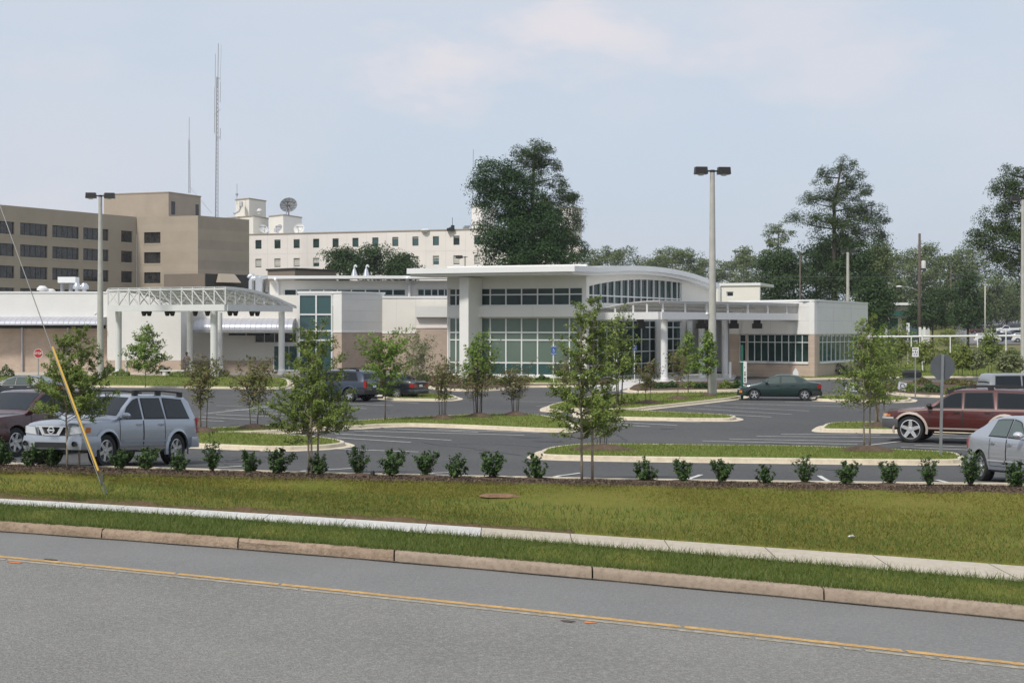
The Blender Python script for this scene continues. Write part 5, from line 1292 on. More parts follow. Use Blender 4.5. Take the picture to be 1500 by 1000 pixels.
# big trees: clumps filling a set of ellipsoids
def big_tree(name, Y, blobs, trunk, label, leaf, bark, size, ncl, nleaf, cr, seed, flat=.7, grp=None, cat='tree', depth=.85, limbs=True, up=.1, asp=.5, hollow=.35):
    """blobs: (px,py,rx,ry,dy) in picture units at distance Y; trunk: list of (px,py)"""
    g = np.random.default_rng(seed); r = random.Random(seed); k = Y / F
    bx = wx(trunk[0][0], Y); bz = lot(bx, Y); root = empty(name, (bx, Y, bz), 0, label, cat, grp); o = Vector((bx, Y, bz))
    tb = MB(); tp = [W(px, py, Y) - o for px, py in trunk]; tp[0].z = -.3; Ht = tp[-1].z; r0 = .011 * Ht + .12
    tb.tube(tp, [r0 * (1 - .75 * i / (len(tp) - 1)) for i in range(len(tp))], 8)
    C = []; area = np.array([b[2] * b[3] for b in blobs], float); 
    for b, a in zip(blobs, area / area.sum()):
        n = max(3, int(ncl * a)); u = unit(g.normal(0, 1, (n, 3))) * (hollow + (1 - hollow) * g.uniform(0, 1, (n, 1)) ** .5)
        ctr = W(b[0], b[1], Y) - o; ctr.y += (b[4] if len(b) > 4 else 0)
        cc = u * np.array([b[2] * k, b[2] * k * depth, b[3] * k]) + np.array(ctr[:]); cc[:, 2] += g.normal(-.25, .3, n) if name == 'pine_tree' else 0; C.append(cc)
        if limbs and len(tp) > 1:
            for q in range(max(1, n // 12)):
                e = Vector(cc[g.integers(0, n)]); zz = max(.12 * Ht, min(e.z - .25 * abs(e.x), Ht * .96)); t = 0
                pp = [p for p in tp]; st = pp[0]
                for i in range(len(pp) - 1):
                    if pp[i].z <= zz <= pp[i + 1].z + 1e-6: st = pp[i].lerp(pp[i + 1], (zz - pp[i].z) / max(1e-6, pp[i + 1].z - pp[i].z))
                mid = st.lerp(e, .55) + Vector((0, 0, -.04 * (e - st).length)); tb.tube([st, mid, e], [r0 * .28, r0 * .17, r0 * .05], 5, False)
    C = np.concatenate(C); n = len(C); rad = cr * g.uniform(.6, 1.25, n)
    idx = np.repeat(np.arange(n), nleaf); u = unit(g.normal(0, 1, (len(idx), 3))) * (g.uniform(0, 1, (len(idx), 1)) ** .45)
    u[:, 2] = np.where(u[:, 2] < -.5, -u[:, 2] * .6, u[:, 2]); c = C[idx] + u * rad[idx][:, None] * np.array([1, 1, flat])
    ctr_ = C.mean(0); out_ = unit(C[idx] - ctr_); v, f = cards(c, size, asp, up, g, nrm=u * .8 + out_ * .35 + np.array([0, 0, .5]))
    tb.build('trunk', M[bark], root, smooth=True, fix=False); link('crown', npmesh('crown', v, f), M[leaf], root); return root
big_tree('bald_cypress', 150, [(725, 258, 30, 24), (712, 285, 24, 18), (752, 272, 26, 26), (735, 305, 30, 26), (772, 300, 30, 30, 1), (720, 345, 20, 24, -1), (752, 345, 34, 34), (790, 345, 40, 40), (745, 380, 44, 22, -1), (805, 380, 50, 24), (702, 272, 12, 12)],
         [(748, 470), (750, 380), (746, 320), (735, 250)], 'big dense dark green tree behind the pavilion roof, merging with the pine', 'leaf_cyp', 'bark', .24, 300, 190, 1.5, 61, .8, up=-.4, hollow=.62)
big_tree('pine_tree', 158, [(785, 222, 26, 13), (770, 238, 24, 10), (803, 240, 22, 10), (818, 262, 16, 7), (780, 262, 30, 10), (822, 285, 30, 9), (842, 286, 12, 6), (800, 300, 34, 10), (830, 312, 20, 8), (838, 325, 14, 9), (812, 335, 30, 10), (848, 358, 12, 8), (830, 372, 28, 12), (790, 320, 30, 12), (800, 350, 30, 16), (762, 225, 10, 7), (832, 345, 16, 8)],
         [(780, 470), (781, 380), (780, 300), (783, 215)], 'tall pine with layered needle tufts behind the pavilion roof, right of the dense dark tree', 'leaf_pine', 'barkpine', .25, 250, 150, .92, 62, .85, up=.5, asp=.3)
for i, (px, py, rx, ry, lb, ds) in enumerate([(503, 385, 34, 20, 'left round crown of the three trees in front of the hospital', 0), (548, 383, 36, 24, 'middle, tallest round crown of the three trees in front of the hospital', 2), (588, 393, 24, 17, 'right, lowest round crown of the three trees in front of the hospital', -1)]):
    big_tree('broadleaf_tree', 205 + ds, [(px - rx * .4, py, rx * .6, ry * .8), (px + rx * .35, py - 2, rx * .65, ry * .9), (px, py - ry * .5, rx * .5, ry * .6), (px, py + 12, rx, ry * .9)], [(px, 478), (px, 420), (px, py)], lb, 'leaf_oak', 'bark', .36, 70, 84, 1.5, 70 + i, .7, grp='round trees before the hospital')
big_tree('pine_tree', 190, [(1235, 243, 22, 9), (1222, 256, 26, 9), (1252, 262, 20, 10), (1215, 275, 22, 8), (1245, 280, 34, 12), (1195, 285, 24, 9), (1180, 297, 12, 6), (1232, 300, 36, 12), (1270, 308, 26, 9), (1288, 318, 14, 9), (1250, 322, 40, 11), (1200, 318, 30, 9), (1170, 322, 14, 10), (1222, 335, 40, 9), (1272, 340, 24, 9), (1293, 350, 10, 7), (1240, 352, 30, 10)],
         [(1222, 470), (1222, 380), (1222, 300), (1233, 240)], 'tall spreading pine standing alone above the clinic wing, branches in flat layers', 'leaf_pine', 'barkpine', .28, 200, 150, 1.08, 63, .85, up=.5, asp=.3, depth=.7)
tb = None
for i, (px, py, rx, ry, Y, lf, lb) in enumerate([(1140, 400, 32, 36, 185, 'leaf_oak', 'dark oak left of the tall spreading pine, above the canopy'), (1195, 398, 46, 46, 192, 'leaf_oak', 'dark oak below the left branches of the tall spreading pine'), (1258, 405, 42, 46, 188, 'leaf_oak', 'dark oak below the right branches of the tall spreading pine'), (1225, 375, 36, 32, 200, 'leaf_oak', 'dark oak crown right beneath the tall spreading pine'), (1280, 440, 22, 30, 176, 'leaf_oak', 'dark tree right behind the clinic wing corner'), (1285, 385, 18, 40, 215, 'leaf_hazed', 'slim greyer tree right of the tall spreading pine')]):
    big_tree('oak_tree', Y, [(px - rx * .45, py, rx * .6, ry * .7), (px + rx * .4, py - 4, rx * .6, ry * .75), (px, py - ry * .5, rx * .6, ry * .55), (px, py + ry * .4, rx * .95, ry * .6), (px, py + ry * 1.15, rx * .9, ry * .45)], [(px, 500), (px, 440), (px + 2, py - ry * .3)], lb, lf, 'bark', .32, 105, 120, 1.75, 80 + i, .75, grp='dark oaks behind the clinic wing')
big_tree('pine_tree', 270, [(1140, 332, 14, 7), (1130, 342, 12, 6), (1150, 345, 12, 7), (1140, 355, 18, 8), (1128, 370, 16, 8), (1150, 372, 14, 9), (1136, 385, 18, 8)], [(1140, 470), (1140, 330)], 'hazy medium pine left of the tall spreading pine', 'leaf_hazed', 'bark', .42, 80, 60, 1.2, 64, .55, up=.3, asp=.35)
big_tree('pine_tree', 150, [(1490, 258, 26, 14), (1470, 278, 22, 14), (1510, 285, 40, 20), (1475, 305, 26, 14), (1450, 318, 16, 8), (1462, 335, 26, 12), (1430, 340, 12, 9), (1500, 335, 40, 22), (1445, 358, 26, 12), (1490, 365, 42, 20), (1470, 385, 20, 14), (1515, 395, 36, 30), (1545, 330, 40, 50)],
         [(1512, 500), (1512, 400), (1508, 320), (1500, 250)], 'huge dark pine cut by the right edge of the picture', 'leaf_pine', 'barkpine', .25, 340, 150, 1.05, 65, .9, up=.4, asp=.35)
big_tree('cypress_tree', 235, [(1418, 410, 12, 14), (1418, 430, 20, 18), (1416, 455, 26, 22), (1420, 468, 27, 14)], [(1418, 490), (1418, 400)], 'dark cone shaped evergreen left of the huge right pine', 'leaf_oak', 'bark', .38, 120, 80, 1.4, 66, .8)
big_tree('magnolia_tree', 215, [(1355, 448, 22, 20), (1378, 444, 24, 22), (1368, 465, 36, 16), (1342, 465, 18, 16)], [(1366, 492), (1366, 440)], 'round dark magnolia with pale blooms beside the utility pole', 'leaf_oak', 'bark', .36, 100, 80, 1.3, 67, .7)
# hazy wood on the skyline: separate trees
far = [(868, 385, 16, 16), (890, 376, 20, 18), (912, 378, 22, 18), (938, 392, 16, 16), (962, 385, 20, 18), (985, 378, 20, 18), (1008, 384, 22, 18), (1030, 392, 18, 16), (1058, 398, 20, 18), (1086, 380, 16, 16), (1108, 396, 22, 24), (1300, 392, 22, 28), (1325, 382, 22, 28), (1352, 376, 22, 22), (1378, 390, 24, 26), (1400, 386, 20, 26), (1425, 380, 22, 30), (1340, 410, 34, 30), (1395, 415, 34, 32), (1300, 425, 30, 26)]
for i, (px, py, rx, ry) in enumerate(far):
    Y = 400 + (i * 37) % 70 if px < 1200 else 330 + (i * 29) % 60
    where = 'over the vaulted roof' if px < 1040 else ('between the vaulted roof and the oaks' if px < 1200 else 'behind the utility pole')
    big_tree('skyline_tree', Y, [(px - rx * .4, py + 4, rx * .7, ry * .8), (px + rx * .4, py, rx * .7, ry * .8), (px, py - ry * .4, rx * .6, ry * .6), (px, py + ry, rx * 1.2, ry * 1.1), (px, py + ry * 2.2, rx * 1.25, ry * 1.2)], [(px, 478), (px, py)],
             'hazy distant broadleaf tree on the skyline ' + where, 'leaf_hazed', 'bark', .6, 70, 70, 2.2, 400 + i, .7, grp='skyline trees ' + where, limbs=False)
big_tree('pine_tree', 395, [(1088, 368, 16, 5), (1084, 376, 12, 4), (1094, 378, 14, 5), (1090, 386, 16, 6)], [(1089, 440), (1089, 365)], 'small flat topped distant pine on the skyline by the tall lamp pole', 'leaf_hazed', 'bark', .7, 46, 26, 1.6, 450, .45)
big_tree('pine_tree', 400, [(990, 372, 14, 6), (975, 378, 12, 5), (1002, 377, 10, 5)], [(990, 440), (990, 372)], 'small distant pine poking above the skyline over the vaulted roof', 'leaf_hazed', 'bark', .7, 36, 26, 1.6, 451, .45)
for i, (px, py, rx, ry, Y, lb) in enumerate([(1475, 440, 36, 30, 360, 'dim tree behind the far parked cars, left part'), (1500, 430, 30, 34, 372, 'dim tree behind the far parked cars at the right edge'), (1452, 430, 24, 30, 355, 'dim tree behind the far parked cars, next to the dark cone shaped evergreen')]):
    big_tree('woodland_tree', Y, [(px, py, rx, ry), (px - rx * .5, py + ry * .5, rx * .8, ry * .7), (px + rx * .5, py + ry * .5, rx * .8, ry * .7)], [(px, 482), (px, py)], lb, 'leaf_hazed', 'bark', .55, 110, 70, 2.2, 470 + i, .7, grp='trees behind the far car park')
# trees filling the skyline left of the office block are not visible there

# bark chips on the mulch bed and loose chips spilling over its edge
nc = 26000; xc = rng.uniform(-14, 11, nc); tc_ = rng.normal(.45, .33, nc).clip(-.12, 1.02); yc = L_m(xc) * (1 - tc_) + L_k(xc) * tc_ - .02
zc_ = np.interp(tc_, [-.2, 0, .15, .55, .95, 1.1], [.70, .735, .75, .755, .70, .68]) + .012
v, f = cards(np.stack([xc, yc, zc_], 1), .055, .35, 0); tag(link('mulch_chips', npmesh('mulch_chips', v, f), M['chips']), 'loose bark chips covering the mulch bed', 'mulch', kind='stuff')
# ---------------------------------------------------------------- vehicles
def paint(name, col, metal=.25, rough=.3):
    return mat(name, col, rough, metal, coat=.8, spec=.5)
PT = dict(silver=paint('silver blue paint', (.36, .39, .44), .45, .32), maroon=paint('dark maroon paint', (.055, .012, .012), .2), wine=paint('wine red paint', (.075, .010, .009), .2), green=paint('dark green paint', (.008, .028, .024), .2),
          navy=paint('navy paint', (.022, .034, .06), .2), dark=paint('near black paint', (.014, .018, .022), .2), white=paint('white paint', (.66, .66, .65), 0), grey=paint('grey paint', (.30, .31, .32), .4), lilac=paint('pale silver paint', (.40, .42, .46), .45), blue=paint('dark blue paint', (.03, .045, .08), .2))
M['trimgrey'] = mat('grey trim', (.30, .27, .25), .5); M['blacktrim'] = mat('black trim', (.015, .015, .016), .6)
M['trimdark'] = mat('dark grey bumper', (.075, .075, .078), .5); M['lamppeach'] = mat('amber headlight', (.62, .40, .27), .2, coat=.5)
M['beigetrim'] = mat('beige trim', (.40, .33, .28), .5)
WHEELS = {}
def wheel_meshes(r, w, spokes, rimf):
    key = (round(r, 3), w, spokes, rimf)
    if key in WHEELS: return WHEELS[key]
    mb = MB(); ri = r * rimf
    mb.lathe([(ri, -w * .42), (ri * 1.03, -w / 2), (r * .93, -w / 2), (r, -w * .36), (r, w * .36), (r * .93, w / 2), (ri * 1.03, w / 2), (ri, w * .42), (ri, -w * .42)], 28, axis='y'); ty = mb.mesh('tyre')
    mb = MB(); mb.lathe([(ri, -w * .45), (ri * .93, -w * .47), (ri * .90, -w * .30), (ri * .90, w * .1)], 28, axis='y')
    for i in range(spokes):
        a = 2 * PI * i / spokes + .3; c, s = math.cos(a), math.sin(a)
        def P(q, t, y): return (c * q - s * t, y, s * q + c * t)
        wd0, wd1 = ri * (.20 if spokes < 7 else .12), ri * (.15 if spokes < 7 else .08)
        vs = [P(ri * .12, -wd0, -w * .40), P(ri * .92, -wd1, -w * .43), P(ri * .92, wd1, -w * .43), P(ri * .12, wd0, -w * .40), P(ri * .12, -wd0, -w * .22), P(ri * .92, -wd1, -w * .25), P(ri * .92, wd1, -w * .25), P(ri * .12, wd0, -w * .22)]
        mb.add(vs, [(0, 1, 2, 3), (7, 6, 5, 4), (0, 4, 5, 1), (1, 5, 6, 2), (2, 6, 7, 3), (3, 7, 4, 0)])
    mb.lathe([(.001, -w * .46), (ri * .2, -w * .45), (ri * .24, -w * .38)], 14, axis='y'); rm = mb.mesh('rim')
    mb = MB(); mb.lathe([(.001, -w * .05), (ri * .92, -w * .06), (ri * .92, w * .3)], 20, axis='y'); bk = mb.mesh('brake_disc')
    for m_, nm in ((ty, 'tyre'), (rm, None), (bk, 'black')):
        if nm: m_.materials.append(M[nm])
    for me in (ty, rm, bk):
        bm = bmesh.new(); bm.from_mesh(me); bmesh.ops.recalc_face_normals(bm, faces=bm.faces); bm.to_mesh(me); bm.free()
    ty.polygons.foreach_set('use_smooth', [True] * len(ty.polygons)); ty.set_sharp_from_angle(angle=.7)
    rm.materials.append(M['alloy']); WHEELS[key] = (ty, rm, bk); return WHEELS[key]

class Car:
    def __init__(s, **k):
        s.__dict__.update(dict(L=4.6, Wd=1.8, H=1.7, wb=2.75, fo=.9, r=.36, tw=.24, clr=.24, belt=(.98, 1.02), tumble=.28, top=None, spokes=6, rimf=.66, paint='grey', ftap=.16, rtap=.10, glass='carglass', detail=True), **k)
        s.xf = s.L / 2 - s.fo; s.xr = s.xf - s.wb
        tx = [s.L / 2 - p[0] for p in s.top][::-1]; tz = [p[1] for p in s.top][::-1]
        xs = np.linspace(-s.L / 2, s.L / 2, 241); z = np.interp(xs, tx, tz)
        ker = np.hanning(11); ker /= ker.sum(); zp = np.pad(z, 5, mode='edge'); z = np.convolve(zp, ker, 'valid'); s._x, s._z = xs, z
    def topz(s, x): return float(np.interp(x, s._x, s._z))
    def beltz(s, x): t = (s.L / 2 - x) / s.L; return s.belt[0] + (s.belt[1] - s.belt[0]) * t
    def hw(s, x):
        df, dr = s.L / 2 - x, x + s.L / 2
        return s.Wd / 2 * (1 - s.ftap * max(0, 1 - df / .8) ** 2.4 - s.rtap * max(0, 1 - dr / .7) ** 2.4)
    def zb(s, x):
        df, dr = s.L / 2 - x, x + s.L / 2
        return s.clr + .10 * max(0, 1 - df / .5) + .12 * max(0, 1 - dr / .6)
    def sec(s, x):
        hw, zb, zt = s.hw(x), s.zb(x), s.topz(x); zs = min(s.beltz(x), zt - .05); h = zs - zb
        cr = .035 if zt - zs > .2 else .03
        ze = zt - cr; up = max(0, ze - zs); ye = hw * .955 - s.tumble * up - (.03 if up > .2 else 0)
        return [(0, zb), (hw * .86, zb), (hw * .955, zb + .05), (hw * .99, zb + .22 * h), (hw, zb + .55 * h), (hw * .985, zb + .8 * h), (hw * .968, zs - .02), (hw * .955, zs + .004 if up > .06 else zs),
                (ye, ze - (.02 if up > .15 else .006)), (ye - .05, ze + .012 if up > .15 else ze + .006), (ye * .6, zt - .008), (0, zt)]
    def body(s):
        xs = sorted(set([round(v, 4) for v in list(np.linspace(-s.L / 2, s.L / 2, 40)) + [s.L / 2 - .02, s.L / 2 - .06, -s.L / 2 + .02, -s.L / 2 + .06] + [s.L / 2 - p[0] for p in s.top]]))
        xs = [x for i, x in enumerate(xs) if i == 0 or x - xs[i - 1] > .012]
        mb = MB(); n = None; vs = []; fs = []
        for x in xs:
            p = s.sec(x); e = 1.0
            ring = [(x, y, z) for y, z in p] + [(x, -y, z) for y, z in p[-2:0:-1]]; n = len(ring); vs += ring
        for i in range(len(xs) - 1):
            for j in range(n): fs.append((i * n + j, i * n + (j + 1) % n, (i + 1) * n + (j + 1) % n, (i + 1) * n + j))
        fs.append(tuple(range(n))); fs.append(tuple(reversed([(len(xs) - 1) * n + j for j in range(n)])))
        mb.add(vs, fs); return mb
    def side_pt(s, x, v, off=.006, sgn=1):
        p = s.sec(x); a, b = Vector((p[7][0], p[7][1])), Vector((p[8][0], p[8][1])); q = a.lerp(b, v); d = (b - a); nrm = Vector((d.y, -d.x)).normalized() if d.length > 1e-4 else Vector((1, 0))
        return Vector((x, sgn * (q.x + nrm.x * off), q.y + nrm.y * off))
    def low_pt(s, x, v, off=.006, sgn=1):
        """v 0..1 from sill to belt"""
        p = s.sec(x)[2:8]; zz_ = p[0][1] + (p[-1][1] - p[0][1]) * v; y = float(np.interp(zz_, [q[1] for q in p], [q[0] for q in p])); return Vector((x, sgn * (y + off), zz_))
    def patch(s, fn, x0b, x0t, x1b, x1t, v0, v1, off, sgn, nx=8, nv=4, mb=None):
        mb = mb or MB(); g = []
        for j in range(nv + 1):
            t = j / nv; v = v0 + (v1 - v0) * t; a, b = x0b + (x0t - x0b) * t, x1b + (x1t - x1b) * t
            g.append([fn(a + (b - a) * i / nx, v, off, sgn) for i in range(nx + 1)])
        vs = [p for r in g for p in r]; n = nx + 1
        fs = [(j * n + i, j * n + i + 1, (j + 1) * n + i + 1, (j + 1) * n + i) for j in range(nv) for i in range(nx)]
        if sgn < 0: fs = [tuple(reversed(f)) for f in fs]
        mb.add(vs, fs); return mb
    def top_patch(s, xa, xb, off, yf=.9, nx=8, ny=8):
        mb = MB(); g = []
        for i in range(nx + 1):
            x = xa + (xb - xa) * i / nx; p = s.sec(x)[8:]; ys = [q[0] for q in p][::-1]; zs = [q[1] for q in p][::-1]; ye = p[0][0] * yf
            sl = (s.topz(x + .03) - s.topz(x - .03)) / .06; nx_, nz_ = -sl / math.hypot(1, sl), 1 / math.hypot(1, sl)
            g.append([(x + nx_ * off, ye * (2 * j / ny - 1), float(np.interp(abs(ye * (2 * j / ny - 1)), ys, zs)) + nz_ * off) for j in range(ny + 1)])
        n = ny + 1; mb.add([p for r in g for p in r], [(i * n + j, i * n + j + 1, (i + 1) * n + j + 1, (i + 1) * n + j) for i in range(nx) for j in range(ny)]); return mb
    def outline(s, end):
        """plan outline around the front (+1) or rear (-1) end: function of arc length from the centre"""
        pts = []; e = s.L / 2
        for t in np.linspace(0, 1, 6): pts.append((e, s.hw(end * e) * t))
        for d in (.03, .08, .15, .25, .4, .6, .8, 1.0): pts.append((e - d, s.hw(end * (e - d))))
        P = np.array(pts); P[:, 0] += 0; ds = np.r_[0, np.cumsum(np.hypot(*np.diff(P, axis=0).T))]
        def f(q, off):
            a = abs(q); x = np.interp(a, ds, P[:, 0]); y = np.interp(a, ds, P[:, 1]); x2 = np.interp(a + .02, ds, P[:, 0]); y2 = np.interp(a + .02, ds, P[:, 1]); x1 = np.interp(max(0, a - .02), ds, P[:, 0]); y1 = np.interp(max(0, a - .02), ds, P[:, 1])
            t = Vector((x2 - x1, y2 - y1)).normalized(); nn = Vector((t.y, -t.x)); 
            return (end * (x + nn.x * off), (1 if q >= 0 else -1) * (y + nn.y * off))
        return f
    def strip(s, end, q0, q1, z0, z1, off=.02, th=.06, m=None, name='strip', parent=None, n=10, z0b=None, z1b=None, bulge=.0, smooth=True):
        f = s.outline(end); mb = MB(); vs = []; 
        for i in range(n + 1):
            t = i / n; q = q0 + (q1 - q0) * t; a = z0 + ((z0b if z0b is not None else z0) - z0) * t; b = z1 + ((z1b if z1b is not None else z1) - z1) * t
            o = f(q, off); c = f(q, off + bulge); k = f(q, off - th)
            vs += [(*k, a), (*o, a), (*c, (a + b) / 2), (*o, b), (*k, b)]
        fs = [(i * 5 + j, i * 5 + (j + 1) % 5, (i + 1) * 5 + (j + 1) % 5, (i + 1) * 5 + j) for i in range(n) for j in range(5)] + [(0, 1, 2, 3, 4), tuple(n * 5 + j for j in (4, 3, 2, 1, 0))]
        mb.add(vs, fs); return mb.build(name, m, parent, smooth=smooth, ang=.6)

def boolean_arches(c, ob, arch_r):
    cut = MB()
    for x in (c.xf, c.xr):
        for sg in (-1, 1):
            n = 28; y0, y1 = sg * (c.Wd / 2 - .34), sg * (c.Wd / 2 + .2); k = len(cut.v)
            vs = [(x + arch_r * math.cos(2 * PI * j / n), y, c.r + arch_r * math.sin(2 * PI * j / n)) for y in (y0, y1) for j in range(n)]
            cut.add(vs, [tuple(range(n)), tuple(reversed(range(n, 2 * n)))] + [(j, n + j, n + (j + 1) % n, (j + 1) % n) for j in range(n)])
    co = cut.build('cutter', M['black'], ob.parent)
    md = ob.modifiers.new('b', 'BOOLEAN'); md.operation = 'DIFFERENCE'; md.object = co; md.solver = 'EXACT'
    try: md.material_mode = 'TRANSFER'
    except Exception: pass
    dg = bpy.context.evaluated_depsgraph_get(); me = bpy.data.meshes.new_from_object(ob.evaluated_get(dg)); ob.modifiers.clear(); old = ob.data; ob.data = me; bpy.data.meshes.remove(old); bpy.data.objects.remove(co)
    me.polygons.foreach_set('use_smooth', [True] * len(me.polygons)); me.set_sharp_from_angle(angle=.55)

def build_car(name, c, label, cat, loc, heading, scale=1.0, grp=None, wins=(), front='suv', rear='suv', extras=None, slope=True):
    root = empty(name, loc, 0, label, cat, grp); pm = PT[c.paint]
    fx, fy = math.cos(heading), math.sin(heading)
    if slope:
        z = lambda d: lot(loc[0] + fx * d, loc[1] + fy * d); zl = lambda d: lot(loc[0] - fy * d, loc[1] + fx * d)
        fw = Vector((fx, fy, (z(1.3) - z(-1.3)) / 2.6)).normalized(); lf = Vector((-fy, fx, (zl(.7) - zl(-.7)) / 1.4)); upv = fw.cross(lf).normalized(); lf = upv.cross(fw)
    else: fw, lf, upv = Vector((fx, fy, 0)), Vector((-fy, fx, 0)), Vector((0, 0, 1))
    root.rotation_euler = Matrix((fw, lf, upv)).transposed().to_euler(); root.scale = (scale,) * 3
    b = c.body().build('body', pm, root, smooth=True, ang=.55); boolean_arches(c, b, c.r * 1.17)
    # glass
    for (x0b, x0t, x1b, x1t) in wins:
        for sg in (1, -1):
            fr = c.patch(c.side_pt, x0b + .035, x0t + .03, x1b - .035, x1t - .03, .02, .93, .004, sg).build('window_frame', M['blacktrim'], root, smooth=True, fix=False)
            c.patch(c.side_pt, x0b, x0t, x1b, x1t, .08, .88, .009, sg).build('side_window', M[c.glass], fr, smooth=True, fix=False)
    T = c.L / 2
    ws0, ws1 = c.ws; c.top_patch(T - ws0 - .05, T - ws1 + .05, .008, .9).build('windshield', M[c.glass], root, smooth=True, fix=False)
    if c.rw: c.top_patch(T - c.rw[0] - .03, T - c.rw[1] + .04, .008, .86).build('rear_window', M[c.glass], root, smooth=True, fix=False)
    # doors: proud skin with dark shut lines
    for (x0, x1) in c.doors:
        for sg in (1, -1):
            sk = MB(); w = .012
            for a, b2, v0, v1 in ((x0 - w, x0 + w, .12, .98), (x1 - w, x1 + w, .12, .98), (x1 + w, x0 - w, .11, .125)): c.patch(c.low_pt, max(a, b2), max(a, b2), min(a, b2), min(a, b2), v0, v1, .003, sg, 4, 8, sk)
            ob = sk.build('door', M['blacktrim'], root, smooth=True, fix=False)
            h = MB(); p = c.low_pt(x1 + .17, .84, .02, sg); h.box(p.x - .09, p.x + .09, p.y - .02, p.y + .015, p.z - .018, p.z + .018); h.build('handle', M[c.handle] if c.handle else pm, ob)
    # wheels
    ty, rm, bk = wheel_meshes(c.r, c.tw, c.spokes, c.rimf)
    rmat = getattr(c, 'rim', 'alloy')
    for x in (c.xf, c.xr):
        for sg in (1, -1):
            w = bpy.data.objects.new('wheel', ty); COL.objects.link(w); w.parent = root; w.location = (x, sg * (c.Wd / 2 - c.tw / 2 - .015), c.r); w.rotation_euler = (0, 0, PI if sg > 0 else 0)
            q = bpy.data.objects.new('rim', rm); COL.objects.link(q); q.parent = w
            q.data.materials[0] = M['alloy']
            q.material_slots[0].link = 'OBJECT'; q.material_slots[0].material = M[rmat]
            d = bpy.data.objects.new('brake_disc', bk); COL.objects.link(d); d.parent = w
    # mirrors
    for sg in (1, -1):
        p = c.low_pt(c.mir, 1.0, .0, sg); mb = MB()
        vs = []; 
        for i, (dx, s_) in enumerate(((.10, .35), (.05, .95), (-.02, 1.0), (-.05, .9))):
            n = 10; vs += [(p.x + dx, p.y + sg * (.13 + .10 * s_ * math.cos(2 * PI * j / n)), p.z + .10 + .075 * s_ * math.sin(2 * PI * j / n)) for j in range(n)]
        fs = [(i * 10 + j, i * 10 + (j + 1) % 10, (i + 1) * 10 + (j + 1) % 10, (i + 1) * 10 + j) for i in range(3) for j in range(10)] + [tuple(range(10)), tuple(range(30, 40))]
        mb.add(vs, fs); mb.box(p.x - .03, p.x + .04, min(p.y - .02 * sg, p.y + sg * .1), max(p.y - .02 * sg, p.y + sg * .1), p.z + .02, p.z + .06)
        mb.build('mirror', M[c.mirm] if c.mirm else pm, root, smooth=True, ang=.7)
    h0 = c.hw(T); 
    # front
    zt = c.topz(T - .02)
    if front == 'suv':
        c.strip(1, -h0 - .55, h0 + .55, c.bz[0], c.bz[1], .045, .12, M[c.bump] if c.bump else pm, 'bumper', root, 24, bulge=.03)
        c.strip(1, -.42, .42, c.bz[0] + .04, c.bz[0] + .16, .083, .02, M['black'], 'air_intake', root, 6)
        c.strip(1, -.36, .36, c.bz[1] + .015, zt - .05, .022, .05, M['black'], 'grille', root, 8)
        for sg in (1, -1):
            c.strip(1, sg * (h0 - .30), sg * (h0 + .16), c.bz[1] + .03, zt - .07, .02, .05, M[getattr(c, 'headm', 'lampclear')], 'headlight', root, 10, z0b=c.bz[1] + .08, z1b=zt - .03)
            c.strip(1, sg * (h0 + .13), sg * (h0 + .27), c.bz[1] + .08, zt - .06, .021, .05, M['lamporange'], 'indicator', root, 5)
    else:
        c.strip(1, -h0 - .45, h0 + .45, c.bz[0], c.bz[1], .025, .10, pm, 'bumper', root, 24, bulge=.03)
        c.strip(1, -.4, .4, c.bz[0] + .03, c.bz[0] + .13, .058, .02, M['black'], 'air_intake', root, 6)
        c.strip(1, -.22, .22, c.bz[1] + .01, zt - .02, .02, .04, M['black'], 'grille', root, 6)
        for sg in (1, -1): c.strip(1, sg * (h0 - .32), sg * (h0 + .14), c.bz[1] + .005, zt - .02, .02, .04, M['lampclear'], 'headlight', root, 8); c.strip(1, sg * (h0 + .1), sg * (h0 + .26), c.bz[0] + .16, c.bz[1] - .03, .065, .03, M['lamporange'], 'indicator', root, 4)
    zr = c.topz(-T + .02)
    if rear == 'suv':
        c.strip(-1, -c.hw(-T) - .5, c.hw(-T) + .5, c.bz[0], c.bz[0] + .26, .05, .12, M[c.bump] if c.bump else pm, 'bumper', root, 24, bulge=.02)
        hr = c.hw(-T)
        for sg in (1, -1): c.strip(-1, sg * (hr - .13), sg * (hr + .13), .78, 1.16, .015, .05, M['lampred'], 'tail_light', root, 6)
        mb = MB(); mb.box(-T - .03, -T - .012, -.16, .16, .78, .92); mb.build('licence_plate', M['signwhite'], root)
    else:
        hr = c.hw(-T); c.strip(-1, -hr - .5, hr + .5, c.bz[0] + .02, c.bz[0] + .27, .035, .10, M[c.bump] if c.bump else pm, 'bumper', root, 24, bulge=.03)
        for sg in (1, -1): c.strip(-1, sg * (hr - .36), sg * (hr + .2), zr - .26, zr - .06, .015, .04, M['lampred'], 'tail_light', root, 8)
        mb = MB(); mb.box(-T - .03, -T - .012, -.16, .16, zr - .24, zr - .12); mb.build('licence_plate', M['signwhite'], root)
    if extras: extras(c, root, pm)
    return root

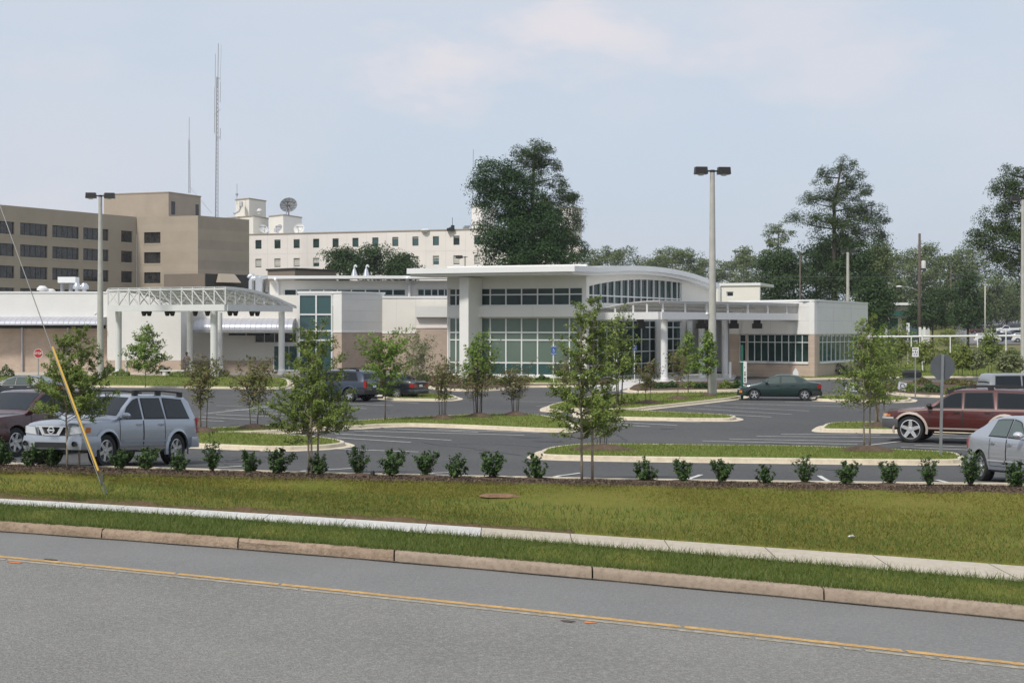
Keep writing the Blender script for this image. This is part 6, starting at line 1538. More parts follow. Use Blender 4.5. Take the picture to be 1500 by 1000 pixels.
SUVTOP = [(0, .96), (.08, 1.02), (.45, 1.08), (1.15, 1.13), (1.25, 1.16), (2.0, 1.66), (2.2, 1.71), (3.3, 1.735), (4.25, 1.70), (4.42, 1.62), (4.66, 1.08), (4.74, 1.0)]
def suv(**k):
    d = dict(L=4.74, Wd=1.82, wb=2.85, fo=.84, r=.385, tw=.26, clr=.34, belt=(1.08, 1.12), tumble=.24, top=SUVTOP, ws=(1.28, 2.02), rw=(4.42, 4.62), doors=[(1.05, .12), (.10, -.78)], mir=.98, mirm=None, bump=None, handle=None, bz=(.42, .72)); d.update(k); return Car(**d)
SUVW = [(1.10, .62, .17, .17), (.03, .03, -.78, -.72), (-.90, -.88, -1.86, -1.66)]
def flare(c, root, m, w=.05, h=.055, sg_=(1, -1), rr=1.22):
    for x in (c.xf, c.xr):
        for sg in sg_:
            pts = []; mb = MB(); n = 16; vs = []
            for i in range(n + 1):
                a = -.25 + (PI + .5) * i / n
                for ra, oy in ((c.r * 1.165, .0), (c.r * 1.165, w), (c.r * (rr + .12), .018), (c.r * (rr + .12), -.03)):
                    vs.append((x + ra * math.cos(a), sg * (c.hw(x) * .985 + oy), c.r + ra * math.sin(a)))
            fs = [(i * 4 + j, i * 4 + (j + 1) % 4, (i + 1) * 4 + (j + 1) % 4, (i + 1) * 4 + j) for i in range(n) for j in range(4)] + [(0, 1, 2, 3), (n * 4 + 3, n * 4 + 2, n * 4 + 1, n * 4)]
            mb.add(vs, fs); mb.build('fender_flare', m, root, smooth=True, ang=.7)
def rack(c, root, x0, x1, m='blacktrim', feet=3):
    for sg in (1, -1):
        y = sg * (c.sec((x0 + x1) / 2)[8][0] - .06); mb = MB(); zf = lambda x: c.topz(x) + .075
        mb.tube([(x, y, zf(x)) for x in np.linspace(x0, x1, 7)], .022, 6)
        for x in np.linspace(x0, x1, feet): mb.box(x - .09, x + .09, y - .03, y + .03, c.topz(x) - .04, zf(x) + .01)
        mb.build('roof_rail', M[m], root)
def sill(c, root, m, z0=.0, z1=.14, off=.03, v=(0.02, .16)):
    for sg in (1, -1):
        mb = MB(); c.patch(c.low_pt, c.xf - c.r * 1.25, c.xf - c.r * 1.25, c.xr + c.r * 1.25, c.xr + c.r * 1.25, v[0], v[1], off, sg, 6, 3, mb); c.patch(c.low_pt, c.xf - c.r * 1.25, c.xf - c.r * 1.25, c.xr + c.r * 1.25, c.xr + c.r * 1.25, v[1], v[1] + .01, 0, sg, 6, 1, mb)
        mb.build('side_trim', m, root, smooth=True, ang=.7, fix=False)
def on_road(px, py, heading, c, scale, sg, which='f'):
    """place a car so that its near front (or rear) wheel stands at the picture point"""
    P = G(px, py); f = Vector((math.cos(heading), math.sin(heading))); l = Vector((-f.y, f.x)); x = c.xf if which == 'f' else c.xr
    q = Vector((P.x, P.y)) - (f * x + l * sg * (c.Wd / 2 - .1)) * scale
    return (q.x, q.y, lot(q.x, q.y))
R = math.radians
# --- silver SUV, front left of the picture
c = suv(paint='silver', glass='carglass', rim='alloy', Wd=1.74)
def ex(c, root, pm):
    flare(c, root, pm, .05); rack(c, root, .15, -1.75)
    T = c.L / 2; zt = c.topz(T - .02); f = c.outline(1)
    mb = MB(); 
    for sg in (1, -1):                                        # angled chrome struts of the grille
        a = f(sg * .30, .045); b = f(sg * .19, .05); mb.bar((a[0], a[1], zt - .05), (b[0], b[1], c.bz[1] + .03), .05, .075)
        a = f(sg * .46, .045); b = f(sg * .40, .05); mb.bar((a[0], a[1], zt - .05), (b[0], b[1], c.bz[1] + .03), .03, .03)
    mb.bar((T + .05, -.19, c.bz[1] + .03), (T + .05, .19, c.bz[1] + .03), .04, .03); mb.bar((T + .045, -.42, zt - .045), (T + .045, .42, zt - .045), .04, .03)
    mb.build('grille_strut', M['chrome'], root)
    mb = MB(); n = 20; zc = (zt + c.bz[1]) / 2 - .0                # round badge: ring crossed by a bar
    ring = [[(T + .052 + dx, r * math.cos(2 * PI * i / n), zc + r * math.sin(2 * PI * i / n)) for i in range(n)] for r, dx in ((.062, 0), (.085, 0), (.085, .015), (.062, .015))]
    for k in range(4): mb.add(ring[k] + ring[(k + 1) % 4], [(i, (i + 1) % n, n + (i + 1) % n, n + i) for i in range(n)])
    mb.box(T + .05, T + .07, -.10, .10, zc - .018, zc + .018); mb.build('badge', M['chrome'], root)
    for sg in (1, -1):
        mb = MB(); o = f(sg * .66, .085); mb.lathe([(.001, 0), (.055, 0), (.06, -.03)], 12, (o[0], o[1], c.bz[0] + .13), 'y'); lm = mb.build('fog_lamp', M['blacktrim'], root); lm.data.transform(Matrix.Translation(Vector((o[0], o[1], c.bz[0] + .13))) @ Matrix.Rotation(PI / 2, 4, 'Z') @ Matrix.Translation(-Vector((o[0], o[1], c.bz[0] + .13))))
    sill(c, root, M['trimgrey'], v=(.02, .12)); 
    for sg in (1, -1): mb = MB(); c.patch(c.low_pt, .95, .95, -1.0, -1.0, .27, .33, .018, sg, 8, 2, mb); mb.build('door_moulding', pm, root, smooth=True, fix=False)
    mb = MB(); mb.tube([(-1.95, .0, c.topz(-1.95)), (-2.0, 0, c.topz(-1.95) + .05)], .015, 5); mb.build('aerial', M['blacktrim'], root)
hd = R(250); build_car('parked_suv', c, 'silver SUV with black roof rails and chrome grille, nose towards the mulch bed', 'SUV', on_road(151, 686, hd, c, .98, 1), hd, .98, 'cars parked in the lot', SUVW, extras=ex)
# --- dark maroon SUV beside it
c = suv(paint='maroon', L=4.85, Wd=1.86, bz=(.44, .74), r=.38)
hd = R(248); build_car('parked_suv', c, 'dark maroon SUV cut by the left picture edge, beside the silver SUV', 'SUV', on_road(20, 669, hd, c, 1.04, 1), hd, 1.04, 'cars parked in the lot', SUVW, extras=lambda c, r, p: sill(c, r, M['blacktrim']))
# --- red SUV with big chrome wheels
RT = [(0, .98), (.08, 1.06), (.5, 1.13), (1.35, 1.20), (1.45, 1.23), (2.25, 1.76), (2.45, 1.82), (3.6, 1.85), (4.75, 1.82), (4.95, 1.74), (5.12, 1.15), (5.2, 1.05)]
c = Car(L=5.2, Wd=1.98, wb=3.05, fo=.92, r=.45, tw=.28, clr=.40, belt=(1.16, 1.18), tumble=.22, top=RT, ws=(1.47, 2.28), rw=(4.95, 5.1), doors=[(1.05, -.02), (-.04, -1.0)], mir=1.02, mirm='blacktrim', bump='trimdark', headm='lamppeach', handle='blacktrim', bz=(.5, .80), spokes=5, rimf=.74, paint='wine', rim='chrome')
def ex(c, root, pm):
    flare(c, root, M['beigetrim'], .05, rr=1.2); sill(c, root, M['beigetrim'], v=(.05, .13)); rack(c, root, .4, -2.2)
    for sg in (1, -1):
        mb = MB(); c.patch(c.low_pt, 2.1, 2.1, -2.4, -2.4, .93, .955, .005, sg, 14, 1, mb); mb.build('pinstripe', M['beigetrim'], root, smooth=True, fix=False)
        mb = MB(); p = c.low_pt(1.62, .80, .012, sg); mb.add([(p.x - .2, p.y, p.z + .03), (p.x + .16, p.y, p.z + .05), (p.x + .16, p.y, p.z - .0), (p.x - .05, p.y, p.z - .05)], [(0, 1, 2, 3)]); mb.build('fender_badge', M['chrome'], root, fix=False)
    mb = MB(); f = c.outline(1); h0 = c.hw(c.L / 2)
    c.strip(1, -h0 - .4, h0 + .4, .80, .86, .06, .05, M['lampclear'], 'bumper_trim', root, 16)
    for sg in (1, -1): mb = MB(); mb.box(-.95, .95, sg * .93 - .1, sg * .93 + .1, .33, .37); mb.build('running_board', M['blacktrim'], root)
hd = R(152); build_car('parked_suv', c, 'wine red SUV with large chrome star wheels and beige trim, at the right', 'SUV', on_road(1334, 648, hd, c, .97, 1), hd, .97, 'cars parked in the lot',
                       [(1.16, .58, .02, .02), (-.10, -.10, -1.02, -.96), (-1.16, -1.14, -2.34, -2.1)], extras=ex)
# --- silver sedan, right edge
ST_ = [(0, .66), (.06, .74), (.5, .84), (1.05, .96), (1.15, .99), (2.0, 1.38), (2.3, 1.43), (2.9, 1.43), (3.4, 1.36), (4.05, 1.06), (4.12, 1.04), (4.42, 1.02), (4.5, .95)]
c = Car(L=4.5, Wd=1.75, wb=2.7, fo=.88, r=.32, tw=.21, clr=.22, belt=(.86, 1.0), tumble=.36, top=ST_, ws=(1.17, 2.05), rw=(3.4, 4.02), doors=[(.85, -.05), (-.07, -.85)], mir=.72, mirm='chrome', bump=None, handle=None, bz=(.26, .62), spokes=7, rimf=.68, paint='lilac', glass='carglass2', ftap=.22, rtap=.16)
def ex(c, root, pm):
    for sg in (1, -1): mb = MB(); c.patch(c.low_pt, 1.0, 1.0, -.9, -.9, .26, .31, .014, sg, 8, 2, mb); mb.build('door_moulding', M['lampclear'], root, smooth=True, fix=False)
SDW = [(.93, .32, .0, -.02), (-.10, -.12, -.92, -.78)]
hd = R(-84); build_car('parked_sedan', c, 'silver sedan cut by the right edge of the picture, pointing towards the mulch bed', 'car', on_road(1441, 704, hd, c, 1.0, -1, 'r'), hd, 1.0, 'cars parked in the lot', SDW, 'sedan', 'sedan', ex)
# --- green sedan in the middle distance
GT = [(0, .60), (.08, .70), (.5, .80), (1.05, .90), (1.15, .93), (1.95, 1.33), (2.2, 1.38), (2.7, 1.38), (3.15, 1.32), (3.7, 1.04), (3.8, 1.0), (4.25, .97), (4.36, .90)]
c = Car(L=4.36, Wd=1.72, wb=2.64, fo=.86, r=.30, tw=.2, clr=.2, belt=(.82, .94), tumble=.36, top=GT, ws=(1.17, 2.0), rw=(3.15, 3.68), doors=[(.78, -.10), (-.12, -.86)], mir=.66, mirm=None, bump='blacktrim', handle=None, bz=(.24, .56), spokes=5, rimf=.66, paint='green', glass='carglass2', ftap=.22, rtap=.14)
hd = R(171); build_car('parked_sedan', c, 'dark green sedan parked side on at the kerb, below the vertical sign', 'car', on_road(1105, 586, hd, c, 1.0, 1), hd, 1.0, 'cars parked in the lot', SDW, 'sedan', 'sedan')
# --- navy SUV and dark sedan behind the three stemmed tree
c = suv(paint='navy', bump='blacktrim', glass='carglass')
hd = R(152); build_car('parked_suv', c, 'navy blue SUV seen from behind, partly hidden by the three stemmed young tree', 'SUV', on_road(512.5, 588.5, hd, c, .96, 1, 'r'), hd, .96, 'cars parked in the lot', SUVW, extras=lambda c, r, p: (flare(c, r, p, .04), rack(c, r, .4, -1.7)))
c = Car(L=4.6, Wd=1.76, wb=2.7, fo=.9, r=.31, tw=.2, clr=.22, belt=(.86, .96), tumble=.34, top=[(a * 1.05, z) for a, z in GT], ws=(1.2, 2.08), rw=(3.3, 3.85), doors=[(.8, -.1), (-.12, -.9)], mir=.7, mirm=None, bump=None, handle=None, bz=(.26, .58), spokes=6, rimf=.64, paint='dark', glass='carglass')
hd = R(152); build_car('parked_sedan', c, 'black sedan seen from behind, parked beyond the navy SUV', 'car', on_road(582, 584.5, hd, c, 1.0, 1, 'r'), hd, 1.0, 'cars parked in the lot', SDW, 'sedan', 'sedan')
# --- dark sedan behind the maroon SUV
c = Car(L=4.9, Wd=1.8, wb=2.85, fo=.95, r=.31, tw=.2, clr=.22, belt=(.88, .94), tumble=.34, top=[(a * 1.12, z + .02) for a, z in GT], ws=(1.3, 2.2), rw=(3.52, 4.12), doors=[(.9, -.05), (-.07, -.95)], mir=.78, mirm=None, bump=None, handle='chrome', bz=(.26, .60), spokes=6, rimf=.64, paint='dark', glass='carglass2')
def ex(c, root, pm):
    for sg in (1, -1):
        mb = MB(); mb.tube([c.side_pt(x, v, .012, sg) for x, v in ((1.0, .03), (.45, .93), (0, .95), (-.6, .95), (-1.0, .5), (-1.05, .03))], .014, 4); mb.build('window_trim', M['chrome'], root)
P = G(20, 590); hd = R(178); build_car('parked_sedan', c, 'dark sedan with chrome window line, just its roof showing above the maroon SUV', 'car', (P.x, P.y + 1, lot(P.x, P.y)), hd, 1.0, 'cars parked in the lot', SDW, 'sedan', 'sedan', ex)
# --- boxy silver vehicle behind the red SUV
c = suv(paint='grey', top=[(0, .96), (.08, 1.02), (.45, 1.08), (1.15, 1.13), (1.25, 1.16), (1.95, 1.70), (2.15, 1.78), (3.3, 1.80), (4.45, 1.79), (4.58, 1.72), (4.69, 1.08), (4.74, 1.0)], rw=(4.6, 4.68))
hd = R(4); P = G(1512, 604); build_car('parked_suv', c, 'boxy silver wagon, only its roof and windows showing above the red SUV', 'SUV', tuple(P), hd, 1.0, 'cars parked in the lot', [(1.10, .62, .17, .17), (.03, .03, -.78, -.75), (-.90, -.88, -2.05, -1.98)])
# --- far uphill cars
def far_car(kind, px, Y, hd, pn, label):
    if kind == 'suv': c = suv(paint=pn); w = SUVW; k = ('suv', 'suv'); cat = 'SUV'; nm = 'far_suv'
    elif kind == 'sedan':
        c = Car(L=4.5, Wd=1.76, wb=2.7, fo=.9, r=.31, tw=.2, clr=.22, belt=(.86, .96), tumble=.34, top=[(a * 1.03, z) for a, z in GT], ws=(1.2, 2.08), rw=(3.3, 3.85), doors=[(.8, -.1), (-.12, -.9)], mir=.7, mirm=None, bump=None, handle=None, bz=(.26, .58), spokes=6, rimf=.64, paint=pn); w = SDW; k = ('sedan', 'sedan'); cat = 'car'; nm = 'far_sedan'
    else:
        c = Car(L=5.4, Wd=1.95, wb=3.5, fo=.9, r=.38, tw=.25, clr=.36, belt=(1.12, 1.12), tumble=.24, top=[(0, 1.0), (.1, 1.08), (1.3, 1.17), (1.4, 1.2), (2.0, 1.74), (2.2, 1.8), (2.95, 1.8), (3.08, 1.74), (3.2, 1.2), (3.3, 1.19), (5.3, 1.17), (5.4, 1.1)], ws=(1.45, 2.05), rw=(3.08, 3.16), doors=[(1.2, .15)], mir=1.1, mirm='blacktrim', bump='chrome', handle=None, bz=(.5, .8), paint=pn); w = [(1.2, .75, .05, .05), (-.02, -.02, -.3, -.28)]; k = ('suv', 'suv'); cat = 'pickup truck'; nm = 'far_pickup'
    x = wx(px, Y); return build_car(nm, c, label, cat, (x, Y, lot(x, Y) + .05), hd, 1.0, 'cars in the far uphill car park', w, *k)
far_car('suv', 1446, 262, R(-12), 'white', 'white SUV in the far car park, lowest row, left of the dark blue one')
far_car('suv', 1477, 268, R(-30), 'blue', 'dark blue SUV in the far car park, between the two white ones')
far_car('suv', 1502, 264, R(-20), 'white', 'white SUV in the far car park cut by the right edge of the picture')
far_car('pickup', 1474, 318, R(178), 'white', 'white pickup truck in the upper row of the far car park')
far_car('pickup', 1506, 322, R(178), 'white', 'white pickup truck at the right edge of the upper row of the far car park')
far_car('sedan', 1458, 296, R(170), 'white', 'white sedan behind the white SUV in the far car park')
far_car('sedan', 1490, 300, R(10), 'dark', 'dark sedan between the two rows of the far car park')
far_car('sedan', 1434, 318, R(8), 'maroon', 'dark red sedan at the left end of the upper row of the far car park')
# ---------------------------------------------------------------- lamps, poles, signs, small things
def lamp_pole(px, py, top, Y=None, r0=.22, r1=.11, label='', heads=2, headw=.62, ang=0.0, dz=.12, rot=.0, cat='lamp post', boxm='darkmetal', col='concpole', cam=False):
    P = at(px, Y) if Y else G(px, py, dz); H = wz(top, P.y) - P.z; root = empty('lamp_post', P, rot, label, cat, 'lamp posts')
    mb = MB(); mb.tube([(0, 0, -.3), (0, 0, H * .5), (0, 0, H)], [r0, (r0 + r1) / 2, r1], 14); mb.build('pole', M[col], root, smooth=True, ang=.8)
    mb = MB(); mb.tube([(-.38, 0, H + .05), (.38, 0, H + .05)], .05, 8); mb.lathe([(r1 * 1.05, 0), (r1 * 1.05, .14), (.01, .16)], 12, (0, 0, H - .03)); mb.build('bracket', M['darkmetal'], root)
    for sg in ((-1, 1) if heads == 2 else (1,)):
        mb = MB(); w = headw; x0 = sg * .30; x1 = sg * (.30 + w); a, b = min(x0, x1), max(x0, x1)
        mb.add([(a, -w * .34, H - .13), (b, -w * .34, H - .13), (b, w * .34, H - .13), (a, w * .34, H - .13), (a + .03, -w * .31, H + .27), (b - .03, -w * .31, H + .27), (b - .03, w * .31, H + .27), (a + .03, w * .31, H + .27)], [(0, 3, 2, 1), (4, 5, 6, 7), (0, 1, 5, 4), (1, 2, 6, 5), (2, 3, 7, 6), (3, 0, 4, 7)])
        h = mb.build('lamp_head', M[boxm], root); mb = MB(); mb.lathe([(.001, -.14), (w * .2, -.12), (w * .3, -.06), (w * .3, 0)], 12, ((a + b) / 2, 0, H - .085)); mb.build('lens', M['lampclear'], h, smooth=True)
    if cam:
        mb = MB(); z = H * cam; mb.tube([(-r0 * .8, -.05, z), (-.34, -.12, z - .02)], .035, 6); mb.lathe([(.001, -.1), (.07, -.06), (.08, .0), (.06, .08), (.001, .09)], 10, (-.34, -.12, z - .04)); mb.build('security_camera', M['signwhite'], root, smooth=True)
    return root
lamp_pole(1043.5, 577.5, 252, None, .26, .13, 'tallest concrete lamp post with two black box lights, right of the vaulted roof', headw=.72, rot=.1, cam=.365)
lamp_pole(147, 555, 288, None, .27, .13, 'concrete lamp post with two black box lights, left before the white wing', headw=.75, rot=.1, cam=.36)
lamp_pole(1242, 0, 369, 165, .24, .15, 'concrete lamp post rising behind the right clinic wing', headw=.5)
lamp_pole(681, 0, 377, 200, .18, .12, 'small lamp post with one black box light peeking over the pavilion roof', heads=1, headw=1.0, rot=PI)
lamp_pole(1498.5, 549, 292, None, .2, .13, 'concrete lamp post at the right edge of the picture', headw=.7)
lamp_pole(1301.5, 0, 413, 240, .22, .2, 'plain concrete lamp post behind the far kiosk with the green band', headw=.5)
# utility pole with transformer and street light arm
def utility(px, Y, top, label):
    P = at(px, Y); H = wz(top, Y) - P.z; root = empty('utility_pole', P, 0, label, 'utility pole'); mb = MB()
    mb.tube([(0, 0, -.3), (0, 0, H * .5), (.05, 0, H)], [.24, .2, .15], 10); mb.build('pole', M['bark'], root, smooth=True)
    mb = MB(); mb.lathe([(.01, 0), (.28, .02), (.28, .9), (.2, 1.0), (.01, 1.02)], 14, (.55, 0, H * .72)); mb.bar((0, 0, H * .72 + .5), (.4, 0, H * .72 + .5), .1); mb.build('transformer', M['hosp2'], root, smooth=True, ang=.7)
    mb = MB(); mb.tube([(0, 0, wz(421, Y) - P.z - .5), (-1.2, -.1, wz(421, Y) - P.z), (-2.3, -.2, wz(421, Y) - P.z + .12)], .05, 6); ar = mb.build('lamp_arm', M['galv'], root)
    mb = MB(); z = wz(421, Y) - P.z + .1; mb.lathe([(.001, -.12), (.14, -.06), (.16, .04), (.08, .12), (.001, .13)], 12, (0, 0, 0)); h = mb.build('lamp_head', M['signwhite'], root, smooth=True); h.data.transform(Matrix.Translation((-2.6, -.2, z)) @ Matrix.Diagonal((2.6, 1, 1, 1)))
    mb = MB(); mb.tube([(-2.6, -.6, 0), (.2, 0, -.6)] if False else [(0, 0, wz(403, Y) - P.z), (-3.4, .2, wz(396, Y) - P.z)], .04, 5); mb.build('stay_arm', M['bark'], root); return root
utility(1346.5, 180, 342, 'tall brown wooden utility pole with a grey transformer and street light arm')
for px, Y, top, bot, r, m, lb in [(1172, 172, 371, 470, .11, 'bark', 'thin dark wooden pole among the oaks behind the clinic wing'), (1393, 300, 388, 470, .12, 'bark', 'thin dark wooden pole in the trees right of the utility pole'), (1443, 225, 415, 493, .13, 'concpole', 'pale mottled post in front of the far white SUV'), (1488.5, 212, 472, 0, .0, '', '')]:
    if not m: continue
    P = at(px, Y); mb = MB(); mb.tube([(0, 0, -.2), (0, 0, wz(top, Y) - P.z)], [r, r * .8], 8); mb.lathe([(r * 1.3, wz(top, Y) - P.z - .3), (r * 1.3, wz(top, Y) - P.z)], 8)
    o = mb.build('wooden_pole' if m == 'bark' else 'post', M[m], None, smooth=True); o.location = P; tag(o, lb, 'pole')
def wire(a, b, sag, r, label, name='overhead_wire'):
    a, b = Vector(a), Vector(b); pts = [a.lerp(b, t) - Vector((0, 0, sag * 4 * t * (1 - t))) for t in np.linspace(0, 1, 15)]
    mb = MB(); mb.tube([p - a for p in pts], r, 4); o = mb.build(name, M['cable']); o.location = a; return tag(o, label, 'wire', None)
wire(W(1100, 404, 175), W(1620, 393, 182), .5, .022, 'upper overhead wire running across the trees at the right')
wire(W(1080, 410, 176), W(1346, 401, 180), .3, .016, 'lower overhead wire crossing the dark oaks to the utility pole')
# guy wire with yellow guard, anchored in the lawn
A = Vector((GZ(157, 722, .5).x, GZ(157, 722, .5).y, .48)); B = W(-62, 130, 32.0)
root = empty('guy_wire', A, 0, 'steel guy wire with a long yellow plastic guard, anchored in the lawn at the left', 'guy wire')
mb = MB(); mb.tube([(0, 0, -.15), B - A], .011, 5); mb.build('cable', M['cable'], root)
d = (B - A); t0, t1 = .052, .338
mb = MB(); mb.tube([d * (t0 + (t1 - t0) * i / 6) + Vector((0, -.015, 0)) for i in range(7)], .022, 10); mb.build('guard', M['yellow'], root, smooth=True, ang=.8)
mb = MB(); mb.tube([d * .0, d * .028], .02, 6); mb.box(-.03 + d.x * .03, .03 + d.x * .03, -.03 + d.y * .03, .03 + d.y * .03, d.z * .02, d.z * .045); mb.build('anchor_rod', M['cable'], root)
mb = MB(); mb.tube([(0, 0, -1), (0, 0, B.z + 1.2)], [.17, .13], 10); o = mb.build('utility_pole', M['bark'], None, smooth=True); o.location = (B.x - .13, B.y, 0); tag(o, 'wooden utility pole just outside the left edge holding the yellow guarded guy wire', 'utility pole')

# lettering helper: text converted to mesh
def text_mesh(s, size, depth=.004, align='CENTER', spacing=1.0):
    cu = bpy.data.curves.new('t', 'FONT'); cu.body = s; cu.size = size; cu.extrude = depth; cu.align_x = align; cu.align_y = 'CENTER'; cu.space_character = spacing; cu.offset = size * .012
    o = bpy.data.objects.new('t', cu); COL.objects.link(o); dg = bpy.context.evaluated_depsgraph_get(); me = bpy.data.meshes.new_from_object(o.evaluated_get(dg)); bpy.data.objects.remove(o); bpy.data.curves.remove(cu)
    me.transform(Matrix.Rotation(PI / 2, 4, 'X')); return me       # stands up, reads from -y
def octagon(r, th=.004):
    mb = MB(); pts = [(r * math.cos(PI / 8 + i * PI / 4), r * math.sin(PI / 8 + i * PI / 4)) for i in range(8)]
    mb.add([(x, -th, z) for x, z in pts] + [(x, th, z) for x, z in pts], [tuple(range(8)), tuple(reversed(range(8, 16)))] + [(i, (i + 1) % 8, 8 + (i + 1) % 8, 8 + i) for i in range(8)]); return mb
# stop sign facing us, left
P = G(56, 566, .1); P = at(56, 100.0); root = empty('stop_sign', P, 0, 'red octagonal STOP sign facing us, in front of the tan wall at the left', 'stop sign'); zc = wz(517.5, P.y) - P.z; k = P.y / F; r = 6.9 * k
mb = MB(); mb.box(-.03, .03, .01, .05, -.2, zc + r * .9); mb.build('post', M['galv'], root)
o = octagon(r * 1.02).build('border', M['signwhite'], root); o.location = (0, 0, zc)
o2 = octagon(r * .94, .006).build('panel', M['signred'], root); o2.location = (0, 0, zc)
t = link('lettering', text_mesh('STOP', r * .70, .004, spacing=.95), M['signwhite'], root); t.location = (0, -.011, zc)
# stop sign seen from behind, right
P = G(1377, 665.5, .14); root = empty('stop_sign', P, .12, 'bare grey back of an octagonal sign, in front of the red SUV', 'sign'); zc = wz(537.5, P.y) - P.z; k = P.y / F; r = 19.9 * k
mb = MB(); mb.box(-.035, .035, -.06, -.012, -.2, zc + r * .95); mb.box(-.012, .012, -.075, -.06, -.2, zc + r * .95); p_ = mb.build('post', M['galv'], root); p_.data.transform(Matrix.Rotation(.022, 4, 'Y'))
o = octagon(r, .004).build('panel', M['signback'], root); o.location = (.02 + .022 * zc, 0, zc)
# parking signs with the wheelchair symbol
def access_sign(px, py0, top, w, h, label, rz=0, Y=96, half=False):
    P = at(px, Y); k = Y / F; root = empty('parking_sign', P, rz, label, 'sign', 'blue accessible parking signs'); zt = wz(top, Y) - P.z; w, h = w * k, h * k
    mb = MB(); mb.tube([(0, .04, -.2), (0, .04, zt + .05)], .03, 8); mb.build('post', M['steelwhite'], root)
    mb = MB(); mb.box(-w / 2, w / 2, -.006, .006, zt - h, zt); mb.build('panel', M['signblue'], root)
    mb = MB(); z0 = zt - h * .5; s = w * .3                       # wheelchair figure: head, back, arm, leg, wheel arc
    mb.lathe([(.001, 0), (s * .22, 0)], 10, (-s * .2, -.009, z0 + s * 1.15), 'y')
    mb.bar((-s * .15, -.009, z0 + s * .9), (-s * .05, -.009, z0 + s * .05), s * .22, .004, (0, 1, 0)); mb.bar((-s * .1, -.009, z0 + s * .5), (s * .5, -.009, z0 + s * .45), s * .16, .004, (0, 1, 0)); mb.bar((-s * .05, -.009, z0 + s * .05), (s * .5, -.009, z0 + s * .02), s * .2, .004, (0, 1, 0)); mb.bar((s * .5, -.009, z0), (s * .75, -.009, z0 - s * .6), s * .18, .004, (0, 1, 0))
    for i in range(12):
        a0, a1 = PI * .75 + i * PI * 1.15 / 12, PI * .75 + (i + 1) * PI * 1.15 / 12; mb.bar((math.cos(a0) * s * .62, -.009, z0 - s * .25 + math.sin(a0) * s * .62), (math.cos(a1) * s * .62, -.009, z0 - s * .25 + math.sin(a1) * s * .62), s * .15, .004, (0, 1, 0))
    mb.build('symbol', M['signwhite'], root)
    mb = MB(); mb.box(-w * .5, w * .5, -.009, -.0065, zt - h * .88, zt - h * .84); mb.box(-w * .5, w * .5, -.009, -.0065, zt - h * .045, zt - .001); mb.build('line', M['signwhite'], root)
    return root
access_sign(811, 0, 507, 7.4, 12.6, 'blue accessible parking sign on a white post, in front of the large pale glazing')
access_sign(930, 0, 506.5, 7.0, 6, 'blue accessible parking sign on a white post, in front of the dark entrance glazing', .5)
# white regulatory sign with black marks
Y = 78; P = at(1341, Y); k = Y / F; root = empty('regulatory_sign', P, 0, 'white rectangular sign with black marks on a steel post, right of the wispy young tree', 'sign'); zt = wz(508.6, Y) - P.z; w, h = 9.4 * k, 13.8 * k
mb = MB(); mb.box(-.03, .03, .01, .05, -.1, zt - .02); mb.build('post', M['galv'], root); mb = MB(); mb.box(-w / 2, w / 2, -.006, .006, zt - h, zt); mb.build('panel', M['signwhite'], root)
mb = MB(); bx = lambda a, b, c, d: mb.box(-w / 2 + a * w, -w / 2 + b * w, -.0095, -.0065, zt - d * h, zt - c * h)
for a, b, c, d in ((.12, .2, .12, .24), (.24, .34, .12, .24), (.38, .48, .12, .24), (.52, .62, .12, .24), (.66, .78, .12, .24), (.03, .25, .45, .55), (.42, .52, .33, .60), (.44, .58, .45, .55), (.72, .82, .40, .60), (.22, .32, .68, .82), (.32, .42, .75, .82), (.55, .62, .68, .82), (.62, .78, .75, .82), (.72, .80, .68, .82)): bx(a, b, c, d)
mb.build('lettering', M['signblack'], root)
# tall green post with a vertical white sign
Y = 76.5; P = at(1088, Y); k = Y / F; root = empty('vertical_sign', P, 0, 'narrow vertical white sign on a dark green post, at the nose of the green sedan', 'sign')
mb = MB(); mb.box(-.1, .02, -.06, .06, -.1, wz(505, Y) - P.z); mb.build('post', M['signgreen'], root)
mb = MB(); mb.box(.025, .20, -.10, .02, wz(560.5, Y) - P.z, wz(530.5, Y) - P.z); mb.build('panel', M['signwhite'], root)
mb = MB(); 
for py in (537.5, 544.5, 546.8, 549, 553, 555, 557.5): mb.box(.055, .055 + (.05 if py < 540 else .09), -.105, -.101, wz(py + 1.1, Y) - P.z, wz(py - .2, Y) - P.z)
mb.build('lettering', M['signblack'], root)
mb = MB(); mb.box(-.13, .2, -.08, .04, wz(530.4, Y) - P.z, wz(529.4, Y) - P.z); mb.build('cap', M['signwhite'], root)
# small yard signs
def yard_sign(px, Y, top, w, h, tilt, rz, m, label, marks):
    P = at(px, Y); P.z += .1; k = Y / F; root = empty('yard_sign', P, rz, label, 'yard sign', 'small yard signs by the drive'); zt = wz(top, Y) - P.z; w, h = w * k, h * k
    fr = MB(); 
    for sg in (-1, 1): fr.tube([(sg * w * .3, .01, -.1), (sg * w * .3, .01, zt - h * .2)], .008, 5)
    fr.build('stake', M['galv'], root); mb = MB(); mb.box(-w / 2, w / 2, -.005, .005, -h / 2, h / 2); p = mb.build('panel', m, root); p.location = (0, -.015, zt - h / 2); p.rotation_euler = (0, tilt, 0)
    mb = MB(); pts = [(math.cos(a) * w * .25, -.008, h * .1 + math.sin(a) * h * .25) for a in np.linspace(-.3, 4.2, 10)]
    for a, b in zip(pts[:-1], pts[1:]): mb.bar(a, b, w * .09, .004, (0, 1, 0))
    for i in range(marks): mb.box(-w * .3, w * .35, -.009, -.006, -h * (.22 + .14 * i), -h * (.16 + .14 * i))
    mb.build('lettering', M['signblack'] if marks != 1 else M['galv'], p); return root
M['palegreen'] = mat('pale green card', (.50, .55, .46), .7); M['lilacw'] = mat('bluish white card', (.62, .63, .68), .7)
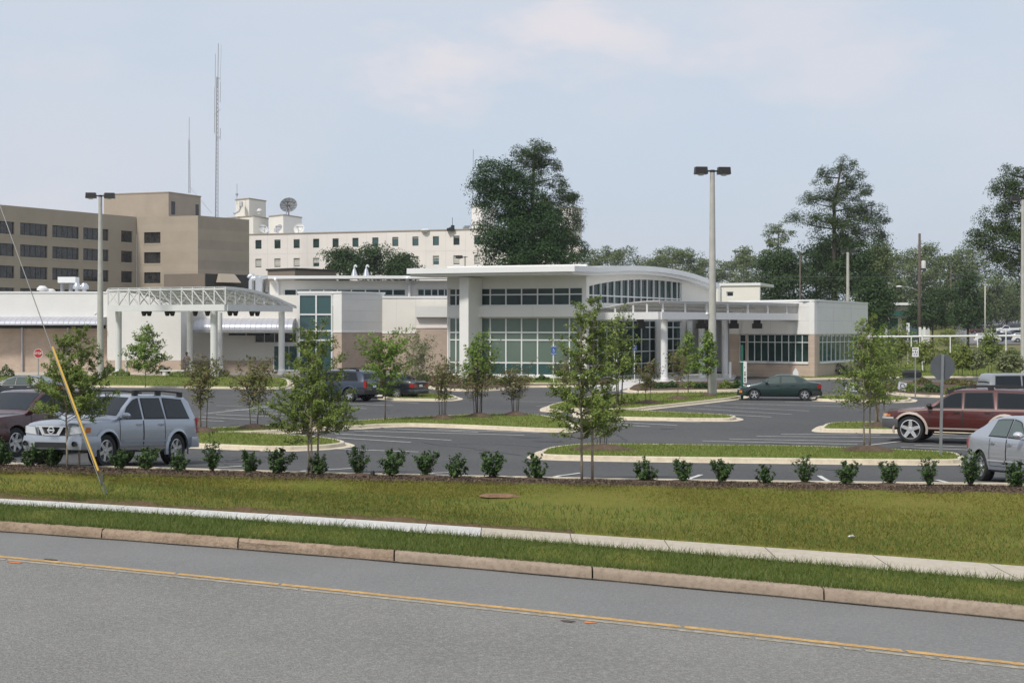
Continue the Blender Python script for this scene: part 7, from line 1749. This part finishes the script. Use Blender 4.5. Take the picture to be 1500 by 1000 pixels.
yard_sign(1242, 72.5, 564.5, 9, 11.5, .2, .15, M['palegreen'], 'pale green tilted yard sign by the drive, left one of the overlapping pair', 1)
yard_sign(1249.5, 73.6, 560.5, 10, 13, -.15, -.2, M['lilacw'], 'white yard sign with dark swirl behind the pale green one', 2)
yard_sign(1321.5, 74, 560, 12.5, 11, .18, .1, M['lilacw'], 'white yard sign with dark swirl standing alone at the mulch bed edge', 2)
Yd = 98; P = at(1165.5, Yd); mb = MB(); mb.add([(-.17, -.02, .75), (.17, -.02, .75), (.2, .02, .95), (0, 0, 1.25), (-.2, .02, .95)], [(0, 1, 2, 3, 4)]); mb.tube([(0, .02, -.1), (0, .02, .8)], .02, 5)
mb = MB(); pts = [(-.19, .72), (.19, .72), (.19, .98), (0, 1.28), (-.19, .98)]; mb.add([(x, -.012, z) for x, z in pts] + [(x, .012, z) for x, z in pts], [tuple(range(5)), tuple(reversed(range(5, 10)))] + [(i, (i + 1) % 5, 5 + (i + 1) % 5, 5 + i) for i in range(5)]); mb.tube([(0, .03, -.1), (0, .03, .8)], .02, 5)
o = mb.build('marker_sign', M['signwhite']); o.location = (P.x, P.y, P.z + (wz(538.5, Yd) - P.z - 1.28)); tag(o, 'small white pointed marker standing behind the roof of the green sedan', 'marker')
# bollards
def bollard(px, Y, top, wpx, label, m='signwhite'):
    P = at(px, Y); k = Y / F; r = wpx * k / 2; H = wz(top, Y) - P.z; mb = MB(); mb.lathe([(r, 0), (r, H - r * .5), (r * .8, H - .08), (r * .4, H), (.001, H)], 14); mb.lathe([(r * 1.04, H - .3), (r * 1.04, H - .22)], 14)
    o = mb.build('bollard', M[m], None, smooth=True, ang=.7); o.location = P; return tag(o, label, 'bollard', 'bollards at the clinic entrances')
bollard(185.5, 114, 529, 3.6, 'white bollard right of the first canopy column at the left'); bollard(325, 114.5, 530, 4, 'white bollard right of the middle canopy column'); bollard(280.5, 113.5, 527.5, 5, 'pale grey bollard in front of the standing person', 'hosp2'); bollard(1069.5, 108.5, 529.5, 4, 'white bollard by the brick pier under the right canopy')
# bench
Yb = 113.2; P = at(252, Yb); root = empty('bench', (P.x, P.y, .1), .05, 'white backless stone bench on the pavement by the left canopy', 'bench')
mb = MB(); mb.box(-.95, .95, -.22, .22, .36, .45); mb.build('seat', M['signwhite'], root)
for x in (-.6, .6): mb = MB(); mb.box(x - .12, x + .12, -.17, .17, -.02, .358); mb.build('leg', M['signwhite'], root)
# white pipe barrier across the right lawn
Y0, Y1 = 128, 124; root = empty('pipe_barrier', at(1272, Y0), 0, 'long white pipe barrier on thin posts across the right side beyond the lawn', 'barrier'); A_ = at(1270, Y0); B_2 = at(1640, Y1)
o_ = Vector(root.location); zA = wz(493.2, Y0); zB = wz(490.5, Y1)
mb = MB(); mb.tube([Vector((A_.x, A_.y, zA)) - o_, Vector((B_2.x, B_2.y, zB)) - o_], .085, 8); mb.build('rail', M['signwhite'], root)
for px, bot in ((1334.5, 498), (1350.7, 540), (1391.5, 508), (1431.5, 509), (1473, 552)):
    t = (px - 1270) / 370; Yp = Y0 + (Y1 - Y0) * t; q = at(px, Yp); zr_ = zA + (zB - zA) * t; mb = MB(); mb.tube([Vector((q.x, q.y - .1, 0 if bot > 530 else wz(bot + 10, Yp))) - o_, Vector((q.x, q.y - .1, zr_ + (.55 if px in (1350.7, 1473) else .05))) - o_], .055, 8); mb.build('post', M['signwhite'], root)
# far signs and boxes near the utility pole
for px, Y, top, bot, w, lb in [(1330, 150, 473, 492, 4.6, 'white upright sign board beyond the pipe barrier, left of the utility pole'), (1347.5, 165, 479, 492, 3.4, 'pale small sign at the foot of the utility pole'), (1354, 150, 479, 494, 3.0, 'narrow white sign right of the utility pole')]:
    P = at(px, Y); k = Y / F; mb = MB(); mb.box(-w * k / 2, w * k / 2, -.03, .03, wz(bot, Y) - P.z, wz(top, Y) - P.z); mb.box(-.04, .04, .031, .08, -.2, wz(top, Y) - P.z - .1); o = mb.build('sign_board', M['signwhite']); o.location = P; tag(o, lb, 'sign')
# dark utility box on the right lawn, little dark post among the shrubs, litter, valve cover
P = at(1334, 108); mb = MB(); mb.box(-.75, .75, -.3, .3, 0, .42); mb.add([(-.75, -.3, .42), (.75, -.3, .42), (.6, 0, .6), (-.6, 0, .6), (-.75, .3, .42), (.75, .3, .42)], [(0, 1, 2, 3), (3, 2, 5, 4), (0, 3, 4), (1, 5, 2)]); o = mb.build('utility_box', M['black']); o.location = P + Vector((0, 0, .1)); tag(o, 'low dark box on the right lawn behind the white regulatory sign', 'utility box')
P = bedpos(546.5); mb = MB(); mb.lathe([(.045, -.1), (.045, .1), (.03, .13), (.001, .135)], 10); o = mb.build('marker_post', M['black'], None, smooth=True, ang=.7); o.location = P + Vector((0, -.1, 0)); tag(o, 'tiny dark post in the mulch between two holly shrubs', 'post')
def lawn_pt(px, py):
    k = (px - CX) / F; best = None
    for Y in np.linspace(17, 33, 900):
        x = k * Y; a, b = float(L_s2(x)), float(L_m(x)); t = (Y - a) / (b - a)
        if 0 <= t <= 1:
            z = float(np.interp(t, [0, .25, .5, .78, 1], [.37, .44, .53, .655, .735])); e = abs(CZ - z - (py - HY) / F * Y)
            if best is None or e < best[0]: best = (e, Vector((x, Y, z)))
    return best[1]
P = lawn_pt(732, 727); mb = MB(); rr = random.Random(4); pts = [(.42 * math.cos(2 * PI * i / 20) * rr.uniform(.8, 1.1), .26 * math.sin(2 * PI * i / 20) * rr.uniform(.8, 1.1)) for i in range(20)]
mb.add([(x, y, .02 + .06 * y) for x, y in pts] + [(x * .6, y * .6, .035 + .06 * y) for x, y in pts], [(i, (i + 1) % 20, 20 + (i + 1) % 20, 20 + i) for i in range(20)] + [tuple(range(20, 40))])
o = mb.build('bare_soil', mat('red bare soil', (.19, .105, .055), .95, noise=.4, scale=8)); o.location = P; tag(o, kind='structure')
P = lawn_pt(1247, 788.5); mb = MB(); mb.add([(-.06, -.02, .03), (.02, -.05, .05), (.07, .0, .03), (.03, .05, .06), (-.04, .04, .04)], [(0, 1, 2, 3, 4)]); mb.add([(-.03, -.03, .05), (.03, -.02, .07), (.01, .03, .05)], [(0, 1, 2)]); o = mb.build('litter', M['signwhite']); o.location = P; tag(o, 'crumpled white scrap of litter lying on the lawn at the right', 'litter')
# ---------------------------------------------------------------- person standing by the canopy
def skin(name, verts, edges, radii, m, parent, root=0, sub=2):
    me = bpy.data.meshes.new(name); me.from_pydata([tuple(v) for v in verts], edges, []); o = bpy.data.objects.new(name, me); COL.objects.link(o)
    md = o.modifiers.new('s', 'SKIN'); md.use_smooth_shade = True; sv = me.skin_vertices[0].data
    for i, r in enumerate(radii): sv[i].radius = (r, r) if not isinstance(r, tuple) else r
    for i in range(len(verts)): sv[i].use_root = (i == root)
    ss = o.modifiers.new('u', 'SUBSURF'); ss.levels = sub; ss.render_levels = sub
    dg = bpy.context.evaluated_depsgraph_get(); m2 = bpy.data.meshes.new_from_object(o.evaluated_get(dg)); bpy.data.objects.remove(o); bpy.data.meshes.remove(me)
    m2.polygons.foreach_set('use_smooth', [True] * len(m2.polygons)); return link(name, m2, m, parent)
def person():
    Yp = 116; P = at(273.5, Yp); root = empty('person', (P.x, P.y, .14), R(10), 'person with short black hair in a greyish pink shirt, standing by the left canopy column', 'person')
    V = [(0, 0, .95), (0, 0, 1.12), (0, .01, 1.32), (0, .01, 1.44), (0, 0, 1.52), (0, -.01, 1.60), (0, -.015, 1.70), (0, 0, 1.76)]; E_ = [(i, i + 1) for i in range(7)]; Rr = [(.16, .11), (.145, .10), (.17, .11), (.10, .08), .055, (.07, .085), (.078, .095), (.05, .06)]
    def add(ch, rad, par):
        for p, r in zip(ch, rad): V.append(p); E_.append((par, len(V) - 1)); Rr.append(r); par = len(V) - 1
        return par
    for sg in (1, -1):
        h = add([(sg * .19, .01, 1.39), (sg * .27, .03, 1.12), (sg * .24, -.16, 1.0), (sg * .21, -.25, 1.0)], [.06, .048, .036, .026], 3)
        pm = add([(sg * .20, -.31, 1.0)], [.028], h)
        for q, (dx, dz, l) in enumerate(((-.028, .012, .07), (-.01, .02, .08), (.01, .018, .075), (.028, .008, .06))): add([(sg * .20 + dx, -.31 - l * .6, 1.0 + dz), (sg * .20 + dx, -.31 - l, .985 + dz)], [.009, .008], pm)
        add([(sg * .165, -.28, 1.02), (sg * .155, -.32, 1.03)], [.011, .009], h)
        k = add([(sg * .10, 0, .88), (sg * .11, -.02, .50), (sg * .11, .02, .10), (sg * .115, -.06, .03), (sg * .12, -.16, .025)], [.09, .062, .045, .04, .03], 0)
    # face
    add([(0, -.115, 1.655)], [.016], 6)
    skin('body', V, E_, Rr, M['skin'], root)
    V2 = [(0, 0, .90), (0, 0, 1.12), (0, .01, 1.32), (0, .01, 1.43), (.20, .01, 1.39), (.265, .03, 1.14), (-.20, .01, 1.39), (-.265, .03, 1.14)]
    skin('shirt', V2, [(0, 1), (1, 2), (2, 3), (3, 4), (4, 5), (3, 6), (6, 7)], [(.185, .135), (.17, .125), (.19, .13), (.12, .10), .078, .066, .078, .066], M['shirt'], root)
    V3 = [(0, 0, .95), (.10, 0, .88), (.11, -.02, .5), (.11, .02, .08), (-.10, 0, .88), (-.11, -.02, .5), (-.11, .02, .08)]
    skin('trousers', V3, [(0, 1), (1, 2), (2, 3), (0, 4), (4, 5), (5, 6)], [(.17, .12), .105, .08, .07, .105, .08, .07], M['trousers'], root)
    mb = MB(); n = 14; rings = []
    for i in range(7):
        a = PI / 2 * i / 6 + .02; rings.append([(.092 * math.sin(a + .25) * math.cos(2 * PI * j / n), .03 + .108 * math.sin(a + .25) * math.sin(2 * PI * j / n), 1.70 + .105 * math.cos(a)) for j in range(n)])
    for i in range(6): mb.add(rings[i] + rings[i + 1], [(j, (j + 1) % n, n + (j + 1) % n, n + j) for j in range(n)])
    mb.poly(rings[0]); mb.build('hair', M['hair'], root, smooth=True)
    for sg in (1, -1):
        mb = MB(); mb.lathe([(.001, -.008), (.011, 0), (.001, .008)], 8, (sg * .032, -.092, 1.69), 'y'); mb.build('eye', M['black'], root)
        mb = MB(); mb.lathe([(.03, -.012), (.034, 0), (.02, .012), (.001, .014)], 8, (sg * .09, 0, 1.67), 'y'); mb.build('ear', M['skin'], root)
        mb = MB(); mb.box(sg * .12 - .045, sg * .12 + .045, -.2, .06, -.01, .06); mb.build('shoe', M['black'], root)
    mb = MB(); mb.box(-.03, .03, -.107, -.096, 1.60, 1.612); mb.build('mouth', M['shirt'], root)
person()
# ---------------------------------------------------------------- light, sky, camera
SUN_AZ, SUN_EL = math.radians(232), math.radians(50)     # compass-like: direction towards the sun in plan (from +x, anticlockwise)
sd = Vector((math.cos(SUN_AZ) * math.cos(SUN_EL), math.sin(SUN_AZ) * math.cos(SUN_EL), math.sin(SUN_EL)))
li = bpy.data.lights.new('sun', 'SUN'); li.energy = 2.5; li.angle = math.radians(7); li.color = (1.0, .95, .88)
so = bpy.data.objects.new('sun', li); COL.objects.link(so); so.rotation_euler = sd.to_track_quat('Z', 'Y').to_euler(); so.location = (-60, -60, 90)
wd = bpy.data.worlds.new('World'); S.world = wd; wd.use_nodes = True; nt = wd.node_tree; L = nt.links.new
bg = nt.nodes['Background']
sky = nt.nodes.new('ShaderNodeTexSky'); sky.sky_type = 'NISHITA'; sky.sun_disc = False; sky.sun_elevation = SUN_EL; sky.sun_rotation = math.radians(90) - SUN_AZ; sky.dust_density = 3.0; sky.air_density = 1.0; sky.altitude = 50
hs = nt.nodes.new('ShaderNodeMixRGB'); hs.inputs[0].default_value = .86; hs.inputs[2].default_value = (5.05, 5.7, 6.6, 1)   # thin high overcast
L(sky.outputs[0], hs.inputs[1])
tc = nt.nodes.new('ShaderNodeTexCoord')
def node(t, **k):
    n = nt.nodes.new(t)
    for a_, b_ in k.items(): setattr(n, a_, b_)
    return n
mp = node('ShaderNodeMapping'); mp.inputs['Scale'].default_value = (1, 1, 2.6); L(tc.outputs['Generated'], mp.inputs[0])
n1 = node('ShaderNodeTexNoise'); n1.inputs['Scale'].default_value = 7; n1.inputs['Detail'].default_value = 8; n1.inputs['Roughness'].default_value = .6; L(mp.outputs[0], n1.inputs['Vector'])
# broad veil of thin cloud everywhere
n2 = node('ShaderNodeTexNoise'); n2.inputs['Scale'].default_value = 2.6; n2.inputs['Detail'].default_value = 7; L(mp.outputs[0], n2.inputs['Vector'])
r1 = node('ShaderNodeMapRange'); r1.inputs[1].default_value = .42; r1.inputs[2].default_value = .75; r1.inputs[4].default_value = .38; L(n2.outputs['Fac'], r1.inputs[0])
acc = r1.outputs[0]
def dirv(px, py): v = Vector((px - CX, F, HY - py)).normalized(); return (v.x, v.y, v.z * 2.6)
for px, py, rad, amt in ((500, 98, .09, .5), (560, 95, .10, .65), (620, 102, .10, .7), (680, 92, .09, .55), (805, 40, .085, .5), (855, 45, .10, .7), (905, 62, .095, .6), (955, 78, .085, .5), (1010, 80, .09, .4), (1060, 75, .09, .4), (1250, 95, .10, .35), (130, 110, .10, .3), (1150, 30, .12, .35)):
    dn = node('ShaderNodeVectorMath', operation='DISTANCE'); dn.inputs[1].default_value = dirv(px, py); L(mp.outputs[0], dn.inputs[0])
    ad = node('ShaderNodeMath', operation='MULTIPLY_ADD'); ad.inputs[1].default_value = -.34; L(n1.outputs['Fac'], ad.inputs[0]); L(dn.outputs['Value'], ad.inputs[2])
    mr = node('ShaderNodeMapRange', interpolation_type='SMOOTHSTEP'); mr.inputs[1].default_value = rad - .17; mr.inputs[2].default_value = rad - .17 - .11; mr.inputs[3].default_value = 0; mr.inputs[4].default_value = amt; L(ad.outputs[0], mr.inputs[0])
    mx = node('ShaderNodeMath', operation='MAXIMUM'); L(acc, mx.inputs[0]); L(mr.outputs[0], mx.inputs[1]); acc = mx.outputs[0]
cm = node('ShaderNodeMixRGB'); cm.inputs[2].default_value = (6.9, 6.35, 6.45, 1); L(acc, cm.inputs[0]); L(hs.outputs[0], cm.inputs[1])
L(cm.outputs[0], bg.inputs['Color']); bg.inputs['Strength'].default_value = .10
cam = bpy.data.cameras.new('camera'); co = bpy.data.objects.new('camera', cam); COL.objects.link(co); co.location = (0, 0, CZ); co.rotation_euler = (PI / 2, 0, 0)
cam.lens = 50; cam.sensor_width = 36; cam.shift_y = -18 / 1500; cam.clip_end = 6000; cam.clip_start = .1
S.camera = co
S.view_settings.view_transform = 'Standard'; S.view_settings.look = 'None'; S.view_settings.exposure = .33; S.view_settings.gamma = 1

hz = MB(); hz.box(-1700, 1700, -90, 2600, -1.3, 75); ho = hz.build('haze', None)
hm = bpy.data.materials.new('haze'); hm.use_nodes = True; hn = hm.node_tree; hn.nodes.remove(hn.nodes['Principled BSDF'])
pv = hn.nodes.new('ShaderNodeVolumePrincipled'); pv.inputs['Color'].default_value = (.93, .96, 1, 1); pv.inputs['Density'].default_value = .00018; pv.inputs['Anisotropy'].default_value = .3
hn.links.new(pv.outputs[0], hn.nodes['Material Output'].inputs['Volume']); ho.data.materials.append(hm)
tag(ho, 'pale summer haze filling the air over the whole site', 'haze', kind='stuff')
